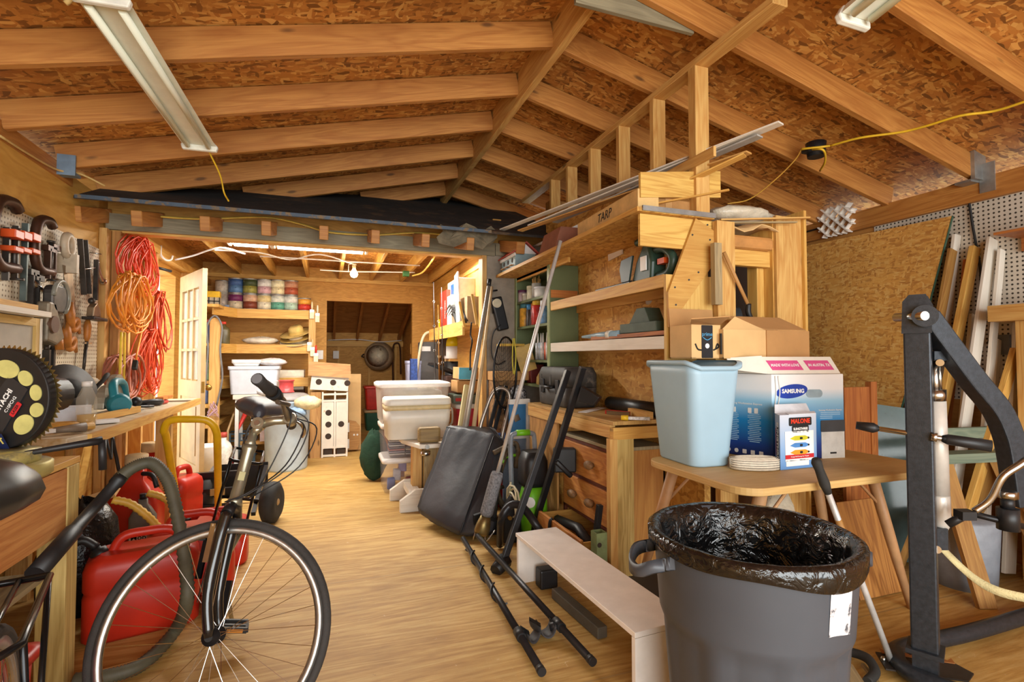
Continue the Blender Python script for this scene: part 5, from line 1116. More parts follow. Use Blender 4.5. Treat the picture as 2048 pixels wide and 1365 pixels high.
# landing net
NC = PY(1011, 745, 4.02); t = thing('landing_net', 'large oval landing net hanging beside the concrete panel', 'net', NC)
nx = V((.97, .0, .1)); hoop = [NC + nx*(.145*math.cos(q)) + Z*(.29*math.sin(q)) + V((.0, .12*math.cos(q), 0)) for q in [2*PI*i/28 for i in range(28)]]
part('hoop', MB().tube(hoop, .009, 8, loop=True), BLKM, t); part('collar', MB().tube([NC-Z*.29, NC-Z*.36+V((.0, -.02, 0))], .016, 10), BLKM, t)
mb = MB()
for i in range(11):
    f = -1+2*(i+.5)/11; h_ = .285*math.sqrt(1-f*f); x = .14*f
    mb.tube(bez([NC+nx*x+Z*h_+V((0, .12*f, 0)), NC+nx*(x*.6+.03)+Z*(h_*.3-.08)+V((.0, .1, 0)), NC+nx*x*.7+Z*(-h_*.5-.1)+V((0, .12, 0)), NC+nx*x-Z*h_+V((0, .12*f, 0))], 3), .0015, 4)
for i in range(16):
    f = -1+2*(i+.5)/16; w_ = .14*math.sqrt(1-f*f); mb.tube(bez([NC-nx*w_+Z*(.285*f)+V((0, -.12*w_/.14, 0)), NC+Z*(.285*f-.1)+V((0, .1, 0)), NC+nx*w_+Z*(.285*f)+V((0, .12*w_/.14, 0))], 4), .0015, 4)
part('mesh', mb, RUB, t)
part('cord', MB().tube(bez([NC+V((.06, -.02, .28)), NC+V((.05, -.03, .1)), NC+V((.065, -.03, -.02)), NC+V((.08, -.03, .12)), NC+V((.07, -.02, .28))], 5), .005, 6), pm('cord_yellow', '#c9bb3c', .6), t, 'yellow cord')
# stump block, step, meter
BARK = pm('bark_block', '#96714a', .9, var=.4, sc=30, bump=.8, bsc=50)
one('wood_crate', MB().box(1.34, 1.59, 4.2, 4.37, 0, 1.02), BARK, 'rough textured upright block behind the landing net', 'block', bevel=.004)
one('plank', MB().box(1.33, 1.66, 4.16, 4.385, 1.022, 1.10), CARD, 'brown box lid lying on the rough block behind the net', 'box', bevel=.003)
one('yellow_stand', MB().bar((1.62, 4.1, 1.105), (1.56, 4.12, 1.32), .05, .14).box(1.36, 1.56, 4.05, 4.2, 1.315, 1.335), pm('faded_yellow', '#b28d2a', .5, var=.2), 'faded yellow saw stand right of the landing net', 'stand')
c = PY(999, 628, YP-.05); t = thing('electric_meter', 'dark wall tool with a round dial hanging on the concrete panel', 'dial gauge', c)
part('body', MB().obox(c, (.25, 0, -1), (0, 1, 0), (1, 0, .25), .30, .06, .1), BLKM, t, bevel=.012); part('dial', MB().cyl(c+V((-.035, -.03, .09)), c+V((-.035, -.042, .09)), .04, n=20), pm('dial_cream', '#c9bda2', .3), t); part('bracket', MB().tube([c+V((-.08, 0, .2)), c+V((-.02, 0, .21))], .008, 6).tube([c+V((-.08, 0, .2)), c+V((-.06, 0, .0))], .006, 6), BLKM, t)
part('cable', MB().tube(bez([c+V((.0, -.03, -.1)), c+V((-.07, -.03, -.18)), c+V((-.08, -.02, -.35)), c+V((-.03, -.02, -.45)), c+V((.05, -.02, -.42))], 6), .006, 6), BLK, t)
# covered hand truck
COV = pm('cover_black', '#2b2c31', .42, var=.12, sc=5, bump=.35, bsc=6, spec=.6)
t = thing('black_cover', 'tilted load under a black fabric cover on the floor, leaning on a steel loop', 'covered load', (.9, 3.6, 0))
BL, BR, BK, BB = PZ(832, 1030, .08), PZ(917, 1078, .03), PZ(985, 1078, .03), V((.98, 4.0, .05))
TLc, TRc, TK, TB = PY(893, 850, 4.02), PY(990, 868, 3.72), PY(1012, 884, 3.7), V((1.28, 4.03, .66))
rings = []; rn = random.Random(6); per = 11
def quadring(q, zoff=0, puff=0):
    out = []; cen = sum(q, V((0, 0, 0)))/4
    for i in range(4):
        for j in range(per):
            f = j/per; p = q[i]*(1-f)+q[(i+1) % 4]*f
            out.append(p + (p-cen).normalized()*(puff*math.sin(PI*f)) + V((rn.uniform(-1, 1), rn.uniform(-1, 1), rn.uniform(-1, 1)))*.004)
    return out
base = [BL, BR, BK, BB]; topq = [TLc, TRc, TK, TB]
for f, k, pf in ((0, .8, .0), (.02, .93, .02), (.08, 1.02, .03), (.2, 1.03, .03), (.35, 1.02, .02), (.5, 1.0, .012), (.65, .99, .008), (.8, .99, .006), (.93, 1., .0), (.985, .97, 0), (1., .88, 0)):
    q = [b_*(1-f)+t_*f for b_, t_ in zip(base, topq)]; cen = sum(q, V((0, 0, 0)))/4
    rings.append(quadring([cen+(p-cen)*k for p in q], 0, pf))
part('cover', MB().skin(rings), COV, t)
part('seam', MB().tube([BR*(1-f)+TRc*f + V((-.006, -.008, 0)) for f in (.04, .2, .4, .6, .8, .97)], .006, 6), pm('seam_black', '#15161a', .5), t)
part('hem', MB().tube([TLc*(1-f)+TRc*f+V((0, -.004, -.02)) for f in (0, .25, .5, .75, 1)], .007, 6), pm('seam_black', '#15161a'), t)
a = [PY(958, 870, 3.98), PY(975, 810, 4.0), PY(988, 784, 4.0), PY(1003, 777, 3.98), PY(1017, 786, 3.95), PY(1018, 812, 3.93), PY(1003, 880, 3.88)]
part('steel_loop', MB().tube(bez([a[0]+V((.02, .02, -.3))]+a+[a[-1]+V((0, .04, -.3))], 6), .015, 12), pm('loop_steel', '#a8a29a', .35, .8), t, 'bare steel loop handle')
for k, (x, lab) in enumerate(((1001, 'black flat bar leaning behind the steel loop, left one'), (1012, 'black flat bar leaning behind the steel loop, right one'))):
    a, b = PY(x, 772, 4.1), PY(x-24, 900, 4.03); b2 = b+(b-a)*1.6; b2.z = max(.02, b2.z); leaner('flat_bar', a, b2, .03, .02, BLKM, lab, 'bar', (0, 1, 0))
# blue door with white frame
t = thing('blue_screen', 'blue panel in a white frame standing at the end of the desk', 'panel', (1.44, 3.95, 0))
x0, x1 = PY(1018, 860, 3.9).x, PY(1058, 860, 3.9).x
BLU = pm('panel_blue', '#3a78ad', .45, var=.1); 
part('frame', MB().box(x1-.03, x1, 3.88, 3.92, .0, .885).box(x0, x1-.03, 3.88, 3.92, .845, .885).box(x0, x1-.03, 3.88, 3.92, .57, .61), WHT, t, 'white frame')
part('panel', MB().box(x0, x1-.03, 3.895, 3.91, .61, .845), BLU, t); part('lower_panel', MB().box(x0-.05, x1-.03, 3.895, 3.91, .02, .57), pm('panel_grey_blue', '#7d8a9c', .5), t)
part('latch', MB().obox((x0+.06, 3.888, .735), (1, 0, .4), (0, 1, 0), (-.4, 0, 1), .05, .01, .05), CHR, t)
one('blue_board', MB().box(x0-.14, x0-.03, 3.9, 3.92, .3, .62), pm('navy_panel', '#465a8c', .5), 'dark blue board edge left of the white framed panel', 'board')
one('cloth_heap', MB().skin([[PX(1040, 790, 1.56)+V((-.02+.09*s*math.cos(2*PI*k/16), .05+.13*s*math.sin(2*PI*k/16), zz_+.012*math.sin(k*2.7))) for k in range(16)] for s, zz_ in ((.6, -.06), (1, -.03), (.9, .04), (.4, .08))]), pm('bandana', '#cfc9c6', .9, var=.5, sc=30, dirt=('#2e2d33', 24, .5)), 'black and white patterned cloth bunched at the far end of the desk', 'cloth')
# ================================================================ DESK
DX0, DX1, DY0, DY1, DZ = 1.46, 1.838, 2.455, 3.72, .872
t = thing('desk', 'plywood topped wooden desk along the strand board wall', 'desk', (1.65, 3.1, 0))
part('top', MB().box(DX0, DX1, DY0, DY1, DZ-.022, DZ), wood('desk_ply', '#a87a45', '#cfa468', knots=False), t, bevel=.002)
part('front_rail', MB().box(DX0, DX0+.035, DY0+.04, DY1, DZ-.095, DZ-.023), STUDM, t); part('end_rail', MB().box(DX0+.0, DX1, DY0, DY0+.035, DZ-.1, DZ-.035), PINE, t)
part('leg', MB().box(DX0-.02, DX0+.025, DY0+.0, DY0+.04, 0, DZ-.095), STUDM, t); part('leg', MB().box(DX0+.026, DX0+.13, DY0+.005, DY0+.045, 0, DZ-.1), wood('treated_post', '#a58448', '#d2b277'), t)
part('side_panel', MB().box(DX0+.015, DX0+.03, 3.22, DY1, .02, DZ-.096), wood('fir_panel', '#9a6a3a', '#c8935a', knots=False, streak=.9), t)
# black tool case
t = thing('tool_case', 'dusty black tool case on the far end of the desk', 'case', (1.63, 3.45, DZ))
cx, cyy = 1.645, 3.42
qq = lambda k, z: [V((cx+px*k, cyy+py*k, z)) for px, py in rrect(.25, .52, .05, 5)]
CASE = pm('case_dusty', '#3f3c39', .6, var=.25, sc=6, dirt=('#6b635a', 5, .55))
part('lower_shell', MB().skin([qq(.92, DZ+.002), qq(.97, DZ+.015), qq(1., DZ+.14)]), CASE, t); part('upper_shell', MB().skin([qq(1., DZ+.143), qq(1., DZ+.23), qq(.9, DZ+.275), qq(.82, DZ+.28)]), CASE, t)
for y in (3.3, 3.56): part('latch', MB().box(cx-.137, cx-.124, y-.025, y+.025, DZ+.09, DZ+.19), BLK, t, bevel=.004)
part('handle', MB().tube([(cx-.12, 3.36, DZ+.14), (cx-.16, 3.36, DZ+.135), (cx-.16, 3.5, DZ+.135), (cx-.12, 3.5, DZ+.14)], .012, 8), BLK, t)
for y in (3.24, 3.43, 3.6): part('rib', MB().box(cx-.128, cx-.122, y-.014, y+.014, DZ+.15, DZ+.225), CASE, t)
# desk top items
c = V((1.72, 2.72, DZ))
t = thing('rolled_mat', 'black rolled mat lying at the back of the desk by the wall', 'roll', c)
part('roll', MB().tube([(1.79, 2.46, DZ+.045), (1.79, 3.05, DZ+.045)], .042, 18), pm('mat_black', '#22201f', .4, bump=.3, bsc=9), t)
a, b = PZ(1213, 824, DZ+.013), PZ(1258, 828, DZ+.013)
t = thing('red_level', 'small red and silver level on the desk', 'level', a); part('bar', MB().bar(a, b, .035, .024), REDP, t, bevel=.003); part('edge', MB().bar(a+V((-.01, -.02, .0)), b+V((-.01, -.02, 0)), .006, .022), CHR, t)
a, b = PZ(1262, 823, DZ+.021), PZ(1300, 832, DZ+.021); one('pine_offcut', MB().bar(a, b, .04, .04), PINE, 'pine offcut behind the red level on the desk', 'offcut')
a, b = PZ(1242, 836, DZ+.015), PZ(1300, 838, DZ+.013)
t = thing('utility_knife', 'knife with a yellow tipped grip and a printed silver sleeve', 'knife', a); part('grip', MB().tube([a, a+(b-a)*.25], [.014, .016], 8), pm('tip_yellow', '#e0b92a', .4), t); part('sleeve', MB().bar(a+(b-a)*.22, b, .025, .016), pm('printed_silver', '#c9c8c8', .4, var=.4, sc=60), t)
a = PZ(1165, 826, DZ); b = PZ(1205, 816, DZ); one('paper_strip', MB().bar(a+Z*.002, b+Z*.002, .06, .003), WHT, 'strip of white paper under the black bracket on the desk', 'paper')
# under the desk: chest of drawers
t = thing('drawer_chest', 'worn orange pine chest of three drawers under the desk', 'chest of drawers', (1.67, 2.86, 0))
CHX0, CHX1, CY0, CY1, CT = 1.515, 1.835, 2.52, 3.2, .715
OLDRED = wood('old_pine_orange', '#a8602a', '#dd9a54', streak=.5, coat=.15)
part('carcass', MB().box(CHX0+.012, CHX1, CY0, CY0+.02, 0.02, CT-.02).box(CHX0+.012, CHX1, CY1-.02, CY1, .02, CT-.02).box(CHX1-.01, CHX1, CY0, CY1, .02, CT-.02), wood('chest_side', '#a86a30', '#cf9650', knots=False), t)
part('top', MB().box(CHX0-.01, CHX1, CY0-.01, CY1+.01, CT-.02, CT), wood('dusty_top', '#8c7c68', '#b3a48c', knots=False), t, 'grey dusty top', .003)
FRD = wood('mahogany_edge', '#4a2018', '#7a3c28', knots=False)
for z in (.02, .235, .465, CT-.03): part('rail', MB().box(CHX0, CHX0+.02, CY0, CY1, z-.012, z+.012), FRD, t)
for y in (CY0+.008, CY1-.008): part('stile', MB().box(CHX0, CHX0+.02, y-.012, y+.012, .02, CT-.02), FRD, t)
KN = wood('knob_wood', '#6a452c', '#a5805c', knots=False)
for k, (z0_, z1_, out) in enumerate(((.478, CT-.044, 0), (.248, .452, 0), (.035, .222, .2))):
    d_ = part('drawer', MB().box(CHX0-.012-out, CHX0+.008-out, CY0+.024, CY1-.024, z0_, z1_), OLDRED, t, 'open bottom drawer' if out else None, .004)
    if out: part('drawer_box', MB().box(CHX0-out, CHX0+.2, CY0+.04, CY0+.052, z0_, z1_-.02).box(CHX0-out, CHX0+.2, CY1-.052, CY1-.04, z0_, z1_-.02).box(CHX0-out, CHX0+.2, CY0+.04, CY1-.04, z0_, z0_+.01), PINE, d_)
    for y in (CY0+.25, CY1-.2)[:1 if k == 9 else 2]:
        c = V((CHX0-.012-out, y, (z0_+z1_)/2)); part('knob', MB().lathe([(.018, 0), (.018, .012), (.03, .016), (.034, .03), (.028, .042), (.001, .044)], c, (-1, 0, 0), 10, 1.35, .8), KN, d_)
one('drawer_contents', MB().tube([(1.4, 2.6, .16), (1.42, 2.8, .2), (1.4, 3.05, .18)], .03, 8), BLK, 'black roll lying inside the open bottom drawer', 'roll')
one('leather_strap', MB().tube(bez([(1.31, 2.93, .23), (1.295, 2.935, .2), (1.295, 2.945, .08), (1.3, 2.95, .03)], 5), .011, 6), BLK, 'black strap hanging over the front of the open drawer', 'strap')
# far-left of desk: pressure washer, crossbow
c = V((1.33, 3.3, 0)); GRN = pm('washer_green', '#6fb81e', .4, var=.1)
t = thing('pressure_washer', 'bright green pressure washer with a grey loop handle by the desk', 'pressure washer', c)
part('body', MB().skin([[c+V((px*k, py*k, z)) for px, py in rrect(.17, .2, .06)] for z, k in ((.03, .9), (.06, 1), (.25, 1), (.33, .8), (.35, .5))]), GRN, t)
part('motor_top', MB().skin([[c+V((px*k, py*k, z)) for px, py in rrect(.18, .2, .05)] for z, k in ((.35, .9), (.38, 1), (.52, .95), (.58, .7))]), BLK, t)
part('badge', MB().cyl(c+V((-.06, -.1, .26)), c+V((-.063, -.106, .26)), .035, n=18), WHT, t)
HG = pm('handle_grey', '#7d838a', .4)
part('loop_handle', MB().tube(bez([c+V((-.11, .12, .3)), c+V((-.11, .14, .62)), c+V((-.08, .14, .68)), c+V((.04, .14, .68)), c+V((.07, .14, .62)), c+V((.07, .12, .3))], 6), .018, 10), HG, t); part('grip', MB().tube([c+V((-.07, .14, .685)), c+V((.03, .14, .685))], .022, 10), GRN, t)
for k in range(2): part('wheel', MB().lathe([(.075, -.02), (.08, 0), (.075, .02), (.001, .02)], c+V((-.09+.2*k, .08, .08)), (1, 0, 0), 20), RUB, t)
part('hose', MB().tube([c+V((-.16+.012*math.sin(k*.9), -.04+.1*math.cos(k*.55), .16+.11*math.sin(k*.55)+.002*k)) for k in range(60)], .007, 6), pm('hose_pale', '#c8bd9c', .5), t)
c = V((1.17, 3.62, 0))
t = thing('compound_bow', 'camouflage bow with bright green strap standing behind the black cover', 'bow', c); CAMO = pm('camo', '#5a4a36', .7, var=.5, sc=14, dirt=('#2c2a22', 10, .52))
part('riser', MB().tube(bez([c+V((.12, 0, .0)), c+V((.03, .02, .18)), c+V((.01, .0, .3)), c+V((.05, -.02, .46)), c+V((.1, -.02, .56))], 5), .022, 8), CAMO, t); part('stock', MB().tube(bez([c+V((-.02, 0, .52)), c+V((.08, 0, .56)), c+V((.15, .0, .58)), c+V((.17, 0, .5)), c+V((.15, 0, .4))], 5), .02, 8), CAMO, t); part('limb', MB().tube([c+V((-.1, .02, .22)), c+V((.06, .0, .27))], .014, 8).tube([c+V((.02, .0, .2)), c+V((.12, .02, .02))], .014, 8), CAMO, t)
part('strap', MB().tube(bez([c+V((.04, -.03, .45)), c+V((.07, -.03, .49)), c+V((.14, -.03, .5))], 5), .012, 8), GRN, t, 'bright green strap')
# black rails leaning on the desk
RAIL = pm('rail_black', '#2b2b2d', .35, .5, var=.15)
def rail(a, b, label):
    t = thing('roof_rail', label, 'rail', b, 'black rails leaning on the desk')
    part('tube', MB().bar(a, b, .035, .035, (0, 1, 0)), RAIL, t, bevel=.003); return t
a, b = PX(1136, 742, 1.435), PZ(1003, 1135, .02)
t = rail(a, b, 'black square rail leaning on the desk, left one')
part('foot', MB().tube([b+V((-.05, -.04, -.0)), b+V((.03, .02, .03))], [.035, .045], 8), BLK, t)
a2, b2 = PX(1166, 735, 1.43), PZ(1062, 1075, .02); t = rail(a2, b2, 'black square rail leaning on the desk, right one with a bracket')
m_ = PX(1163, 800, 1.43); part('bracket', MB().prism([(-.02, .06), (.1, .0), (.06, -.05), (-.04, -.03)], m_+V((-.0, -.03, .02)), (.6, -.75, 0), Z, (.04, .03, 0)), BLK, t, bevel=.004)
m_ = a2*.48+b2*.52; part('cradle', MB().obox(m_+V((.07, 0, .0)), (1, -.3, 0), (.3, 1, 0), Z, .14, .08, .15).tube([m_+V((0, -.02, .0)), m_+V((.1, -.04, -.1))], .02, 6), BLK, t, bevel=.01)
# black arched tube and small pieces
a = [PZ(1000, 1090, .02), PY(1003, 1040, 2.97), PY(1020, 1012, 2.95), PY(1045, 1015, 2.9), PY(1075, 1055, 2.8), PZ(1110, 1110, .05)]
one('arched_bar', MB().tube(bez(a, 7), .024, 12), RAIL, 'black arched tube standing behind the white bench', 'bar')
c = PZ(958, 1085, .01); t = thing('clamp_bracket', 'black sheet bracket with bent wires at the far end of the floor bars', 'bracket', c)
part('plate', MB().prism([(-.02, .02), (.15, .02), (.16, .1), (.06, .18), (-.02, .16)], c+V((0, .05, 0)), (1, -.1, 0), Z, (0, .03, 0)), BLKM, t, bevel=.004)
part('wire', MB().tube(bez([c+V((-.04, 0, .02)), c+V((0, .0, .14)), c+V((.05, -.02, .16)), c+V((.02, -.08, .03)), c+V((.08, -.1, .1))], 5), .005, 6), CHR, t)
c = PZ(1003, 1100, .0); t = thing('black_mount', 'black rack mount with a brass bolt under the grey foam grip', 'mount', c); part('plate', MB().prism([(0, .0), (.13, .0), (.15, .26), (.08, .31), (.02, .2)], c+V((.02, .1, .0)), (1, -.2, 0), Z, (0, .05, 0)), BLKM, t, bevel=.006); part('bolt', MB().cyl(c+V((.08, .06, .17)), c+V((.08, .1, .17)), .013, n=8), pm('brass', '#a98440'), t)
# roof bars on the floor
def crossbar(a, b, clamps, label):
    t = thing('roof_bar', label, 'bar', (a+b)/2*1, 'black round roof bars on the floor'); u = (b-a).normalized()
    part('tube', MB().tube([a, b], .0155, 14), RAIL, t); part('end_cap', MB().tube([b-u*.015, b+u*.012], .0175, 14), BLK, t)
    for f, s in clamps:
        p = a+(b-a)*f; part('collar', MB().tube([p-u*.03, p+u*.03], .021, 12), BLK, t)
        sd = V((s*.07, .03, 0)); pw = p+sd
        e1 = V((s*.9, .3, 0)).normalized(); pc_ = p+e1*.065+V((0, 0, .015))
        part('cradle', MB().grid([[pc_+e1*(.045*math.cos(w)*(1-.08*j))+u*(-.045+.03*j)+Z*(-.02+.05*math.sin(w)+.006*j) for w in [R(170+200*i/10) for i in range(11)]] for j in range(4)], True, V((.0, 0, .007))), pm('cradle_rubber', '#3a393b', .6), t)
        part('arm', MB().tube([p, p+e1*.04-Z*.01], .017, 8), BLK, t)
    return t
a, b = PZ(926, 1078, .06), PZ(1082, 1342, .045); crossbar(a, b, ((.82, 1),), 'black round roof bar on the floor, left one with a dangling cord')
one('bar_cord', MB().tube([a+(b-a)*q+V((.022*math.cos(q*40), .0, .02*math.sin(q*40))) for q in [.1+.55*i/50 for i in range(51)]], .005, 6), BLK, 'thin black cord wound around the left roof bar', 'cord')
a, b = PZ(955, 1072, .11), PZ(1183, 1322, .05); crossbar(a, b, ((.8, -.9),), 'black round roof bar on the floor, right one passing under the white bench')
# white bench
t = thing('white_bench', 'low white painted board bench with end panels on the floor', 'bench', (1.09, 2.15, 0))
A, B_, C_, D_ = PZ(1031, 1067, .26), PZ(1112, 1055, .26), PZ(1270, 1268, .26), PZ(1332, 1240, .26)
D_ = C_ + (B_-A)*.98
WB = pm('bench_white', '#efe9e2', .5, var=.04, dirt=('#8a6038', 9, .70))
part('seat', MB().prism([(p.x, p.y) for p in (A, B_, D_, C_)], (0, 0, .242), (1, 0, 0), (0, 1, 0), (0, 0, .02)), WB, t, bevel=.002)
u = (A-C_).normalized(); v = (B_-A)
part('end_panel', MB().prism([(0, 0), (v.length*.95, 0), (v.length, .24), (0, .24)], V((A.x, A.y, .001))-u*.02, v.normalized(), Z, -u*.02), WB, t); v2 = D_-C_
part('end_panel', MB().prism([(0, 0), (v2.length, 0), (v2.length, .24), (0, .24)], V((C_.x, C_.y, .001)), v2.normalized(), Z, u*.02), WB, t)
part('back_rail', MB().prism([(p.x, p.y) for p in (B_-V((.02, 0, 0)), B_, D_, D_-V((.02, 0, 0)))], (0, 0, .17), (1, 0, 0), (0, 1, 0), (0, 0, .07)), WB, t)
c = V((1.14, 2.5, 0)); one('black_foot', MB().box(1.06, 1.16, 2.52, 2.6, 0, .1), BLK, 'black block beneath the far end of the white bench', 'block', bevel=.01)
a = PZ(1182, 1215, .035); one('steel_rail', MB().bar((1.1, 2.42, .03), (1.13, 2.0, .03), .05, .05), pm('dusty_rail', '#5a554b', .6, .3), 'dusty steel bar lying under the white bench', 'bar', bevel=.004)
c = PZ(1200, 1150, .0); c = V((1.36, 2.44, 0)); t = thing('receiver_tube', 'green square steel tube standing behind the white bench', 'tube', c); h0 = .30
tubem = pm('olive_steel', '#7d8a5c', .45, .3, var=.2)
for sx, sy_, w_, d_ in ((0, -.029, .06, .006), (0, .029, .06, .006), (-.029, 0, .006, .06), (.029, 0, .006, .06)): part('wall_plate', MB().box(c.x+sx-w_/2, c.x+sx+w_/2, c.y+sy_-d_/2, c.y+sy_+d_/2, 0, h0), tubem, t)
part('pin_hole', MB().cyl((c.x-.015, c.y-.033, .24), (c.x-.015, c.y-.031, .24), .013, n=14), HOLE, t)
leaner('flat_bar', V((1.40, 2.5, .42)), V((1.36, 2.52, .06)), .03, .03, BLKM, 'short black bar leaning between the open drawer and the desk post', 'bar', (0, 1, 0))
one('wood_wedge', MB().bar((1.28, 2.58, .16), (1.36, 2.5, .06), .09, .02), OLDW, 'frayed grey wood scrap behind the white bench', 'scrap')
# ================================================================ SHELVES ON THE PARTITION
SX0, SX1 = 1.42, 1.84
# green cabinet
GC = pm('cabinet_green', '#66704c', .45, var=.08, sc=4); GCI = pm('cabinet_green_inside', '#56613f', .5, var=.1)
t = thing('green_cabinet', 'olive green open cabinet with shelves at the far end of the partition', 'cabinet', (1.72, 4.0, .99))
cz0, cz1, cy0, cy1 = .99, 1.935, 3.63, 4.37
part('side_panel', MB().box(1.6, 1.84, cy0-.02, cy0, cz0, cz1), GC, t); part('side_panel', MB().box(1.6, 1.84, cy1, cy1+.02, cz0, cz1), GC, t)
part('back_panel', MB().box(1.83, 1.842, cy0, cy1, cz0, cz1), GCI, t); part('top_panel', MB().box(1.6, 1.84, cy0, cy1, cz1-.02, cz1), GC, t)
shz = [1.715, 1.49, 1.20, 1.0]
for z in shz: part('shelf', MB().box(1.6, 1.83, cy0, cy1, z-.02, z), GC, t)
part('face_trim', MB().box(1.592, 1.6, cy0-.02, cy0+.02, cz0, cz1).box(1.592, 1.6, cy1-.02, cy1+.02, cz0, cz1), pm('cabinet_green_light', '#8b9468', .45), t)
part('bare_strip', MB().box(1.605, 1.835, cy0-.0215, cy0-.02, 1.68, 1.74), wood('bare_orange', '#a85a24', '#c88240', knots=False), t, 'bare orange wood strip')
def onsh(px, z, x=1.66): return V((x, PX(px, 600, x).y, z+.002))
for px, z, r, h, c1, c2, lab in ((1046, shz[0], .045, .11, '#cdb9bd', '#6e3a5c', 'white and purple jar on the top cabinet shelf'), (1052, shz[0], .035, .07, '#d9d8cb', '#e6e3d8', 'short white jar on the top cabinet shelf'), (1064, shz[0], .045, .12, '#dcd8bf', '#cfc9ad', 'cream tub in the middle of the top cabinet shelf'), (1083, shz[0], .06, .085, '#dfe0dd', '#c8ccd0', 'wide white tub near the front of the top cabinet shelf')):
    c = onsh(px, z); t = thing('jar', lab, 'jar', c, 'jars on the top cabinet shelf'); part('body', MB().lathe([(r*.95, 0), (r, .01), (r, h*.8)], c, n=18), pm('jar_'+c1[1:], c1, .4), t); part('lid', MB().lathe([(r*1.04, h*.8), (r*1.04, h), (.001, h)], c, n=18), pm('jar_'+c2[1:], c2, .4), t)
c = onsh(1073, shz[0]); t = thing('brush_jar', 'clear jar of wooden brushes on the top cabinet shelf', 'jar', c); part('jar', MB().lathe([(.04, 0), (.042, .13), (.038, .13), (.036, .01)], c, n=16), pm('clear_jar', '#cfd2cd', .15, alpha=.5), t)
for k in range(6): part('brush', MB().tube([c+V((.02*math.cos(k), .02*math.sin(k), .02)), c+V((.035*math.cos(k), .035*math.sin(k), .17+.012*(k % 3)))], .004, 6), STUDM, t)
for px, r, h, c1, c2, lab in ((1040, .035, .17, '#dcd8c8', '#c9c2aa', 'white bottle at the left end of the middle cabinet shelf'), (1050, .05, .22, '#d9a23c', '#3f7480', 'spray can with a teal cap and red print'), (1060, .035, .19, '#3d3a3a', '#3f7fb0', 'dark can with a blue cap'), (1068, .03, .19, '#7a2c24', '#c56a2c', 'dark red can with an orange cap'), (1075, .05, .22, '#b3302a', '#c9a02c', 'red spray can with a gold cap'), (1090, .045, .19, '#6f9cc8', '#d9dde0', 'pale blue and white can at the front of the middle cabinet shelf')):
    c = onsh(px, shz[1]); t = thing('spray_can', lab, 'spray can', c, 'cans on the middle cabinet shelf')
    part('can', MB().lathe([(r*.96, 0), (r, .006), (r, h*.72), (r*.8, h*.78)], c, n=18), pm('sc_'+c1[1:], c1, .35, var=.3, sc=25), t); part('cap', MB().lathe([(r*.88, h*.76), (r*.88, h), (.001, h)], c, n=18), pm('sc_'+c2[1:], c2, .4), t)
for k, (px, col) in enumerate(((1076, '#c6cbd0'), (1082, '#a9b6c4'), (1086, '#d3d6d8'), (1094, '#c8563a'), (1097, '#c9c4bd'))):
    c = onsh(px, shz[2]); t = thing('caulk_tube', 'pointed sealant tube on the lower cabinet shelf, %s from the left' % ORD[k], 'sealant tube', c, 'sealant tubes in the cabinet')
    part('tube', MB().cyl(c, c+Z*.14, .024, n=14), pm('ct_'+col[1:], col, .4, var=.25, sc=30), t); part('nozzle', MB().cyl(c+Z*.14, c+Z*.22, .01, .003, 10), WHT, t)
c = onsh(1088, shz[3]); one('straw_bunch', MB().skin([[c+V((.05*s*math.cos(2*PI*k/14), .12*s*math.sin(2*PI*k/14), z+.01*math.sin(k*3))) for k in range(14)] for s, z in ((1, 0), (.95, .05), (.6, .09), (.2, .11))]), STRAW, 'bunch of yellow straw rope on the bottom cabinet shelf', 'rope')
c = onsh(1062, shz[3]); one('dark_red_box', MB().box(1.64, 1.76, c.y-.05, c.y+.05, shz[3]+.002, shz[3]+.16), pm('maroon', '#6e2420', .5), 'dark maroon box on the bottom cabinet shelf', 'box', bevel=.004)
# partition shelves
def pshelf(z, lab, lipm, topm=PINE):
    t = thing('shelf', lab, 'shelf', (1.7, 2.9, z)); part('board', MB().box(1.625, 1.84, 2.195, 3.6, z-.02, z), topm, t); part('lip', MB().box(1.6, 1.624, 2.195, 3.605, z-.062, z+.004), lipm, t, bevel=.002)
    part('cleat', MB().box(1.82, 1.842, 2.2, 3.6, z-.075, z-.021), topm, t); return t
pshelf(1.64, 'upper pine shelf on the strand board with the green trimmer', PINE)
pshelf(1.325, 'lower partition shelf with a white painted front edge', WHITEW)
t = thing('top_shelf', 'deep strand board shelf along the top of the partition', 'shelf', (1.65, 3.2, 1.94))
part('board', MB().box(SX0, 1.88, 2.14, 4.385, 1.937, 1.957), OSBW, t); part('front_edge', MB().box(SX0-.006, SX0, 2.14, 4.385, 1.935, 1.959), PINE, t); part('metal_edge', MB().box(SX0+.02, 1.88, 2.13, 2.14, 1.94, 1.965), GALV, t, 'grey metal end strip'); part('support_strip', MB().box(1.6, 1.62, 3.3, 4.38, 1.9, 1.936), PINE, t)
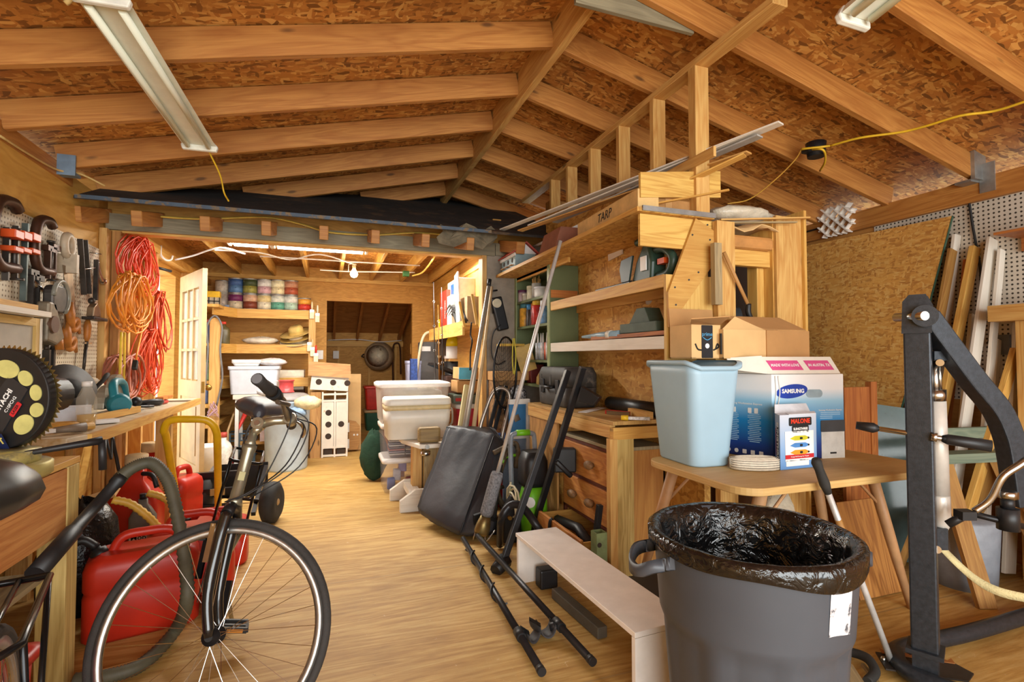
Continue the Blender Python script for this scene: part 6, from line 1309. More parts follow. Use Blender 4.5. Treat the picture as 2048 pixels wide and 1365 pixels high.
# front gussets and boards
t = thing('shelf_bracket', 'large plywood bracket with a diagonal brace at the shelf ends', 'bracket', (1.75, 2.17, 1.2))
YPL = wood('bracket_ply', '#c08a40', '#e2b669', streak=.8)
part('top_gusset', MB().box(1.45, 1.9, 2.172, 2.19, 1.775, 1.935), YPL, t); part('end_board', MB().box(1.6, 1.9, 2.172, 2.192, 1.0, 1.64), wood('bracket_ply2', '#c6924a', '#e6bd78', streak=.4), t)
a, b = PY(1412, 455, 2.16), PY(1345, 655, 2.16); part('brace', MB().bar(a+(a-b)*.03, b-(a-b)*.0, .016, .15, (0, 1, 0)) if False else MB().prism([(p.x, p.z) for p in (PY(1390, 437, 2.16), PY(1437, 470, 2.16), PY(1432, 520, 2.16), PY(1337, 655, 2.16), PY(1335, 585, 2.16))], (0, 2.154, 0), (1, 0, 0), Z, (0, .016, 0)), wood('brace_ply', '#b8803c', '#dcae66', streak=.3), t)
for px, py in ((1350, 575), (1352, 610), (1378, 560), (1385, 470), (1345, 640), (1415, 450), (1420, 480), (1397, 545)): part('screw', MB().cyl(PY(px, py, 2.154), PY(px, py, 2.151), .005, n=8), BLKM, t)
p, q = PY(1280, 345, 2.17), PY(1434, 395, 2.17); z0_ = PY(1280, 395, 2.17).z
one('end_panel', MB().prism([(p.x, z0_), (q.x+.02, q.z), (q.x+.02, q.z+.14), (p.x, p.z)], (0, 2.165, 0), (1, 0, 0), Z, (0, .018, 0)), YPL, 'plywood end panel at the front of the top shelf rack', 'board')
one('lining_board', MB().box(1.886, 2.0, 2.13, 2.165, 0, 1.93), STUDM, 'tall pale board edge beside the diagonal brace', 'board')
a = PY(1435, 580, 2.11); one('grey_board', MB().bar(PY(1432, 487, 2.1), PY(1434, 610, 2.1), .045, .03, (0, 1, 0)), OLDW, 'short weathered grey stick nailed beside the brace', 'board')
# items on top shelf
TS = 1.96
t = thing('tarp_box', 'long tan box marked in black pen, angled on the top shelf', 'box', (1.46, 2.6, TS))
a, b = PZ(1155, 480, TS), PZ(1276, 417, TS); u = (b-a).normalized(); v = V((-u.y, u.x, 0)); v = v if v.x > 0 else -v
part('carton', MB().obox((a+b)/2+v*.06+Z*.052, u, v, Z, (b-a).length, .12, .1), pm('tarp_tan', '#d3af72', .75), t, bevel=.004)
lettering('TARP', .07, a*.5+b*.5-v*.001+Z*.055, u, Z, LB, t, shear=.2)
c = PZ(1290, 415, TS); t = thing('taped_carton', 'brown taped carton with a white label at the front of the top shelf', 'box', c)
part('carton', MB().box(1.5, 1.86, 2.2, 2.33, TS, TS+.075), pm('kraft_brown', '#a87b46', .8), t, bevel=.004); part('tape', MB().box(1.62, 1.66, 2.198, 2.332, TS-.0, TS+.0765), pm('tape_tan', '#b98f5c', .3), t); part('label', MB().box(1.79, 1.835, 2.197, 2.2, TS+.015, TS+.06), WHT, t)
t = thing('birdhouse', 'small pale blue birdhouse with a red roof on the far end of the top shelf', 'birdhouse', (1.55, 4.15, TS))
BHB = pm('birdhouse_blue', '#8fa8ad', .5); hx0, hx1, hy0, hy1 = 1.45, 1.63, 3.98, 4.33
part('body', MB().prism([(hx0, 0), (hx1, 0), (hx1, .12), ((hx0+hx1)/2, .19), (hx0, .12)], (0, hy0, TS), (1, 0, 0), Z, (0, hy1-hy0, 0)), BHB, t)
part('gable', MB().prism([(hx0-.01, .125), (hx1+.01, .125), ((hx0+hx1)/2, .205)], (0, hy0-.004, TS), (1, 0, 0), Z, (0, .004, 0)), WHT, t)
xm = (hx0+hx1)/2
for s in (-1, 1): part('roof', MB().prism([(0, 0), (.145, 0), (.145, hy1-hy0+.06), (0, hy1-hy0+.06)], (xm, hy0-.03, TS+.212), V((s*.78, 0, -.62)), (0, 1, 0), (0, 0, .012)), pm('roof_red', '#b84a3c', .6), t)
part('fascia', MB().box(hx0-.012, hx0-.002, hy0-.02, hy1+.02, TS+.1, TS+.125), WHT, t)
for k in range(3):
    y = hy0+.07+.105*k; part('entry_hole', MB().cyl((hx0-.002, y, TS+.075), (hx0+.002, y, TS+.075), .02, n=16), HOLE, t); part('perch', MB().box(hx0-.025, hx0, y-.03, y+.03, TS+.03, TS+.036), CEDAR, t)
c = PZ(1115, 495, TS); one('wedge_box', MB().prism([(0, 0), (.2, 0), (.22, .17), (.05, .17)], (1.46, 3.22, TS), (1, 0, 0), Z, (0, .3, 0)), pm('brick_brown', '#8f5a44', .65), 'reddish brown slanted box on the top shelf behind the long pole', 'box', bevel=.003)
one('carton', MB().box(1.68, 1.83, 3.65, 3.95, TS, TS+.2), CARD, 'plain brown carton at the back of the top shelf by the birdhouse', 'box')
one('white_tube', MB().tube([(1.5, 3.62, TS+.02), (1.62, 3.98, TS+.02)], .014, 10) if False else MB().tube([(1.66, 3.2, TS+.19), (1.62, 4.3, TS+.2)], .012, 10), WHT, 'thin white tube lying across the boxes on the top shelf', 'tube')
strips = [((1562, 246, 1.80), (1004, 460, 3.9), WHITEW, 'longest white trim strip over the top shelf'), ((1545, 253, 1.84), (1060, 452, 3.6), WHITEW, 'white trim strip just below the longest one'), ((1520, 272, 1.9), (1110, 445, 3.4), pm('trim_grey', '#a8a59e', .5), 'grey metal trim strip over the top shelf'), ((1498, 305, 1.95), (1040, 462, 3.7), STUDM, 'tan wood strip lying under the white trims'), ((1490, 310, 1.95), (1330, 385, 2.3), PINE, 'wide pine strip poking out to the front of the top shelf'), ((1458, 380, 1.9), (1310, 408, 2.2), PINE, 'thin pine lath sticking out past the end panel')]
for k, (p, q, m_, lab) in enumerate(strips):
    a, b = PY(*p), PY(*q); a.x = min(a.x, 2.0); one('trim_strip', MB().bar(a, b, .05 if k != 5 else .015, .008), m_, lab, 'trim strip', 'trim strips on the top shelf')
# upper pine shelf: hedge trimmer; osb bracket
c = PX(1299, 528, 1.7); zz = 1.645
t = thing('hedge_trimmer', 'dark green electric hedge trimmer on the upper pine shelf', 'hedge trimmer', (1.7, c.y, zz))
GT = pm('trimmer_green', '#33493c', .4, var=.12); cy = c.y
part('body', MB().prism([(-.13, .0), (.07, .0), (.08, .1), (.05, .2), (-.0, .22), (-.08, .12)], (1.66, cy, zz), (0, -1, 0), Z, (.1, 0, 0)), GT, t, bevel=.015)
part('shield', MB().prism([(-.2, .0), (-.12, .0), (-.08, .14), (-.2, .13), (-.22, .08)], (1.64, cy, zz+.02), (0, -1, 0), Z, (.012, 0, 0)), pm('shield_dark', '#26332c', .4), t)
part('front_handle', MB().tube(bez([(1.7, cy-.0, zz+.2), (1.7, cy+.03, zz+.245), (1.7, cy+.12, zz+.245)], 5), .022, 10), GT, t)
part('rear_handle', MB().tube(bez([(1.7, cy-.05, zz+.17), (1.7, cy-.14, zz+.16), (1.7, cy-.21, zz+.1), (1.7, cy-.18, zz+.03), (1.7, cy-.08, zz+.02)], 5), .024, 10), GT, t); part('trigger', MB().box(1.68, 1.72, cy-.16, cy-.1, zz+.08, zz+.11), ORG, t, 'orange trigger')
part('blade', MB().prism([(-.5, 0), (-.1, 0), (-.1, .03), (-.5, .02)], (1.63, cy, zz+.006), (0, -1, 0), (.7, 0, .3), (0, 0, .006)), BLKM, t); part('spec_label', MB().box(1.652, 1.658, cy-.035, cy+.02, zz+.06, zz+.14), WHT, t)
one('white_bracket', MB().bar(PX(1217, 515, 1.835), PX(1245, 500, 1.835), .008, .055), WHITEW, 'small white painted block screwed to the strand board above the trimmer', 'block')
# lower shelf: green toolbox, brown board, blue tool
z_ = 1.33
t = thing('green_block', 'dark green wooden float with a trapezoid grip on the lower shelf', 'float', (1.7, 2.5, z_+.045)); GB = pm('block_green', '#49584a', .6, var=.15)
c = PX(1285, 655, 1.68).y
part('base', MB().box(1.63, 1.8, c-.2, c+.16, z_+.03, z_+.085), GB, t, bevel=.004); part('grip', MB().prism([(-.11, 0), (.1, 0), (.05, .085), (-.03, .085)], (1.66, c, z_+.085), (0, -1, 0), Z, (.1, 0, 0)), GB, t, bevel=.003)
one('brown_board', MB().bar((1.69, 2.2, z_+.018), (1.69, 3.0, z_+.014), .14, .022), REDW, 'flat reddish brown board under the green float', 'board')
a, b = PX(1240, 668, 1.64), PX(1165, 680, 1.64); t = thing('caulk_gun', 'pale blue grout gun lying on the lower shelf left of the brown board', 'tool', a); a.z = b.z = z_+.03
part('barrel', MB().tube([a, a*.5+b*.5, b], [.024, .022, .008], 12), pm('tool_blue', '#8fa9b5', .4), t); part('ring', MB().tube([a+(b-a)*.2, a+(b-a)*.28], .028, 12), pm('tool_cream', '#d6cfc0', .4), t)
# ================================================================ framed opening at the front of the partition
FY = 2.2
def vb(px0, py0, px1, py1, Y=FY, d=.03): return boxY(px0, py0, px1, py1, Y, d)
t = thing('frame_board', 'wide tall pine board at the right of the framed opening', 'board', (2.45, 2.2, 0)); x0, x1, _, zt_ = RY(1553, 420, 1603, 640, FY)
part('board', MB().box(x0, x1, FY, FY+.02, 0, zt_-.04), STUDM, t); part('edge', MB().box(x1, x1+.018, FY-.02, FY+.18, 0, zt_), PINE, t); part('left_return', MB().box(x0-.006, x0+.016, FY+.02, FY+.2, 0, zt_-.05), PINE, t)
x0, x1, za, zb = RY(1440, 498, 1545, 532, 2.24); one('header_block', MB().box(x0, x1, 2.24, 2.28, za, zb), PINE, 'horizontal pine header over the dark framed opening', 'board', bevel=.003)
x0, x1, za, zb = RY(1522, 532, 1546, 700, 2.26); one('inner_stud', MB().box(x0, x1, 2.285, 2.36, 0, zb+.03), PINE, 'inner pine stud at the right of the dark opening', 'stud', bevel=.003)
x0, x1, za, zb = RY(1436, 470, 1555, 497, 2.2)
one('brown_tray', MB().box(x0+.02, x1-.02, 2.2, 2.6, za-.0, zb), pm('tan_case', '#c0884c', .5), 'smooth tan case lying on the header beneath the paper', 'case', bevel=.02)
x0, x1, za, zb = RY(1450, 447, 1555, 475, 2.19); one('kraft_paper', MB().grid([[V((x0+(x1-x0)*i/6, 2.18+.35*(j/3), zb+.012*math.sin(i*1.9)+.02-.01*j-(.05+.02*math.sin(i)) * (1 if j == 0 else 0))) for i in range(7)] for j in range(4)], True, (0, 0, .004)), CARDL, 'folded brown paper draped over the tan case', 'paper')
for k, (p, q, lab) in enumerate((((1440, 440), (1618, 436), 'thin wood strip lying across the framed opening, upper one'), ((1438, 446), (1592, 445), 'thin wood strip lying across the framed opening, lower one'))):
    a, b = PY(*p, 2.17), PY(*q, 2.15); one('lath', MB().bar(a, b, .02, .008), STUDM if k == 0 else OLDW, lab, 'lath', 'thin strips over the framed opening')
x0 = PY(1440, 430, 2.3).x; bag('plastic_sheet', (x0+.24, 2.4, PY(1480, 440, 2.3).z+.0), .24, .12, .055, '#cfc3ac', 'crumpled clear plastic on top of the framed opening', 51, rough=.25)
a, b = PY(1448, 505, 2.1), PY(1497, 612, 2.1); one('rake_handle', MB().tube([a, b], .009, 8), CEDAR, 'thin wooden rod leaning in front of the dark opening', 'rod')
for k, (px, py, r, col, lab) in enumerate(((1448, 592, .024, '#c9c3b6', 'white paper roll in the dark opening'), (1466, 604, .03, '#c8b48e', 'cream paper tube beneath the white roll'))):
    c = PY(px, py, 2.32); one('paper_roll', MB().lathe([(r, -.45), (r, 0), (r*.75, 0), (r*.75, -.03), (.001, -.03)], c, (.55, -.8, 0), 18), pm('roll_'+col[1:], col, .6), lab, 'roll')
c = PY(1480, 640, 2.42); one('dark_pipe', MB().lathe([(.07, -.3), (.075, 0), (.06, 0), (.06, -.2), (.001, -.2)], c, (.5, -.3, .05), 20), pm('pipe_dark', '#3b4046', .4), 'dark round pipe under the paper rolls', 'pipe')
c = PY(1497, 612, 2.1); one('black_clip', MB().tube(bez([c+Z*.01, c+V((.0, 0, -.04)), c+V((.035, 0, -.1)), c+V((.05, 0, -.16))], 5), .014, 8), BLK, 'black clamp at the lower end of the wooden rod', 'clamp')
one('storage_shelf', MB().box(1.99, 2.34, 2.3, 2.75, 1.2, 1.22), PINE, 'hidden board carrying the pipe in the dark opening', 'board')
bag('orange_bag', (2.28, 2.5, 1.222), .1, .08, .1, '#d2502a', 'bit of orange fabric behind the cardboard boxes', 53, rough=.8)
one('opening_shade_sheet', MB().box(1.9, 2.95, 2.8, 2.82, 0, 2.08), pm('opening_shade_brown', '#33241a', .8), 'added dark sheet standing in for shade deep inside the framed opening', 'board')  # added sheet; its dark colour stands in for the shade inside the opening
# lattice + OSB sheet + right wall boards
t0 = PX(1606, 486, 3.74); a = PX(1908, 434, 3.83); bq = PX(1800, 850, 3.4)
bl = V((3.35, 3.35, .004)); tl = V((3.82, 3.35, 2.17)); tr = V((3.82, a.y, 2.14)); br = PX(1795, 850, 3.5); k_ = (tr-br); br = tr-k_*(2.13/k_.z)
n_ = V((-.97, 0, .2)).normalized()
one('osb_sheet', MB().prism([(0, 0), (1, 0), (1, 1), (0, 1)], (0, 0, 0), (0, 0, 0), (0, 0, 0), (0, 0, 0)) if False else MB().grid([[bl, br], [tl, tr]], False, (-.012, 0, .0)), OSBL, 'large strand board sheet leaning against the right wall', 'board')
one('sheet_edge', MB().bar(br+V((-.006, -.003, 0)), tr+V((-.006, -.003, 0)), .004, .014, (1, 0, 0)), pm('edge_green', '#3d5a48', .6), 'green painted edge of the leaning strand board sheet', 'edge')
t = thing('lattice_piece', 'white plastic lattice scrap standing on top of the strand board sheet', 'lattice', PX(1675, 470, 3.78)); LT = pm('lattice_white', '#efe9df', .5)
c0 = PX(1641, 478, 3.80); c1 = PX(1708, 418, 3.80); yA, yB, zA, zB = c0.y, c1.y, c0.z, c1.z+.06; mb = MB()
def clipline(y0, z0, dy, dz):
    ts = []
    for lo, hi, o, d_ in ((min(yA, yB), max(yA, yB), y0, dy), (zA, zB, z0, dz)):
        q0, q1 = (lo-o)/d_, (hi-o)/d_; ts.append((min(q0, q1), max(q0, q1)))
    return max(q[0] for q in ts), min(q[1] for q in ts)
for s in (-1, 1):
    for k in range(-7, 8):
        o = ((yA+yB)/2+k*.085, (zA+zB)/2); q0, q1 = clipline(o[0], o[1], 1., s)
        if q1-q0 > .02: mb.bar((3.80-.006*s, o[0]+q0, o[1]+s*q0), (3.80-.006*s, o[0]+q1, o[1]+s*q1), .008, .056, (1, 0, 0))
part('slats', mb, LT, t)
def wb(p, q, xq, w, th, m_, lab, name='trim_board', xp=3.82):
    a, b = PX(p[0], p[1], xp), PX(q[0], q[1], xq); d_ = b-a; b = a+d_*((a.z-.02)/(-d_.z)) if b.z > .02 else b
    return one(name, MB().bar(a, b, th, w, (1, 0, 0)), m_, lab, 'board', 'boards leaning on the right wall', bevel=.002)
wb((1913, 470), (1880, 760), 3.7, .06, .02, WHITEW, 'narrow white trim board right beside the sheet edge')
wb((1934, 520), (1905, 760), 3.72, .045, .02, REDW, 'reddish stick behind the narrow white trim board')
wb((1905, 500), (1868, 700), 3.6, .07, .02, wood('brown_lean', '#8a5a2c', '#b98a4e'), 'brown board leaning behind the narrow white trim', xp=3.78)
wb((1950, 495), (1905, 720), 3.62, .07, .03, PINE, 'orange pine stud leaning to the left of the widest white board')
wb((1985, 478), (1930, 850), 3.5, .085, .018, WHITEW, 'widest white trim board leaning on the pegboard')
wb((2003, 500), (1975, 800), 3.62, .05, .018, WHITEW, 'pale board just right of the widest white board')
wb((1946, 630), (1925, 850), 3.6, .05, .02, WHITEW, 'short white board leaning in the middle of the boards')
wb((1996, 680), (1985, 860), 3.66, .035, .02, WHITEW, 'thin white stick behind the lift arm')
wb((2032, 700), (1985, 860), 3.5, .06, .03, PINE, 'short orange stick leaning at the far right', xp=3.7)
wb((2040, 640), (2030, 860), 3.7, .10, .02, WHITEW, 'broad white board at the right edge of the photo', xp=3.8)
c = PX(2030, 635, 3.6); one('wood_block', MB().box(3.55, 3.82, c.y-.25, c.y+.1, c.z-.02, c.z+.07).box(3.6, 3.8, c.y-.2, c.y+.0, .0, c.z-.021), STUDM, 'dark topped post block at the right edge under the shelf cleat', 'block')
c = PX(2030, 470, 3.7); one('shelf_cleat', MB().box(3.6, 3.85, c.y-.4, c.y+.05, c.z, c.z+.015).box(3.82, 3.85, c.y-.4, c.y+.03, c.z-.08, c.z), REDW, 'small brown shelf bracket at the right edge of the white pegboard', 'shelf')
c = PX(2000, 690, 3.84); t = thing('outlet', 'grey outlet with a plug at the bottom of the white pegboard', 'outlet', c); part('plate', MB().box(3.835, 3.851, c.y-.05, c.y+.05, c.z-.06, c.z+.06), GREYP, t); part('plug', MB().cyl((3.835, c.y+.02, c.z+.02), (3.80, c.y+.02, c.z+.02), .022, n=12), BLK, t)
pts = [PX(1606, 466, 3.80), PX(1700, 440, 3.83), PX(1760, 430, 3.835), PX(1850, 395, 3.835), PX(1915, 368, 3.835), PX(1932, 375, 3.835), PX(1945, 450, 3.835), PX(1952, 490, 3.835), PX(1962, 560, 3.835), PX(1952, 640, 3.835), PX(1955, 680, 3.835)]
one('black_cable', MB().tube(bez(pts, 5), .007, 6), BLK, 'black cable running along the top of the white pegboard and down', 'cable')
# ceiling items right
zr = lambda x: zl(x)-.012
pts = [PX(2060, 198, 3.3)]
def onroof(px, py):   # point under the right-hand rafters
    lo, hi = 1.2, 3.85
    for _ in range(40):
        m2 = (lo+hi)/2; p = PX(px, py, m2)
        if p.z > zl(m2)-.02: hi = m2
        else: lo = m2
    return PX(px, py, lo)
one('yellow_cable', MB().tube(bez([onroof(x, y) for x, y in ((2060, 200), (1990, 222), (1920, 232), (1850, 253), (1800, 265), (1720, 276), (1660, 292))], 6), .007, 6), pm('cable_bright_yellow', '#d8ae28', .5), 'yellow cable running along the right roof slope to the black box', 'cable')
c = onroof(1632, 305); t = thing('roof_vent', 'small black ceiling box with a yellow wire loop on the right roof slope', 'ceiling box', c)
part('box', MB().cyl(c+Z*.06, c-Z*.03, .06, .05, 16), BLK, t); part('bracket', MB().box(c.x-.09, c.x-.04, c.y-.02, c.y+.03, c.z-.01, c.z+.02), BLK, t); part('wire_loop', MB().tube(bez([onroof(1660, 292), onroof(1640, 288)-Z*.02, onroof(1605, 292)-Z*.02, onroof(1612, 300), onroof(1645, 290)-Z*.03, onroof(1650, 310)-Z*.04, onroof(1640, 333)-Z*.03], 6), .007, 6), pm('cable_bright_yellow', '#d8ae28'), t)
one('hanging_wire', MB().tube(bez([onroof(1604, 296), PX(1590, 320, 2.75), PX(1550, 360, 2.6), PX(1500, 398, 2.4), PX(1455, 408, 2.25)], 7), .004, 6), pm('cable_tan', '#b98a34', .5), 'thin tan wire drooping from the black ceiling box to the stud wall', 'wire')
# shop lights in the near room
def ra(px, py, z): return PZ(px, py, z)
tubelight('shop_light', PZ(205, 28, 2.42)+Z*.05, PZ(398, 308, 2.36)+Z*.05, 'white twin tube shop light hanging under the left roof slope', False, None, (0, 0, 1), .17)
a, b = PZ(1712, 62, 2.42), PZ(1840, -40, 2.46)
tubelight('shop_light', a+(b-a)*2.2+Z*.05, a+Z*.05, 'white shop light cut off at the top right', False, None, (0, 0, 1), .15)
a = PZ(200, 20, 2.45); one('lamp_hanger', MB().tube(bez([a+V((-.1, 0, .0)), a+V((-.05, .0, .05)), a+V((.03, 0, .09)), a+V((.03, .0, .25))], 5), .009, 6), pm('strap_tan', '#c9a868', .6), 'tan strap wrapped around the near end of the left shop light', 'strap')
a = PZ(418, 318, 2.36); one('yellow_cable', MB().tube(bez([a+Z*.04, PY(440, 350, a.y+.1), PY(448, 385, a.y+.15), PY(457, 402, a.y+.1)], 6), .005, 6), pm('cable_bright_yellow', '#d8ae28'), 'yellow cord dangling from the far end of the left shop light', 'cable')
one('tan_cable', MB().tube(bez([PX(0, 272, -1.47), PX(60, 310, -1.47), PX(115, 340, -1.47), PX(160, 348, -1.4), PX(210, 372, -1.3)], 6), .006, 6), pm('strap_tan', '#c9a868'), 'tan cable tacked along the top of the left wall', 'cable')
# ================================================================ TABLE AND WHAT STANDS ON IT
t = thing('side_table', 'light wood table with rounded corners and splayed legs on the right', 'table', (2.0, 1.85, 0))
TX0, TX1, TY0, TY1, TT = 1.425, 2.55, 1.48, 2.13, .74
pl = [( (TX0+TX1)/2+x, (TY0+TY1)/2+y) for x, y in rrect(TX1-TX0, TY1-TY0, .1, 8)]
part('top', MB().prism(pl, (0, 0, TT-.03), (1, 0, 0), (0, 1, 0), (0, 0, .03)), wood('maple_top', '#bb8f58', '#d9b380', knots=False, streak=.3), t, 'pale maple top', .004)
LG = pm('leg_beech', '#b98d62', .5, var=.1)
for a, b in (((1.55, 2.05, TT-.03), (1.52, 2.33, 0)), ((1.62, 1.6, TT-.03), (1.56, 1.72, 0)), ((2.45, 1.77, TT-.03), (2.68, 1.74, 0)), ((2.42, 2.05, TT-.03), (2.62, 2.1, 0))):
    part('leg', MB().tube([a, (V(a)+V(b))/2, b], [.026, .024, .016], 14), LG, t)
    a = V(a); b = V(b); s = 1 if a.x < 2 else -1
    part('brace', MB().tube([a+(b-a)*.3, a+V((s*.16, 0, -.0))], .007, 6), LG, t)
Tz = TT+.001
# pale blue waste basket
BB = pm('basket_blue', '#9fbccd', .4, var=.04, sc=3)
b0, b1, b2 = PZ(1290, 902, Tz), PZ(1387, 929, Tz), PZ(1430, 926, Tz)
c = V((1.605, 1.99, Tz)); t = thing('waste_basket', 'tall pale blue plastic waste basket on the left end of the table', 'waste basket', c)
ux = V((.995, -.06, 0)); uy = V((.06, .995, 0))
# footprint long side faces left, tapering downward; rim dips in curves
def wbq(w, d, z, r=.05, dip=0, off=(0, 0)):
    out = []
    for x, y in rrect(w, d, r, 6):
        zz2 = z + dip*(abs(x)/(w/2))**2*1.0 - dip*.5*(abs(y)/(d/2))**2
        out.append(c+ux*(x+off[0])+uy*(y+off[1])+Z*(zz2-0))
    return out
hb = .435
part('body', MB().skin([wbq(.19, .29, .0), wbq(.2, .30, .008), wbq(.262, .365, hb-.03, .05, .0), wbq(.266, .37, hb, .05, .03), wbq(.254, .356, hb, .046, .03), wbq(.252, .354, hb-.012, .046, .02), wbq(.25, .35, hb-.03, .045, .0), wbq(.24, .34, hb-.1, .045), wbq(.195, .285, .04), wbq(.19, .28, .02)], True, True), BB, t)
part('rim', MB().skin([wbq(.268, .372, hb-.012, .05, .03), wbq(.292, .396, hb-.008, .055, .03), wbq(.292, .396, hb+.008, .055, .03), wbq(.256, .36, hb+.01, .046, .03)], False, False), BB, t)
# printer box
def gradm(name, stops, za, zb):
    g = NT(name); sp = g.n('ShaderNodeSeparateXYZ'); g.l(g.n('ShaderNodeTexCoord').outputs['Object'], sp.inputs[0])
    f = g.math('DIVIDE', g.math('SUBTRACT', sp.outputs[2], za), zb-za); g.col(g.ramp(f, stops)); g.set(Roughness=.35); return g.m
p0, p1, p2 = PZ(1440, 905, Tz), PZ(1546, 928, Tz), PZ(1690, 915, Tz)
fx = V((p2.x-p1.x, p2.y-p1.y, 0)); FWid = fx.length; fx.normalize(); sd_ = V((p0.x-p1.x, p0.y-p1.y, 0)); SWid = .34; sdn = V((-fx.y, fx.x, 0))
sdn = V((-.45, .89, 0)).normalized(); O_ = PZ(1546, 922, Tz)
fx = V((.97, -.06, 0)).normalized(); sdn = V((-.06, .97, 0)).normalized(); sdn = (V((p0.x-O_.x, p0.y-O_.y, 0))).normalized()
BH = .40
# corner O_ (front-left), front runs along fx, left side runs along sdn
t = thing('printer_box', 'large blue and white printer carton on the table', 'box', O_+fx*.2+sdn*.1)
FW_ = .395; q_ = PZ(1690, 915, Tz); fx = V((q_.x-O_.x, q_.y-O_.y, 0)); FW_ = fx.length; fx.normalize(); SW_ = (p0-O_).length+.05
poly = [(0, 0), (FW_, 0)]; A_ = O_; B_ = O_+fx*FW_; Cq = B_+sdn*SW_; D_ = O_+sdn*SW_
mb = MB().prism([(p.x, p.y) for p in (A_, B_, Cq, D_)], (0, 0, Tz), (1, 0, 0), (0, 1, 0), (0, 0, BH))
BOXG = gradm('printer_carton_blue', [(0, '#16255e'), (.16, '#1b3f8c'), (.45, '#1f82c0'), (.68, '#8fc0dc'), (.82, '#dfe3e6'), (1, '#e6e4e2')], 0, BH)
part('carton', mb, BOXG, t, bevel=.003)
fn = fx.cross(Z); 
if fn.dot(V((0, -1, 0))) < 0: fn = -fn
sn = sdn.cross(Z)
if sn.dot(V((-1, 0, 0))) < 0: sn = -sn
def fp(u, z, o=.0012): return O_+fx*(u*FW_)+Z*(z*BH)+fn*o
def spt(u, z, o=.0012): return O_+sdn*(u*SW_)+Z*(z*BH)+sn*o
el = [(.085*math.cos(2*PI*k/36), .032*math.sin(2*PI*k/36)) for k in range(36)]
part('logo_oval', MB().prism(el, fp(.27, .80), fx+Z*.12, Z-fx*.12, fn*.001), pm('logo_blue', '#1b3fa0', .35), t)
lettering('SAMSUNG', .0265, fp(.283, .80, .0026), fx, Z+fx*-.02, LW, t, bold=.001)
part('hand_hole', MB().prism(rrect(.09, .038, .019, 6), fp(.58, .77, .001), fx, Z, fn*.001), pm('hole_grey', '#8fa3ad', .6), t)
lettering('Samsung Workstation Express', .0105, fp(.80, .57), fx, Z, LW, t)
for k in range(4): part('print_line', MB().prism(rrect(.11 if k < 2 else .07, .003, .001), fp(.80 if k < 2 else .74, .54-.022*k), fx, Z, fn*.0006), pm('print_pale', '#a9cfe6', .5), t)
part('printer_picture', MB().prism(rrect(.13, .16, .006), fp(.83, .19), fx, Z, fn*.001), pm('printer_cream', '#cfcfc8', .5), t); part('printer_picture_top', MB().prism(rrect(.135, .055, .006), fp(.83, .38), fx, Z, fn*.0016), pm('printer_dark', '#3b4146', .45), t)
part('picture_slot', MB().prism(rrect(.035, .008, .001), fp(.83, .06), fx, Z, fn*.002), LB, t)
su = -sdn
lettering('Samsung Workstation Express', .014, spt(.42, .64), su, Z, LW, t)
for cx_ in (.62, .27):
    for k in range(16): part('print_line', MB().prism(rrect(.065 if k % 3 else .05, .003, .001), spt(cx_, .52-.022*k), su, Z, sn*.0006), pm('print_pale', '#a9cfe6'), t)
for k in range(6): part('recycling_mark', MB().prism(rrect(.02, .02, .009 if k < 3 else .002), spt(.82-.13*k, .06), su, Z, sn*.001), LW, t)
for k in range(4): part('pictogram', MB().prism(rrect(.018, .025, .003), spt(.7-.11*k if k < 2 else .34-.1*(k-2), .56), su, Z, sn*.001), LW, t)
part('strap', MB().tube(bez([fp(.04, .98, .004), fp(.05, .8, .004), fp(.03, .62, .004)], 5), .0025, 5).tube(bez([fp(.08, .98, .004), fp(.1, .8, .004), fp(.07, .62, .004)], 5), .0025, 5), WHT, t)
# white tray box on top
TBz = Tz+BH+.002
t = thing('tray_box', 'white open-fronted carton with two pink stickers on the printer carton', 'box', O_+fx*.2+sdn*.1+Z*(BH+.002))
CRM = pm('carton_cream', '#e0d9cc', .6, var=.04); o2 = O_+fx*-.02+sdn*.0; L2 = FW_*.96+.02; hh = .085
sl = (fn*-.35+Z).normalized()
part('front', MB().prism([(0.0, 0), (L2, 0), (L2-.03, hh), (-.03, hh)], V((o2.x, o2.y, TBz)), fx, sl, fn*-.003), CRM, t)
part('box', MB().prism([(p.x, p.y) for p in (o2-fn*.035, o2+fx*(L2-.03)-fn*.035, o2+fx*(L2-.03)-fn*.035+sdn*.2, o2-fn*.035+sdn*.2)], (0, 0, TBz), (1, 0, 0), (0, 1, 0), (0, 0, .07)), CRM, t)
part('side_flap', MB().prism([(0, .0), (.13, .02), (.15, .075), (.02, hh)], V((o2.x-.004, o2.y, TBz)), sdn*.6+su*0-fx*.8, Z, fn*.002), CRM, t)
PNK = pm('sticker_pink', '#cf4f86', .5, var=.04)
for u0, u1, tx in ((.03, .2, 'MADE WITH LOVE'), (.235, .39, 'IN AUSTIN, TX')):
    u1 = min(u1, L2-.03); m2 = V((o2.x, o2.y, TBz))+fx*((u0+u1)/2-.012)+sl*(hh*.5)+fn*.001
    part('sticker', MB().prism([(-(u1-u0)/2+.012, -.024), ((u1-u0)/2+.012, -.024), ((u1-u0)/2-.012, .024), (-(u1-u0)/2-.012, .024)], m2, fx, sl, fn*.001), PNK, t, 'pink sticker'); lettering(tx, .0185, m2+fn*.0018, fx, sl, LW, t, bold=.0003)
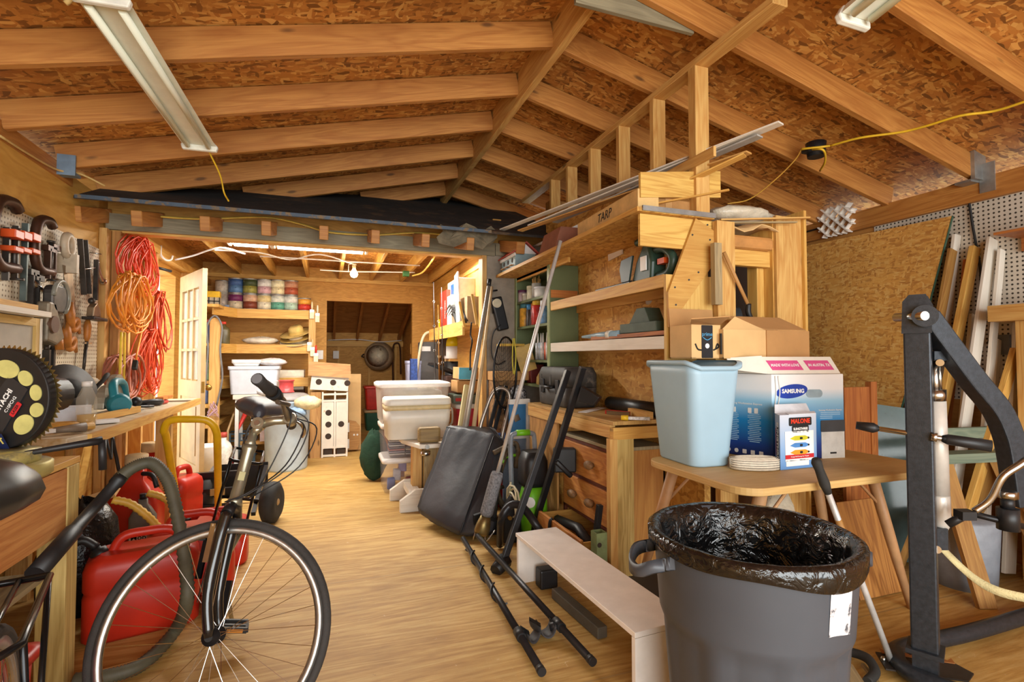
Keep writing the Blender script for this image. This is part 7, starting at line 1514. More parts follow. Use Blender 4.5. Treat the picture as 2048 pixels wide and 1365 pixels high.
# sling box
s0, s1, s2 = PZ(1547, 940, Tz), PZ(1558, 942, Tz), PZ(1632, 935, Tz)
O3 = PZ(1561, 941, Tz); e3 = PZ(1634, 934, Tz)-O3; e3.z = 0; W3 = e3.length; e3.normalize(); d3 = V((-e3.y, e3.x, 0)); d3 = (PZ(1546, 928, Tz)-O3); d3.z = 0; d3.normalize(); D3 = .085; H3 = .232; n3 = e3.cross(Z); n3 = n3 if n3.y < 0 else -n3; m3 = d3.cross(Z); m3 = m3 if m3.x < 0 else -m3
t = thing('sling_box', 'small light blue carton showing kayaks, standing before the printer carton', 'box', O3+e3*W3*.5)
SB = gradm('sling_carton', [(0, '#5f8fc6'), (.35, '#86a9d2'), (.7, '#a9bad0'), (1, '#c3c9d4')], 0, H3)
part('carton', MB().prism([(p.x, p.y) for p in (O3, O3+e3*W3, O3+e3*W3+d3*D3, O3+d3*D3)], (0, 0, Tz), (1, 0, 0), (0, 1, 0), (0, 0, H3)), SB, t)
F3 = lambda u, z, o=.001: O3+e3*(u*W3)+Z*(z*H3)+n3*o
S3 = lambda u, z, o=.001: O3+d3*(u*D3)+Z*(z*H3)+m3*o
part('flap', MB().prism([(0, 0), (W3, 0), (W3*.95, .05), (W3*.05, .05)], O3+d3*D3+Z*H3, e3, (Z*.6+d3*.6).normalized(), n3*-.002), pm('flap_white', '#d9dce2', .6), t); part('front_flap', MB().prism([(W3*.25, 0), (W3, 0), (W3*1.02, .035), (W3*.2, .03)], O3+Z*H3, e3, (d3*.9+Z*.15).normalized(), Z*.002), pm('flap_white', '#d9dce2'), t)
def plate(w, h, o, ex_, n_, m_, nm='plate', r=.006): return part(nm, MB().prism(rrect(w, h, r), o, ex_, Z, n_*.0008), m_, t)
plate(W3*.62, .036, F3(.55, .87), e3, n3, LB); lettering('MALONE', .027, F3(.55, .875, .002), e3, Z, pm('malone_red', '#d8391f', .5), t, bold=.0008)
plate(W3*.46, .03, F3(.55, .73), e3, n3, LB); lettering('SLINGTHREE', .0145, F3(.55, .733, .002), e3, Z, LW, t, bold=.0004)
plate(W3*.78, .128, F3(.52, .42), e3, n3, LW, 'picture', .002)
for z, cl in ((.56, '#c9c22c'), (.43, '#4f86c4'), (.30, '#d9952a')):
    part('kayak_picture', MB().prism([(-.058, .0), (-.03, .011), (.03, .011), (.058, .0), (.03, -.009), (-.03, -.009)], F3(.53, z, .002), e3, Z, n3*.0006), pm('kayak_'+cl[1:], cl, .5), t); part('cockpit', MB().prism(rrect(.016, .01, .004), F3(.56, z, .0028), e3, Z, n3*.0005).prism(rrect(.009, .009, .004), F3(.76, z, .0028), e3, Z, n3*.0005), LB, t)
plate(W3*.78, .018, F3(.52, .225, .0014), e3, n3, LR, 'red_band', .001); lettering('Garage Wall Storage for 3 Kayaks', .0075, F3(.52, .225, .0026), e3, Z, LW, t)
plate(W3*.62, .026, F3(.46, .11), e3, n3, LW, 'label', .001)
plate(.032, H3*.6, S3(.5, .48), -d3, m3, LB, 'side_plate', .006)
lettering('SLINGTHREE', .031, S3(.44, .48, .002), -Z, -d3, LW, t, bold=.0008)
part('red_stripe', MB().prism(rrect(.004, H3*.5, .001), S3(.78, .48, .0018), -d3, Z, m3*.0006), LR, t)
# webbing coil
c = PZ(1510, 938, Tz); t = thing('webbing_coil', 'flat coil of cream webbing at the front of the table', 'webbing', c)
for k, (rx, ry) in enumerate(((.085, .035), (.092, .042), (.099, .049), (.106, .056))):
    pts = [c+V((.94, -.34, 0))*(rx*math.cos(R(q)))+V((.34, .94, 0))*(ry*math.sin(R(q))) for q in range(10, 371, 15)]
    part('layer', MB().skin([[p+Z*.002, p+Z*(.052-.002*k), p*1+V((.0, .003, .052-.002*k)), p+V((0, .003, .002))] for p in pts]), pm('webbing_cream', '#dfd5c0', .75, var=.08, sc=60, bump=.3, bsc=200), t)
for z in (.012, .022, .031, .04): part('stitch', MB().tube([c+V((.94, -.34, 0))*(.108*math.cos(R(q)))+V((.34, .94, 0))*(.058*math.sin(R(q)))+Z*z for q in range(190, 351, 10)], .0009, 4), LB, t)
# cardboard boxes on the ledge behind
LZ = 1.215
one('box_ledge', MB().box(1.78, 2.42, 2.03, 2.15, LZ-.02, LZ-.002).box(1.8, 1.83, 2.1, 2.128, TT+.001, LZ-.021).box(2.38, 2.41, 2.1, 2.128, TT+.001, LZ-.021), PINE, 'pine ledge on props carrying the cardboard boxes behind the printer carton', 'ledge')
def openbox(name, lab, x0, x1, y0, y1, z0, z1, m_):
    t = thing(name, lab, 'box', ((x0+x1)/2, (y0+y1)/2, z0)); th = .006
    part('carton', MB().box(x0, x1, y0, y0+th, z0, z1).box(x0, x1, y1-th, y1, z0, z1).box(x0, x0+th, y0+th, y1-th, z0, z1).box(x1-th, x1, y0+th, y1-th, z0, z1).box(x0, x1, y0, y1, z0, z0+th), m_, t); return t
x0, x1, za, zb = RY(1383, 650, 1441, 715, 1.98)
t = openbox('delivery_box', 'open delivery carton with a black tape strip above the waste basket', x0, x1, 1.98, 2.14, LZ, zb, CARDL)
part('flap', MB().prism([(-.06, 0), (x1-x0-.02, 0), (x1-x0, .08), (.0, .08)], (x0-.03, 1.93, zb+.03), (1, 0, 0), V((0, .9, -.35)), (0, 0, .004)) if False else MB().grid([[V((x0-.08, 1.88, zb+.015)), V((x1-.05, 1.86, zb+.03))], [V((x0, 1.985, zb)), V((x1, 1.985, zb))]], False, (0, 0, .004)), CARD, t)
part('rear_flap', MB().grid([[V((x0, 2.138, zb)), V((x1+.1, 2.138, zb))], [V((x0, 2.148, zb+.09)), V((x1+.1, 2.148, zb+.09))]], False, (0, .004, 0)), CARD, t)
xm = (x0+x1)/2-.0; tp = pm('tape_black', '#23262a', .35)
part('tape_strip', MB().prism(rrect(.065, zb-LZ-.004, .004), (xm+.005, 1.9795, (LZ+zb)/2), (1, 0, 0), Z, (0, -.001, 0)), tp, t)
lettering('prime', .026, (xm+.005, 1.9782, zb-.045), (1, 0, 0), Z, pm('print_sky', '#58a9d6', .5), t)
part('arrow', MB().tube(bez([(xm-.02, 1.9782, zb-.06), (xm+.005, 1.9782, zb-.072), (xm+.03, 1.9782, zb-.06)], 5), .0022, 5), pm('print_sky', '#58a9d6'), t)
part('arrow', MB().tube(bez([(x0+.02, 1.979, zb-.09), (xm-.05, 1.979, zb-.115), (xm-.03, 1.979, zb-.12)], 5), .004, 5).tube(bez([(xm+.04, 1.979, zb-.12), (xm+.07, 1.979, zb-.105), (x1-.02, 1.979, zb-.09), (x1-.03, 1.979, zb-.11)], 5), .004, 5), LB, t)
part('dot', MB().cyl((xm+.005, 1.979, zb-.1), (xm+.005, 1.9778, zb-.1), .012, n=14), LW, t)
x0, x1, za, zb = RY(1444, 660, 1530, 708, 1.96)
t = openbox('large_carton', 'large plain brown carton with half open flaps above the printer carton', x0, x1+.27, 1.95, 2.14, LZ, zb, CARDL)
part('right_face', MB().box(x1-.005, x1+.272, 1.944, 1.95, LZ, zb), CARD, t); 
part('flap', MB().prism([(0, 0), (x1-x0, .0), (.10, .07)], (x0, 1.958, zb), (1, 0, 0), V((0, .35, .9)).normalized(), (0, .004, 0)), CARDL, t)
part('flap', MB().grid([[V((x1, 1.96, zb+.002)), V((x1+.27, 1.96, zb+.002))], [V((x0+.11, 2.06, zb+.07)), V((x1+.2, 2.06, zb+.07))]], False, (0, 0, .004)), CARD, t); part('barcode', MB().box(x0-.012, x0-.004, 1.955, 1.962, LZ+.02, zb-.02), LB, t)
# leaning boards under / right of the table
def brd(px0, py0, px1, py1, Y, m_, lab, tilt=.0, th=.018):
    x0, x1, _, zt = RY(px0, py0, px1, py1, Y); return one('plywood_board', MB().bar(((x0+x1)/2, Y-tilt, .004), ((x0+x1)/2, Y, zt), x1-x0, th, (0, 1, 0)), m_, lab, 'board', bevel=.002)
FIR = wood('fir_ply', '#8a5226', '#bd8145', streak=.8)
brd(1672, 1000, 1758, 1200, 2.0, FIR, 'plywood offcut standing on the floor under the table', .12)
x0, x1, za, zb = RY(1690, 775, 1728, 920, 2.16); one('plywood_board', MB().box(x0, x1+.05, 2.16, 2.18, 0, zb).box(x1+.05, x1+.1, 2.15, 2.185, 0, zb+.03), REDW, 'brown board standing behind the right end of the table', 'board')
one('cabinet_side', MB().box(2.0, 2.02, 2.22, 2.9, 0, 1.15), FIR, 'brown panel closing the storage under the framed opening', 'panel')
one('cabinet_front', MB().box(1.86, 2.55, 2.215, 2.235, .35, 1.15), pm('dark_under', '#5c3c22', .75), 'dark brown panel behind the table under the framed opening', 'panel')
bag('cloth_bag', (2.05, 1.95, 0.0), .13, .1, .3, '#c6b9a2', 'pale canvas sack slumped beneath the table', 61, rough=.85)
one('black_tray', MB().prism(rrect(.3, .24, .05), (1.44, 2.03, .16), (1, 0, 0), (0, 1, 0), (0, 0, .02)).box(1.36, 1.39, 2.0, 2.03, 0, .16).box(1.5, 1.53, 2.05, 2.08, 0, .16), BLK, 'low black metal stand on the floor beside the desk post', 'stand')
# ================================================================ TRASH CAN
c = V((1.215, 1.25, 0)); t = thing('trash_can', 'large grey round trash can with a black liner in front of the table', 'trash can', c)
CAN = pm('can_grey', '#474b52', .42, var=.06, sc=4); RH = .69
def rr(z): return .225+.052*(z/RH)
N = 72; rings = []
for z in (0, .02, .1, .2, .28, .40, .43, .455, .47, .56, .63, .66):
    ring = []
    for k in range(N):
        a = 2*PI*k/N; r = rr(z); g = (math.degrees(a)+20) % 45
        if z < .44 and 8 < g < 37: r -= .011
        if .455 <= z: r += .007
        ring.append(c+V((r*math.cos(a), r*math.sin(a), z)))
    rings.append(ring)
part('body', MB().skin(rings, True, False), CAN, t)
part('rim', MB().lathe([(.27, .655), (.292, .658), (.297, .665), (.297, .684), (.288, .692), (.272, .692), (.268, .66)], c, n=64, cap=False), CAN, t)
LIN = NT('liner_black'); _n = LIN.noise(LIN.coord(), 20, 3, .55, 1.5); LIN.col('#0f0f10'); LIN.set(Roughness=.16); LIN.b.inputs['Specular IOR Level'].default_value = .7; LIN.bump(_n, .8, .012)
rn = random.Random(3); rings = []
for z, r, w in ((.645, .297, 0), (.655, .300, .002), (.67, .302, .002), (.69, .302, .001), (.699, .29, .001), (.695, .272, .002), (.66, .258, .004), (.58, .245, .007), (.48, .232, .008), (.36, .212, .01), (.24, .18, .012), (.2, .1, .012), (.2, .001, 0)):
    ring = []
    for k in range(N):
        a = 2*PI*k/N; q = r + w*(math.sin(a*7+z*9)+.7*math.sin(a*13-z*14)) + (rn.uniform(-.003, .003) if w > .001 else 0)
        dz = 0 if z > .66 or z < .6 else 0
        if z < .66 and r > .285: dz = .012*math.sin(a*2+1.1)+.006*math.sin(a*5)
        ring.append(c+V((q*math.cos(a), q*math.sin(a), z+dz)))
    rings.append(ring)
part('liner', MB().skin(rings, False, False), LIN.m, t, 'shiny black bag liner')
def hnd(ang):
    e = V((math.cos(ang), math.sin(ang), 0)); s = V((-e.y, e.x, 0))
    p = c+e*.272+Z*.60
    g = [p-s*.075+Z*.035, p-s*.07+e*.055+Z*.025, p-s*.03+e*.085+Z*.0, p+s*.03+e*.085+Z*.0, p+s*.07+e*.055+Z*.025, p+s*.075+Z*.035]
    part('handle', MB().skin([[q+Z*.015-e*.004, q+Z*.018+e*.012, q-Z*.018+e*.012, q-Z*.02-e*.004] for q in bez(g, 4)]), CAN, t)
ha = math.atan2(PZ(1322, 1100, .62).y-c.y, PZ(1322, 1100, .62).x-c.x)
hnd(R(166)); hnd(R(-14))
lab = pm('torn_label', '#e3dcdc', .7, var=.05, dirt=('#56585e', 22, .56)); la = math.atan2(-1.25+c.y*0, .0)
p = PZ(1612, 1170, .5); ang = math.atan2(p.y-c.y, p.x-c.x)
ang = R(-84); g = []
for zz3 in (.505, .53, .555, .58, .605, .628):
    g.append([c+V(((rr(zz3)+.0085)*math.cos(ang+d_), (rr(zz3)+.0085)*math.sin(ang+d_), zz3+.006*math.sin(9*d_+zz3*30)*(1 if zz3 < .52 or zz3 > .61 else 0))) for d_ in [R(-9+3*i) for i in range(7)]])
part('torn_label', MB().grid(g), lab, t, 'torn white paper label')
# ================================================================ HYDRAULIC LIFT
HBm = pm('hoist_black', '#33373d', .38, .4, var=.2, sc=60, bump=.12, bsc=350)
pc = V((2.105, 1.32, 0)); t = thing('hydraulic_lift', 'black steel hydraulic lift with a white cylinder at the right', 'lift', pc)
q = R(28); ex, ey = V((math.cos(q), math.sin(q), 0)), V((-math.sin(q), math.cos(q), 0))
part('post', MB().obox(pc+Z*.74, ex, ey, Z, .082, .082, 1.2), HBm, t, bevel=.006); part('base_flange', MB().obox(pc+Z*.135, ex, ey, Z, .11, .11, .016).obox(pc+Z*.07, ex, ey, Z, .075, .075, .11), HBm, t)
top = pc+Z*1.40
part('top_fork', MB().prism([(-.045, -.09), (.045, -.09), (.04, .03), (.02, .055), (-.03, .055), (-.045, .02)], top-ex*.05, ey, Z, ex*.012).prism([(-.045, -.09), (.045, -.09), (.04, .03), (.02, .055), (-.03, .055), (-.045, .02)], top+ex*.04, ey, Z, ex*.012), HBm, t)
fw = lambda px, py, f: V((0, 0, CH))+(CF+CR*((px-1024)/FPX)-CU*((py-682.5)/FPX))*f
f0 = (pc-V((0, 0, CH))).dot(CF)+.02
arm = [fw(1850, 632, f0), fw(1885, 680, f0), fw(1945, 760, f0), fw(1990, 815, f0), fw(2012, 860, f0), fw(2024, 905, f0), fw(2040, 1010, f0)]
arm2 = bez(arm, 5)
rings = []
for i, p in enumerate(arm2):
    d_ = (arm2[min(i+1, len(arm2)-1)]-arm2[max(i-1, 0)]).normalized(); s_ = CF-d_*CF.dot(d_); s_.normalize(); w_ = d_.cross(s_)
    h_ = .034; rings.append([p+s_*h_+w_*h_, p-s_*h_+w_*h_, p-s_*h_-w_*h_, p+s_*h_-w_*h_])
part('arm', MB().skin(rings, True, True, False), HBm, t, bevel=.005)
pv = fw(1850, 632, f0-.06); part('pivot_bolt', MB().cyl(pv, pv+CF*.14, .017, n=14), CHR, t); part('pivot_plate', MB().cyl(fw(1850, 632, f0-.052), fw(1850, 632, f0-.035), .04, n=24), HBm, t)
CYL = pm('cylinder_white', '#cfc9bf', .35, .2, var=.08)
ct, cb = fw(1868, 722, f0+.03), fw(1882, 1060, f0+.03)
cu_ = (cb-ct)
part('rod', MB().cyl(ct, ct+cu_*.24, .014, n=12).cyl(ct+CR*.02, ct+CR*.02+cu_*.2, .006, n=8), CHR, t); part('cylinder_head', MB().cyl(ct+cu_*.17, ct+cu_*.235, .034, n=20), CHR, t); part('cylinder', MB().cyl(ct+cu_*.235, ct+cu_*.79, .032, n=24), CYL, t); part('cylinder_foot', MB().tube([ct+cu_*.79, ct+cu_*.8, ct+cu_*.96, ct+cu_], [.03, .034, .034, .022], 8), CYL, t)
part('rod_bracket', MB().obox(fw(1874, 712, f0+.02), CR, CF, CU, .06, .05, .035), HBm, t); part('rod_bolt', MB().cyl(fw(1880, 726, f0-.02), fw(1880, 726, f0+.06), .013, n=12), CHR, t); part('lower_bracket', MB().obox(fw(1872, 1075, f0+.02), CR, CF, CU, .05, .05, .08), HBm, t); part('lower_bolt', MB().cyl(fw(1874, 1100, f0-.03), fw(1874, 1100, f0+.03), .014, n=12), CHR, t)
h1, h2 = fw(1712, 851, f0+.1), fw(1983, 893, f0-.12)
part('handle_bar', MB().tube([h1, h2], .0095, 12), CHR, t); part('grip', MB().tube([h1, h1*.86+h2*.14, h1*.82+h2*.18], [.015, .02, .012], 12), BLK, t); part('grip', MB().tube([h2, h2*.7+h1*.3, h2*.66+h1*.34], [.021, .019, .012], 12), BLK, t); part('bar_collar', MB().cyl(fw(1862, 874, f0-.045), fw(1874, 876, f0-.055), .017, n=12), CHR, t)
g = [fw(2075, 905, f0-.15), fw(2040, 930, f0-.15), fw(2005, 955, f0-.14), fw(1980, 1000, f0-.12), fw(1948, 1024, f0-.1)]
part('curved_bar', MB().tube(bez(g, 6), .012, 12), CHR, t); part('bar_clamp', MB().obox(fw(1930, 1030, f0-.1), CR, CF, CU, .05, .04, .03).tube([fw(1895, 1050, f0-.08), fw(1932, 1030, f0-.1)], .014, 10), BLK, t)
part('cross_rod', MB().tube([fw(1945, 1028, f0-.1), fw(2080, 1062, f0-.12)], .011, 10), BLKM, t); p = fw(2016, 1040, f0-.12)
part('tee_block', MB().cyl(p+Z*.04, p-Z*.035, .032, n=18).cyl(p+Z*.075, p+Z*.04, .02, n=14), BLK, t); part('tee_bolt', MB().cyl(p+Z*.075, p+Z*.1, .03, n=6), CHR, t)
bpts = [V((3.3, 1.46, .045)), V((2.6, 1.45, .045)), V((2.23, 1.47, .045)), V((2.12, 1.44, .045)), V((2.06, 1.36, .045)), V((2.07, 1.26, .045)), V((2.15, 1.1, .045)), V((2.3, .8, .045))]
part('base_tube', MB().tube(bez(bpts, 6), .032, 12), HBm, t, 'bent base tube')
# strap
g = [fw(1877, 1085, f0+.1), fw(1915, 1125, f0+.1), fw(1962, 1165, f0+.05), fw(2010, 1188, f0), fw(2075, 1202, f0-.05)]; gp = bez(g, 6)
one('webbing_strap', MB().grid([[p+V((0, .015, .0))+CU*.026*(1-.5*i/len(gp)) for i, p in enumerate(gp)], [p-CU*.026*(1-.5*i/len(gp)) for i, p in enumerate(gp)]], True, (0, .003, 0)), pm('strap_cream', '#cdbf8e', .8, var=.15, sc=9, bump=.4, bsc=150), 'cream webbing strap sagging from the lift to the right edge', 'strap')
# grass whip
a = PY(1633, 925, 1.44); b = PZ(1785, 1330, .03); u = (b-a).normalized()
t = thing('grass_whip', 'serrated weed cutter with a pale shaft leaning on the table front', 'weed cutter', b)
part('shaft', MB().tube([a+u*.08, a+u*.55, a+u*.551, b], .0115, 12), pm('shaft_white', '#c3c1bd', .4, .3), t); part('rust_band', MB().tube([a+u*.24, a+u*.36], .0122, 12), pm('rust_tan', '#a8783c', .6), t)
part('grip', MB().tube([a-u*.015, a, a+u*.03, a+u*.09, a+u*.13], [.012, .019, .016, .019, .013], 12), RUB, t, 'black rubber grip')
rd = V((.75, -.55, 0)).normalized()
part('blade', MB().prism([(-.04, -.05), (.22, -.05), (.26, .0), (.22, .05), (-.04, .05)], b+V((0, 0, .005)), rd, V((rd.y*-1, rd.x, .1)), (0, 0, .006)), pm('blade_black', '#3a332d', .5, .4, var=.3), t); part('serrated_edge', MB().prism([(-.02+.02*k, .052 if k % 2 else .07) for k in range(13)]+[(.22, .04), (-.02, .04)], b+V((0, 0, .012)), rd, V((-rd.y, rd.x, .1)), (0, 0, .003)), pm('rust', '#9a6232', .6, .4, var=.3), t)
for q_ in (-.03, .02): part('rivet', MB().sph(b+rd*q_+V((0, 0, .016)), .011, 8), CHR, t)
# right background clutter
one('teal_glass', MB().bar((3.2, 2.12, .02), (3.42, 2.22, .9), .36, .012, (.6, .8, 0)), pm('teal_glass', '#5f7370', .15, var=.1, alpha=.75), 'sheet of greenish glass leaning behind the lift', 'glass')
t = thing('sawhorse', 'old wooden sawhorse with teal paint behind the lift on the right', 'sawhorse', (3.3, 1.85, 0)); TW = wood('teal_worn', '#5d6d66', '#8b9286', knots=False)
part('top_rail', MB().bar((3.02, 1.87, .68), (3.75, 1.75, .68), .1, .05), TW, t); part('upper_rail', MB().bar((3.02, 1.92, .80), (3.75, 1.8, .80), .03, .06), TW, t)
for x, s in ((3.1, -.6), (3.45, .6)):
    for dy in (-.22, .2): part('leg', MB().bar((x, 1.88-.12*(x-2.75), .67), (x+s*.12, 1.88-.12*(x-2.75)+dy, .0), .09, .025), wood('brown_lean', '#8a5a2c', '#b98a4e'), t)
one('stand_panel', MB().box(3.3, 3.7, 1.42, 1.46, 0, .62), PINE, 'orange panel standing on the floor at the right edge', 'panel')
one('grey_drum', MB().lathe([(.14, 0), (.16, .35), (.15, .36), (.001, .36)], (3.25, 1.84, 0), n=24), pm('drum_grey', '#8f949c', .5), 'grey bucket on the floor behind the lift', 'bucket')
one('rope_scrap', MB().tube(bez([PZ(1655, 1300, .02), PZ(1700, 1305, .03), PZ(1735, 1318, .04), PZ(1750, 1345, .03), PZ(1735, 1365, .02)], 6), .018, 8), RUB, 'dark rubber hose on the floor beside the trash can', 'hose')
one('twig_bundle', MB().bar(PZ(1690, 1335, .02), PZ(1725, 1390, .02), .05, .03).bar(PZ(1725, 1330, .015), PZ(1775, 1390, .015), .012, .012), OLDW, 'grey wood sticks on the floor right of the trash can', 'stick')
# ================================================================ BICYCLES
def rotv(v, k, t): return M.Rotation(t, 3, k) @ v
def make_bike(ox, oy, head, lean, steer, label, full=True):
    f = V((math.sin(head), -math.cos(head), 0)); lh = Z.cross(f); O = V((ox, oy, 0))
    U = Z*math.cos(lean)+lh*math.sin(lean); L = lh*math.cos(lean)-Z*math.sin(lean)
    pt = lambda a, c, b=0: O+f*a+U*c+L*b
    s = -f*math.sin(R(19))+U*math.cos(R(19)); ax0 = pt(1.045, .35)
    fw_ = rotv(f*math.cos(R(19))+U*math.sin(R(19)), s, steer); wl_ = rotv(L, s, steer)
    A = lambda t_, d=0, b=0: ax0+s*t_+fw_*d+wl_*b
    t = thing('bicycle', label, 'bicycle', (ox+f.x*.5, oy+f.y*.5, 0))
    SIL = pm('frame_silver', '#8f8b78', .3, .7, var=.1); TYR = pm('tyre', '#33302d', .8, var=.2, bump=.3, bsc=200); RIM = pm('rim_alloy', '#b5b3ad', .3, .9)
    def wheel(c, ax_, nm):
        w = part('tire', MB().lathe([(.335, -.017), (.345, -.0155), (.352, -.008), (.354, 0), (.352, .008), (.345, .0155), (.335, .017), (.327, .01), (.327, -.01), (.335, -.017)], c, ax_, 72), TYR, t)
        part('rim', MB().lathe([(.329, -.0115), (.334, -.012), (.312, -.0105), (.306, -.006), (.306, .006), (.312, .0105), (.334, .012), (.329, .0115), (.329, -.0115)], c, ax_, 72), RIM, w)
        d, p, q = frame_of(V(ax_)); mb = MB()
        for k in range(32):
            a = 2*PI*k/32; a2 = a+(.5 if k % 4 < 2 else -.5); sg = 1 if k % 2 else -1
            mb.tube([c+(p*math.cos(a2)+q*math.sin(a2))*.022+d*sg*.03, c+(p*math.cos(a)+q*math.sin(a))*.31], .0011, 4)
        part('spokes', mb, CHR, w); part('hub', MB().lathe([(.012, -.055), (.012, -.036), (.027, -.034), (.027, -.028), (.015, -.024), (.015, .024), (.027, .028), (.027, .034), (.012, .036), (.012, .055)], c, ax_, 18), BLKM, w)
        part('reflector_nipples', MB().lathe([(.305, -.003), (.303, 0), (.305, .003)], c, ax_, 48, cap=False), CHR, w)
    FH = A(0, .045)
    if full: wheel(FH, wl_, 'front')
    wheel(pt(0, .35), L, 'rear')
    tub_ = lambda a, b, r0, r1=None, n=14: MB().tube([a, b], [r0, r1 or r0], n)
    HTb, HTt = A(.40), A(.60); BBk = pt(.44, .29); ST = pt(.30, .70); 
    if full:
        part('head_tube', MB().tube([HTb-s*.005, HTb+s*.012, HTb+s*.02, HTt-s*.02, HTt-s*.01, HTt+s*.005], [.024, .024, .0195, .0195, .024, .024], 18), SIL, t)
        part('head_badge', MB().obox((HTb+HTt)/2+f*.02, L, f, s, .02, .006, .03), pm('badge_gold', '#8f8560', .4, .7), t)
        part('down_tube', tub_(HTb+s*.04, BBk, .021), SIL, t); part('top_tube', tub_(HTt-s*.04, ST, .016), SIL, t)
        fc = HTb-s*.03
        part('fork_crown', MB().tube([fc-wl_*.055-s*.01, fc-wl_*.03+s*.015, fc+wl_*.03+s*.015, fc+wl_*.055-s*.01], .02, 12), BLKM, t)
        for sg in (-1, 1): part('fork_leg', MB().tube(bez([fc+wl_*sg*.05, A(.28, .0, sg*.055), A(.12, .01, sg*.056), A(0, .045, sg*.052)], 5), [.019]*5+[.018]*5+[.016]*5+[.012], 12), pm('fork_gloss_black', '#141415', .18, coat=.5), t, 'glossy black fork leg')
        part('brake', MB().bar(A(.33, -.035, -.035), A(.21, -.03, -.03), .018, .01).bar(A(.33, -.035, .035), A(.21, -.03, .03), .018, .01).bar(A(.325, -.035, -.04), A(.325, -.035, .04), .008, .008), CHR, t)
        part('quill', MB().tube([HTt+s*.0, HTt+s*.02, HTt+s*.06], [.022, .015, .0145], 14), SIL, t)
        sj = A(.685, .01); cl = A(.715, .115)
        part('stem', MB().tube([HTt+s*.05, sj-s*.02, sj], [.0145, .016, .018], 14).cyl(sj-wl_*.022, sj+wl_*.022, .022, n=18).tube([sj, (sj+cl)/2+s*.006, cl], [.019, .0165, .017], 14).cyl(cl-wl_*.025, cl+wl_*.025, .021, n=18), pm('stem_silver', '#a39c86', .3, .8), t)
        part('stem_bolt', MB().cyl(sj-wl_*.021, sj-wl_*.027, .01, n=10), CHR, t)
        hb_ = [A(.765, .055, -.30), A(.765, .075, -.16), A(.755, .10, -.10), A(.715, .115, -.045), A(.715, .115, .045), A(.755, .10, .10), A(.765, .075, .16), A(.765, .055, .30)]
        part('handlebar', MB().tube(bez(hb_, 5), .0125, 12), pm('bar_bronze', '#8a7f69', .3, .8), t)
        for sg in (-1, 1):
            g0, g1 = A(.765, .055, sg*.305), A(.765, .075, sg*.17); u = (g0-g1)
            g_ = part('grip', MB().tube([g0, g0-u*.02, g0-u*.35, g0-u*.75, g0-u*.98], [.0185, .021, .0185, .022, .02], 14), pm('grip_rubber', '#2b2928', .7, bump=.3, bsc=150), t); part('end_plug', MB().cyl(g0, g0+u*.01, .017, n=14), GREYP, g_)
            part('shifter', MB().tube([g1+u*-.02, g1-u*.35], [.026, .022], 14), BLK, t)
            part('brake_lever', MB().tube(bez([A(.755, .09, sg*.12), A(.735, .13, sg*.14), A(.72, .135, sg*.2), A(.71, .12, sg*.25)], 4), .008, 8), CHR if sg > 0 else pm('lever_dark', '#5a5248', .35, .6), t)
        for k, (bb, w1, w2) in enumerate(((-.1, .10, .02), (-.06, .16, -.02), (.08, .18, .04), (.1, .13, -.04))):
            part('cable', MB().tube(bez([A(.745, .11, bb), A(.70, w1+.03, bb*.5), A(.55, w1, bb*.3), A(.44, .05, w2), A(.4, -.02, w2) if k % 2 else pt(.78, .72, .03)], 6), .0026, 6), BLK, t)
    part('seat_tube', tub_(BBk, ST+U*.02, .016), SIL, t)
    for sg in (-1, 1): part('seat_stay', tub_(ST-U*.03, pt(0, .35, sg*.06), .008), SIL, t); part('chain_stay', tub_(BBk, pt(0, .35, sg*.06), .01), SIL, t)
    SP = ST+U*.02; st_ = pt(.22, .95); u = st_-SP
    pts = [SP+u*(k/14) for k in range(15)]
    part('seat_post', MB().tube(pts, [.014]*4+[.017+.008*(k % 2) for k in range(8)]+[.014]*3, 14), BLK, t)
    SAD = pm('saddle_grey', '#3c3d44', .4, var=.1) if full else pm('saddle_black', '#232220', .35)
    rings = []; kw = 1 if full else .85
    for a, w, h, z in ((-.13, .05, .03, 0.01), (-.115, .10, .05, .005), (-.07, .115, .06, 0), (0, .09, .055, 0), (.06, .05, .045, .0), (.11, .03, .04, .0), (.14, .022, .03, -.005), (.15, .008, .015, -.008)):
        c = st_+f*a+U*(.045+z); rings.append([c+L*(kw*w*math.cos(q))+U*(h*math.sin(q) if math.sin(q) > 0 else h*.75*math.sin(q)) for q in [2*PI*i/16 for i in range(16)]])
    part('saddle', MB().skin(rings), SAD, t); part('saddle_rail', MB().tube([st_+f*-.08+L*.03, st_+f*.08+L*.02], .004, 6).tube([st_+f*-.08-L*.03, st_+f*.08-L*.02], .004, 6), CHR, t)
    # crank, pedals
    part('chainring', MB().lathe([(.085, -.002), (.09, 0), (.085, .002), (.03, .004), (.001, .004)], BBk-L*.04, L, 36), BLKM, t)
    for sg, an in ((1, -70), (-1, 110)):
        e = BBk+L*sg*.07+(f*math.cos(R(an))+U*math.sin(R(an)))*.17
        part('crank_arm', MB().bar(BBk+L*sg*.06, e, .022, .014), BLKM, t); pb = e+L*sg*.055
        pd = part('pedal', MB().bar(pb+f*.035-L*.045, pb+f*.035+L*.045, .012, .022).bar(pb-f*.035-L*.045, pb-f*.035+L*.045, .012, .022).bar(pb-L*.045-f*.035, pb-L*.045+f*.035, .01, .02).bar(pb+L*.045-f*.035, pb+L*.045+f*.035, .01, .02).bar(e, pb+L*.05, .014, .014), BLK, t); part('reflector', MB().bar(pb+f*.043-L*.03, pb+f*.043+L*.03, .006, .014), pm('amber_reflector', '#b8742a', .3), pd)
    part('kickstand', MB().tube([pt(.36, .28, .03), pt(.3, .05, .12), pt(.28, .03, .15)], .009, 8), BLKM if not full else CHR, t)
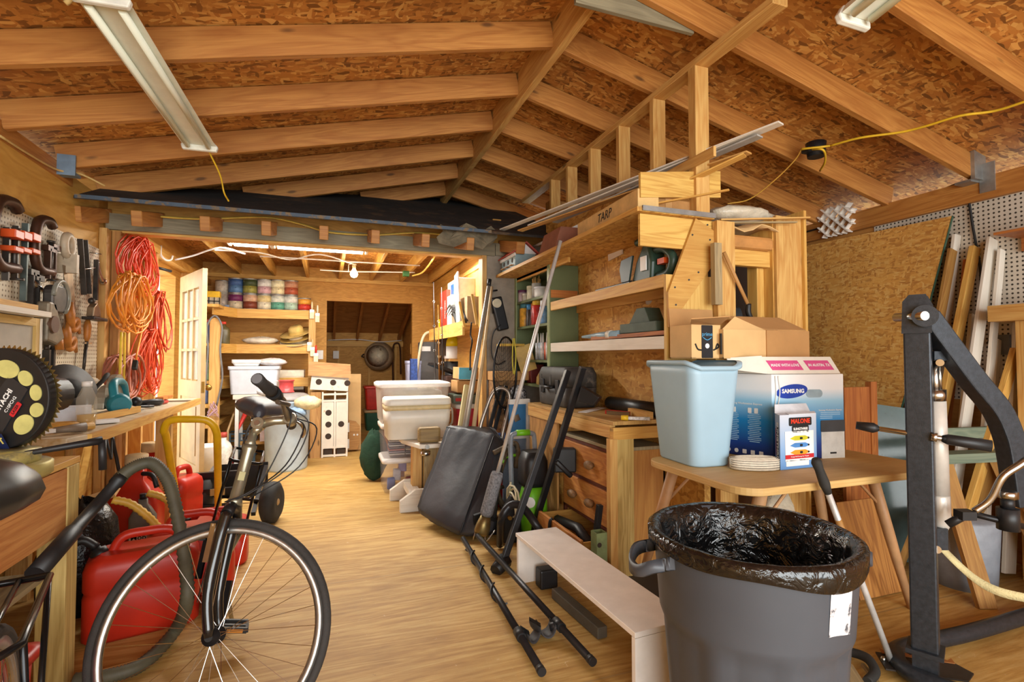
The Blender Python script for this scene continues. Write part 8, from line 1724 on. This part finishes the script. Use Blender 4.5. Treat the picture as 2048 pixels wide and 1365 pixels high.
    # rack
    rk = [(-.2, .07), (.14, .07), (.17, .05), (.17, -.05), (.14, -.07), (-.2, -.07)]
    RM = pm('rack_black', '#17181b', .22, .4)
    part('rack', MB().tube([pt(a, .735, b) for a, b in rk], .0075, 8, loop=True).tube([pt(-.2, .735, 0), pt(.16, .735, 0)], .006, 8).box(0, .001, 0, .001, 0, .001) if False else MB().tube([pt(a, .735, b) for a, b in rk], .0075, 8, loop=True).tube([pt(-.2, .735, .02), pt(.16, .735, .02)], .006, 8).tube([pt(-.2, .735, -.02), pt(.16, .735, -.02)], .006, 8), RM, t)
    for sg in (-1, 1): part('rack_strut', MB().tube([pt(.12, .735, sg*.07), pt(.02, .37, sg*.075)], .006, 8).tube([pt(-.18, .735, sg*.07), pt(0, .37, sg*.075)], .006, 8), RM, t)
    return t, pt, L, U, f
make_bike(-.545, 2.93, R(5), R(13), R(74), 'grey hybrid bicycle on its kickstand, front wheel turned to the camera')
# second bicycle at the left edge (only saddle, rack and rear wheel are in view)
t2, pt2, L2_, U2_, f2_ = make_bike(-.59, 1.23, R(16), 0, 0, 'black bicycle with a luggage rack cut off at the left edge', False)
c = V((-.985, 1.7, 0)); t = thing('red_bin', 'red plastic bin on the floor under the cut off bicycle', 'bin', c)
q = lambda k, z: [c+V((px*k, py*k, z)) for px, py in rrect(.4, .42, .03)]
part('body', MB().skin([q(.9, 0), q(.98, .36)]), REDP, t); part('rim', MB().skin([q(.98, .355), q(1.06, .36), q(1.06, .385), q(.97, .385)]), REDP, t)
# ---------------------------------------------------------------- camera, light, view
cam = bpy.data.objects.new('camera', bpy.data.cameras.new('camera')); C.objects.link(cam)
cam.data.sensor_width = 36; cam.data.lens = 36*FPX/2048; cam.data.clip_start = .05
m = M((CR, CU, -CF)).transposed().to_4x4(); m.translation = V((0, 0, CH)); cam.matrix_world = m
bpy.context.scene.camera = cam
def area(name, loc, tgt, sx, sy, power, col):
    l = bpy.data.lights.new(name, 'AREA'); l.shape = 'RECTANGLE'; l.size = sx; l.size_y = sy; l.energy = power; l.color = col
    o = bpy.data.objects.new(name, l); C.objects.link(o); o.location = loc
    o.rotation_euler = (V(tgt)-V(loc)).to_track_quat('-Z', 'Y').to_euler(); return o
area('garage_door_daylight', (.7, -2.6, 1.4), (.9, 4, 1.0), 4.4, 2.2, 165, (.97, 1, .99))
area('side_door_daylight', (-2.1, 5.75, 1.2), (.5, 5.7, .5), .85, 1.9, 16, (1, .98, .95))
for i, x in enumerate((-.38, .72)):
    area('tube_light', (x, 5.05, 2.2), (x, 5.05, 0), 1.1, .1, 34, (1, .97, .9))
l = bpy.data.lights.new('bulb_light', 'POINT'); l.energy = 30; l.color = (1, .85, .6); l.shadow_soft_size = .04
o = bpy.data.objects.new('bulb_light', l); C.objects.link(o); o.location = PY(708, 553, 6.0)
w = bpy.data.worlds.new('sky'); bpy.context.scene.world = w; w.use_nodes = True
bg = w.node_tree.nodes['Background']; bg.inputs[0].default_value = (.93, .98, 1, 1); bg.inputs[1].default_value = 1.1
vs = bpy.context.scene.view_settings; bpy.context.scene.display_settings.display_device = 'sRGB'
vs.view_transform = 'Standard'; vs.look = 'None'; vs.gamma = 1; vs.use_curve_mapping = False; vs.exposure = .6
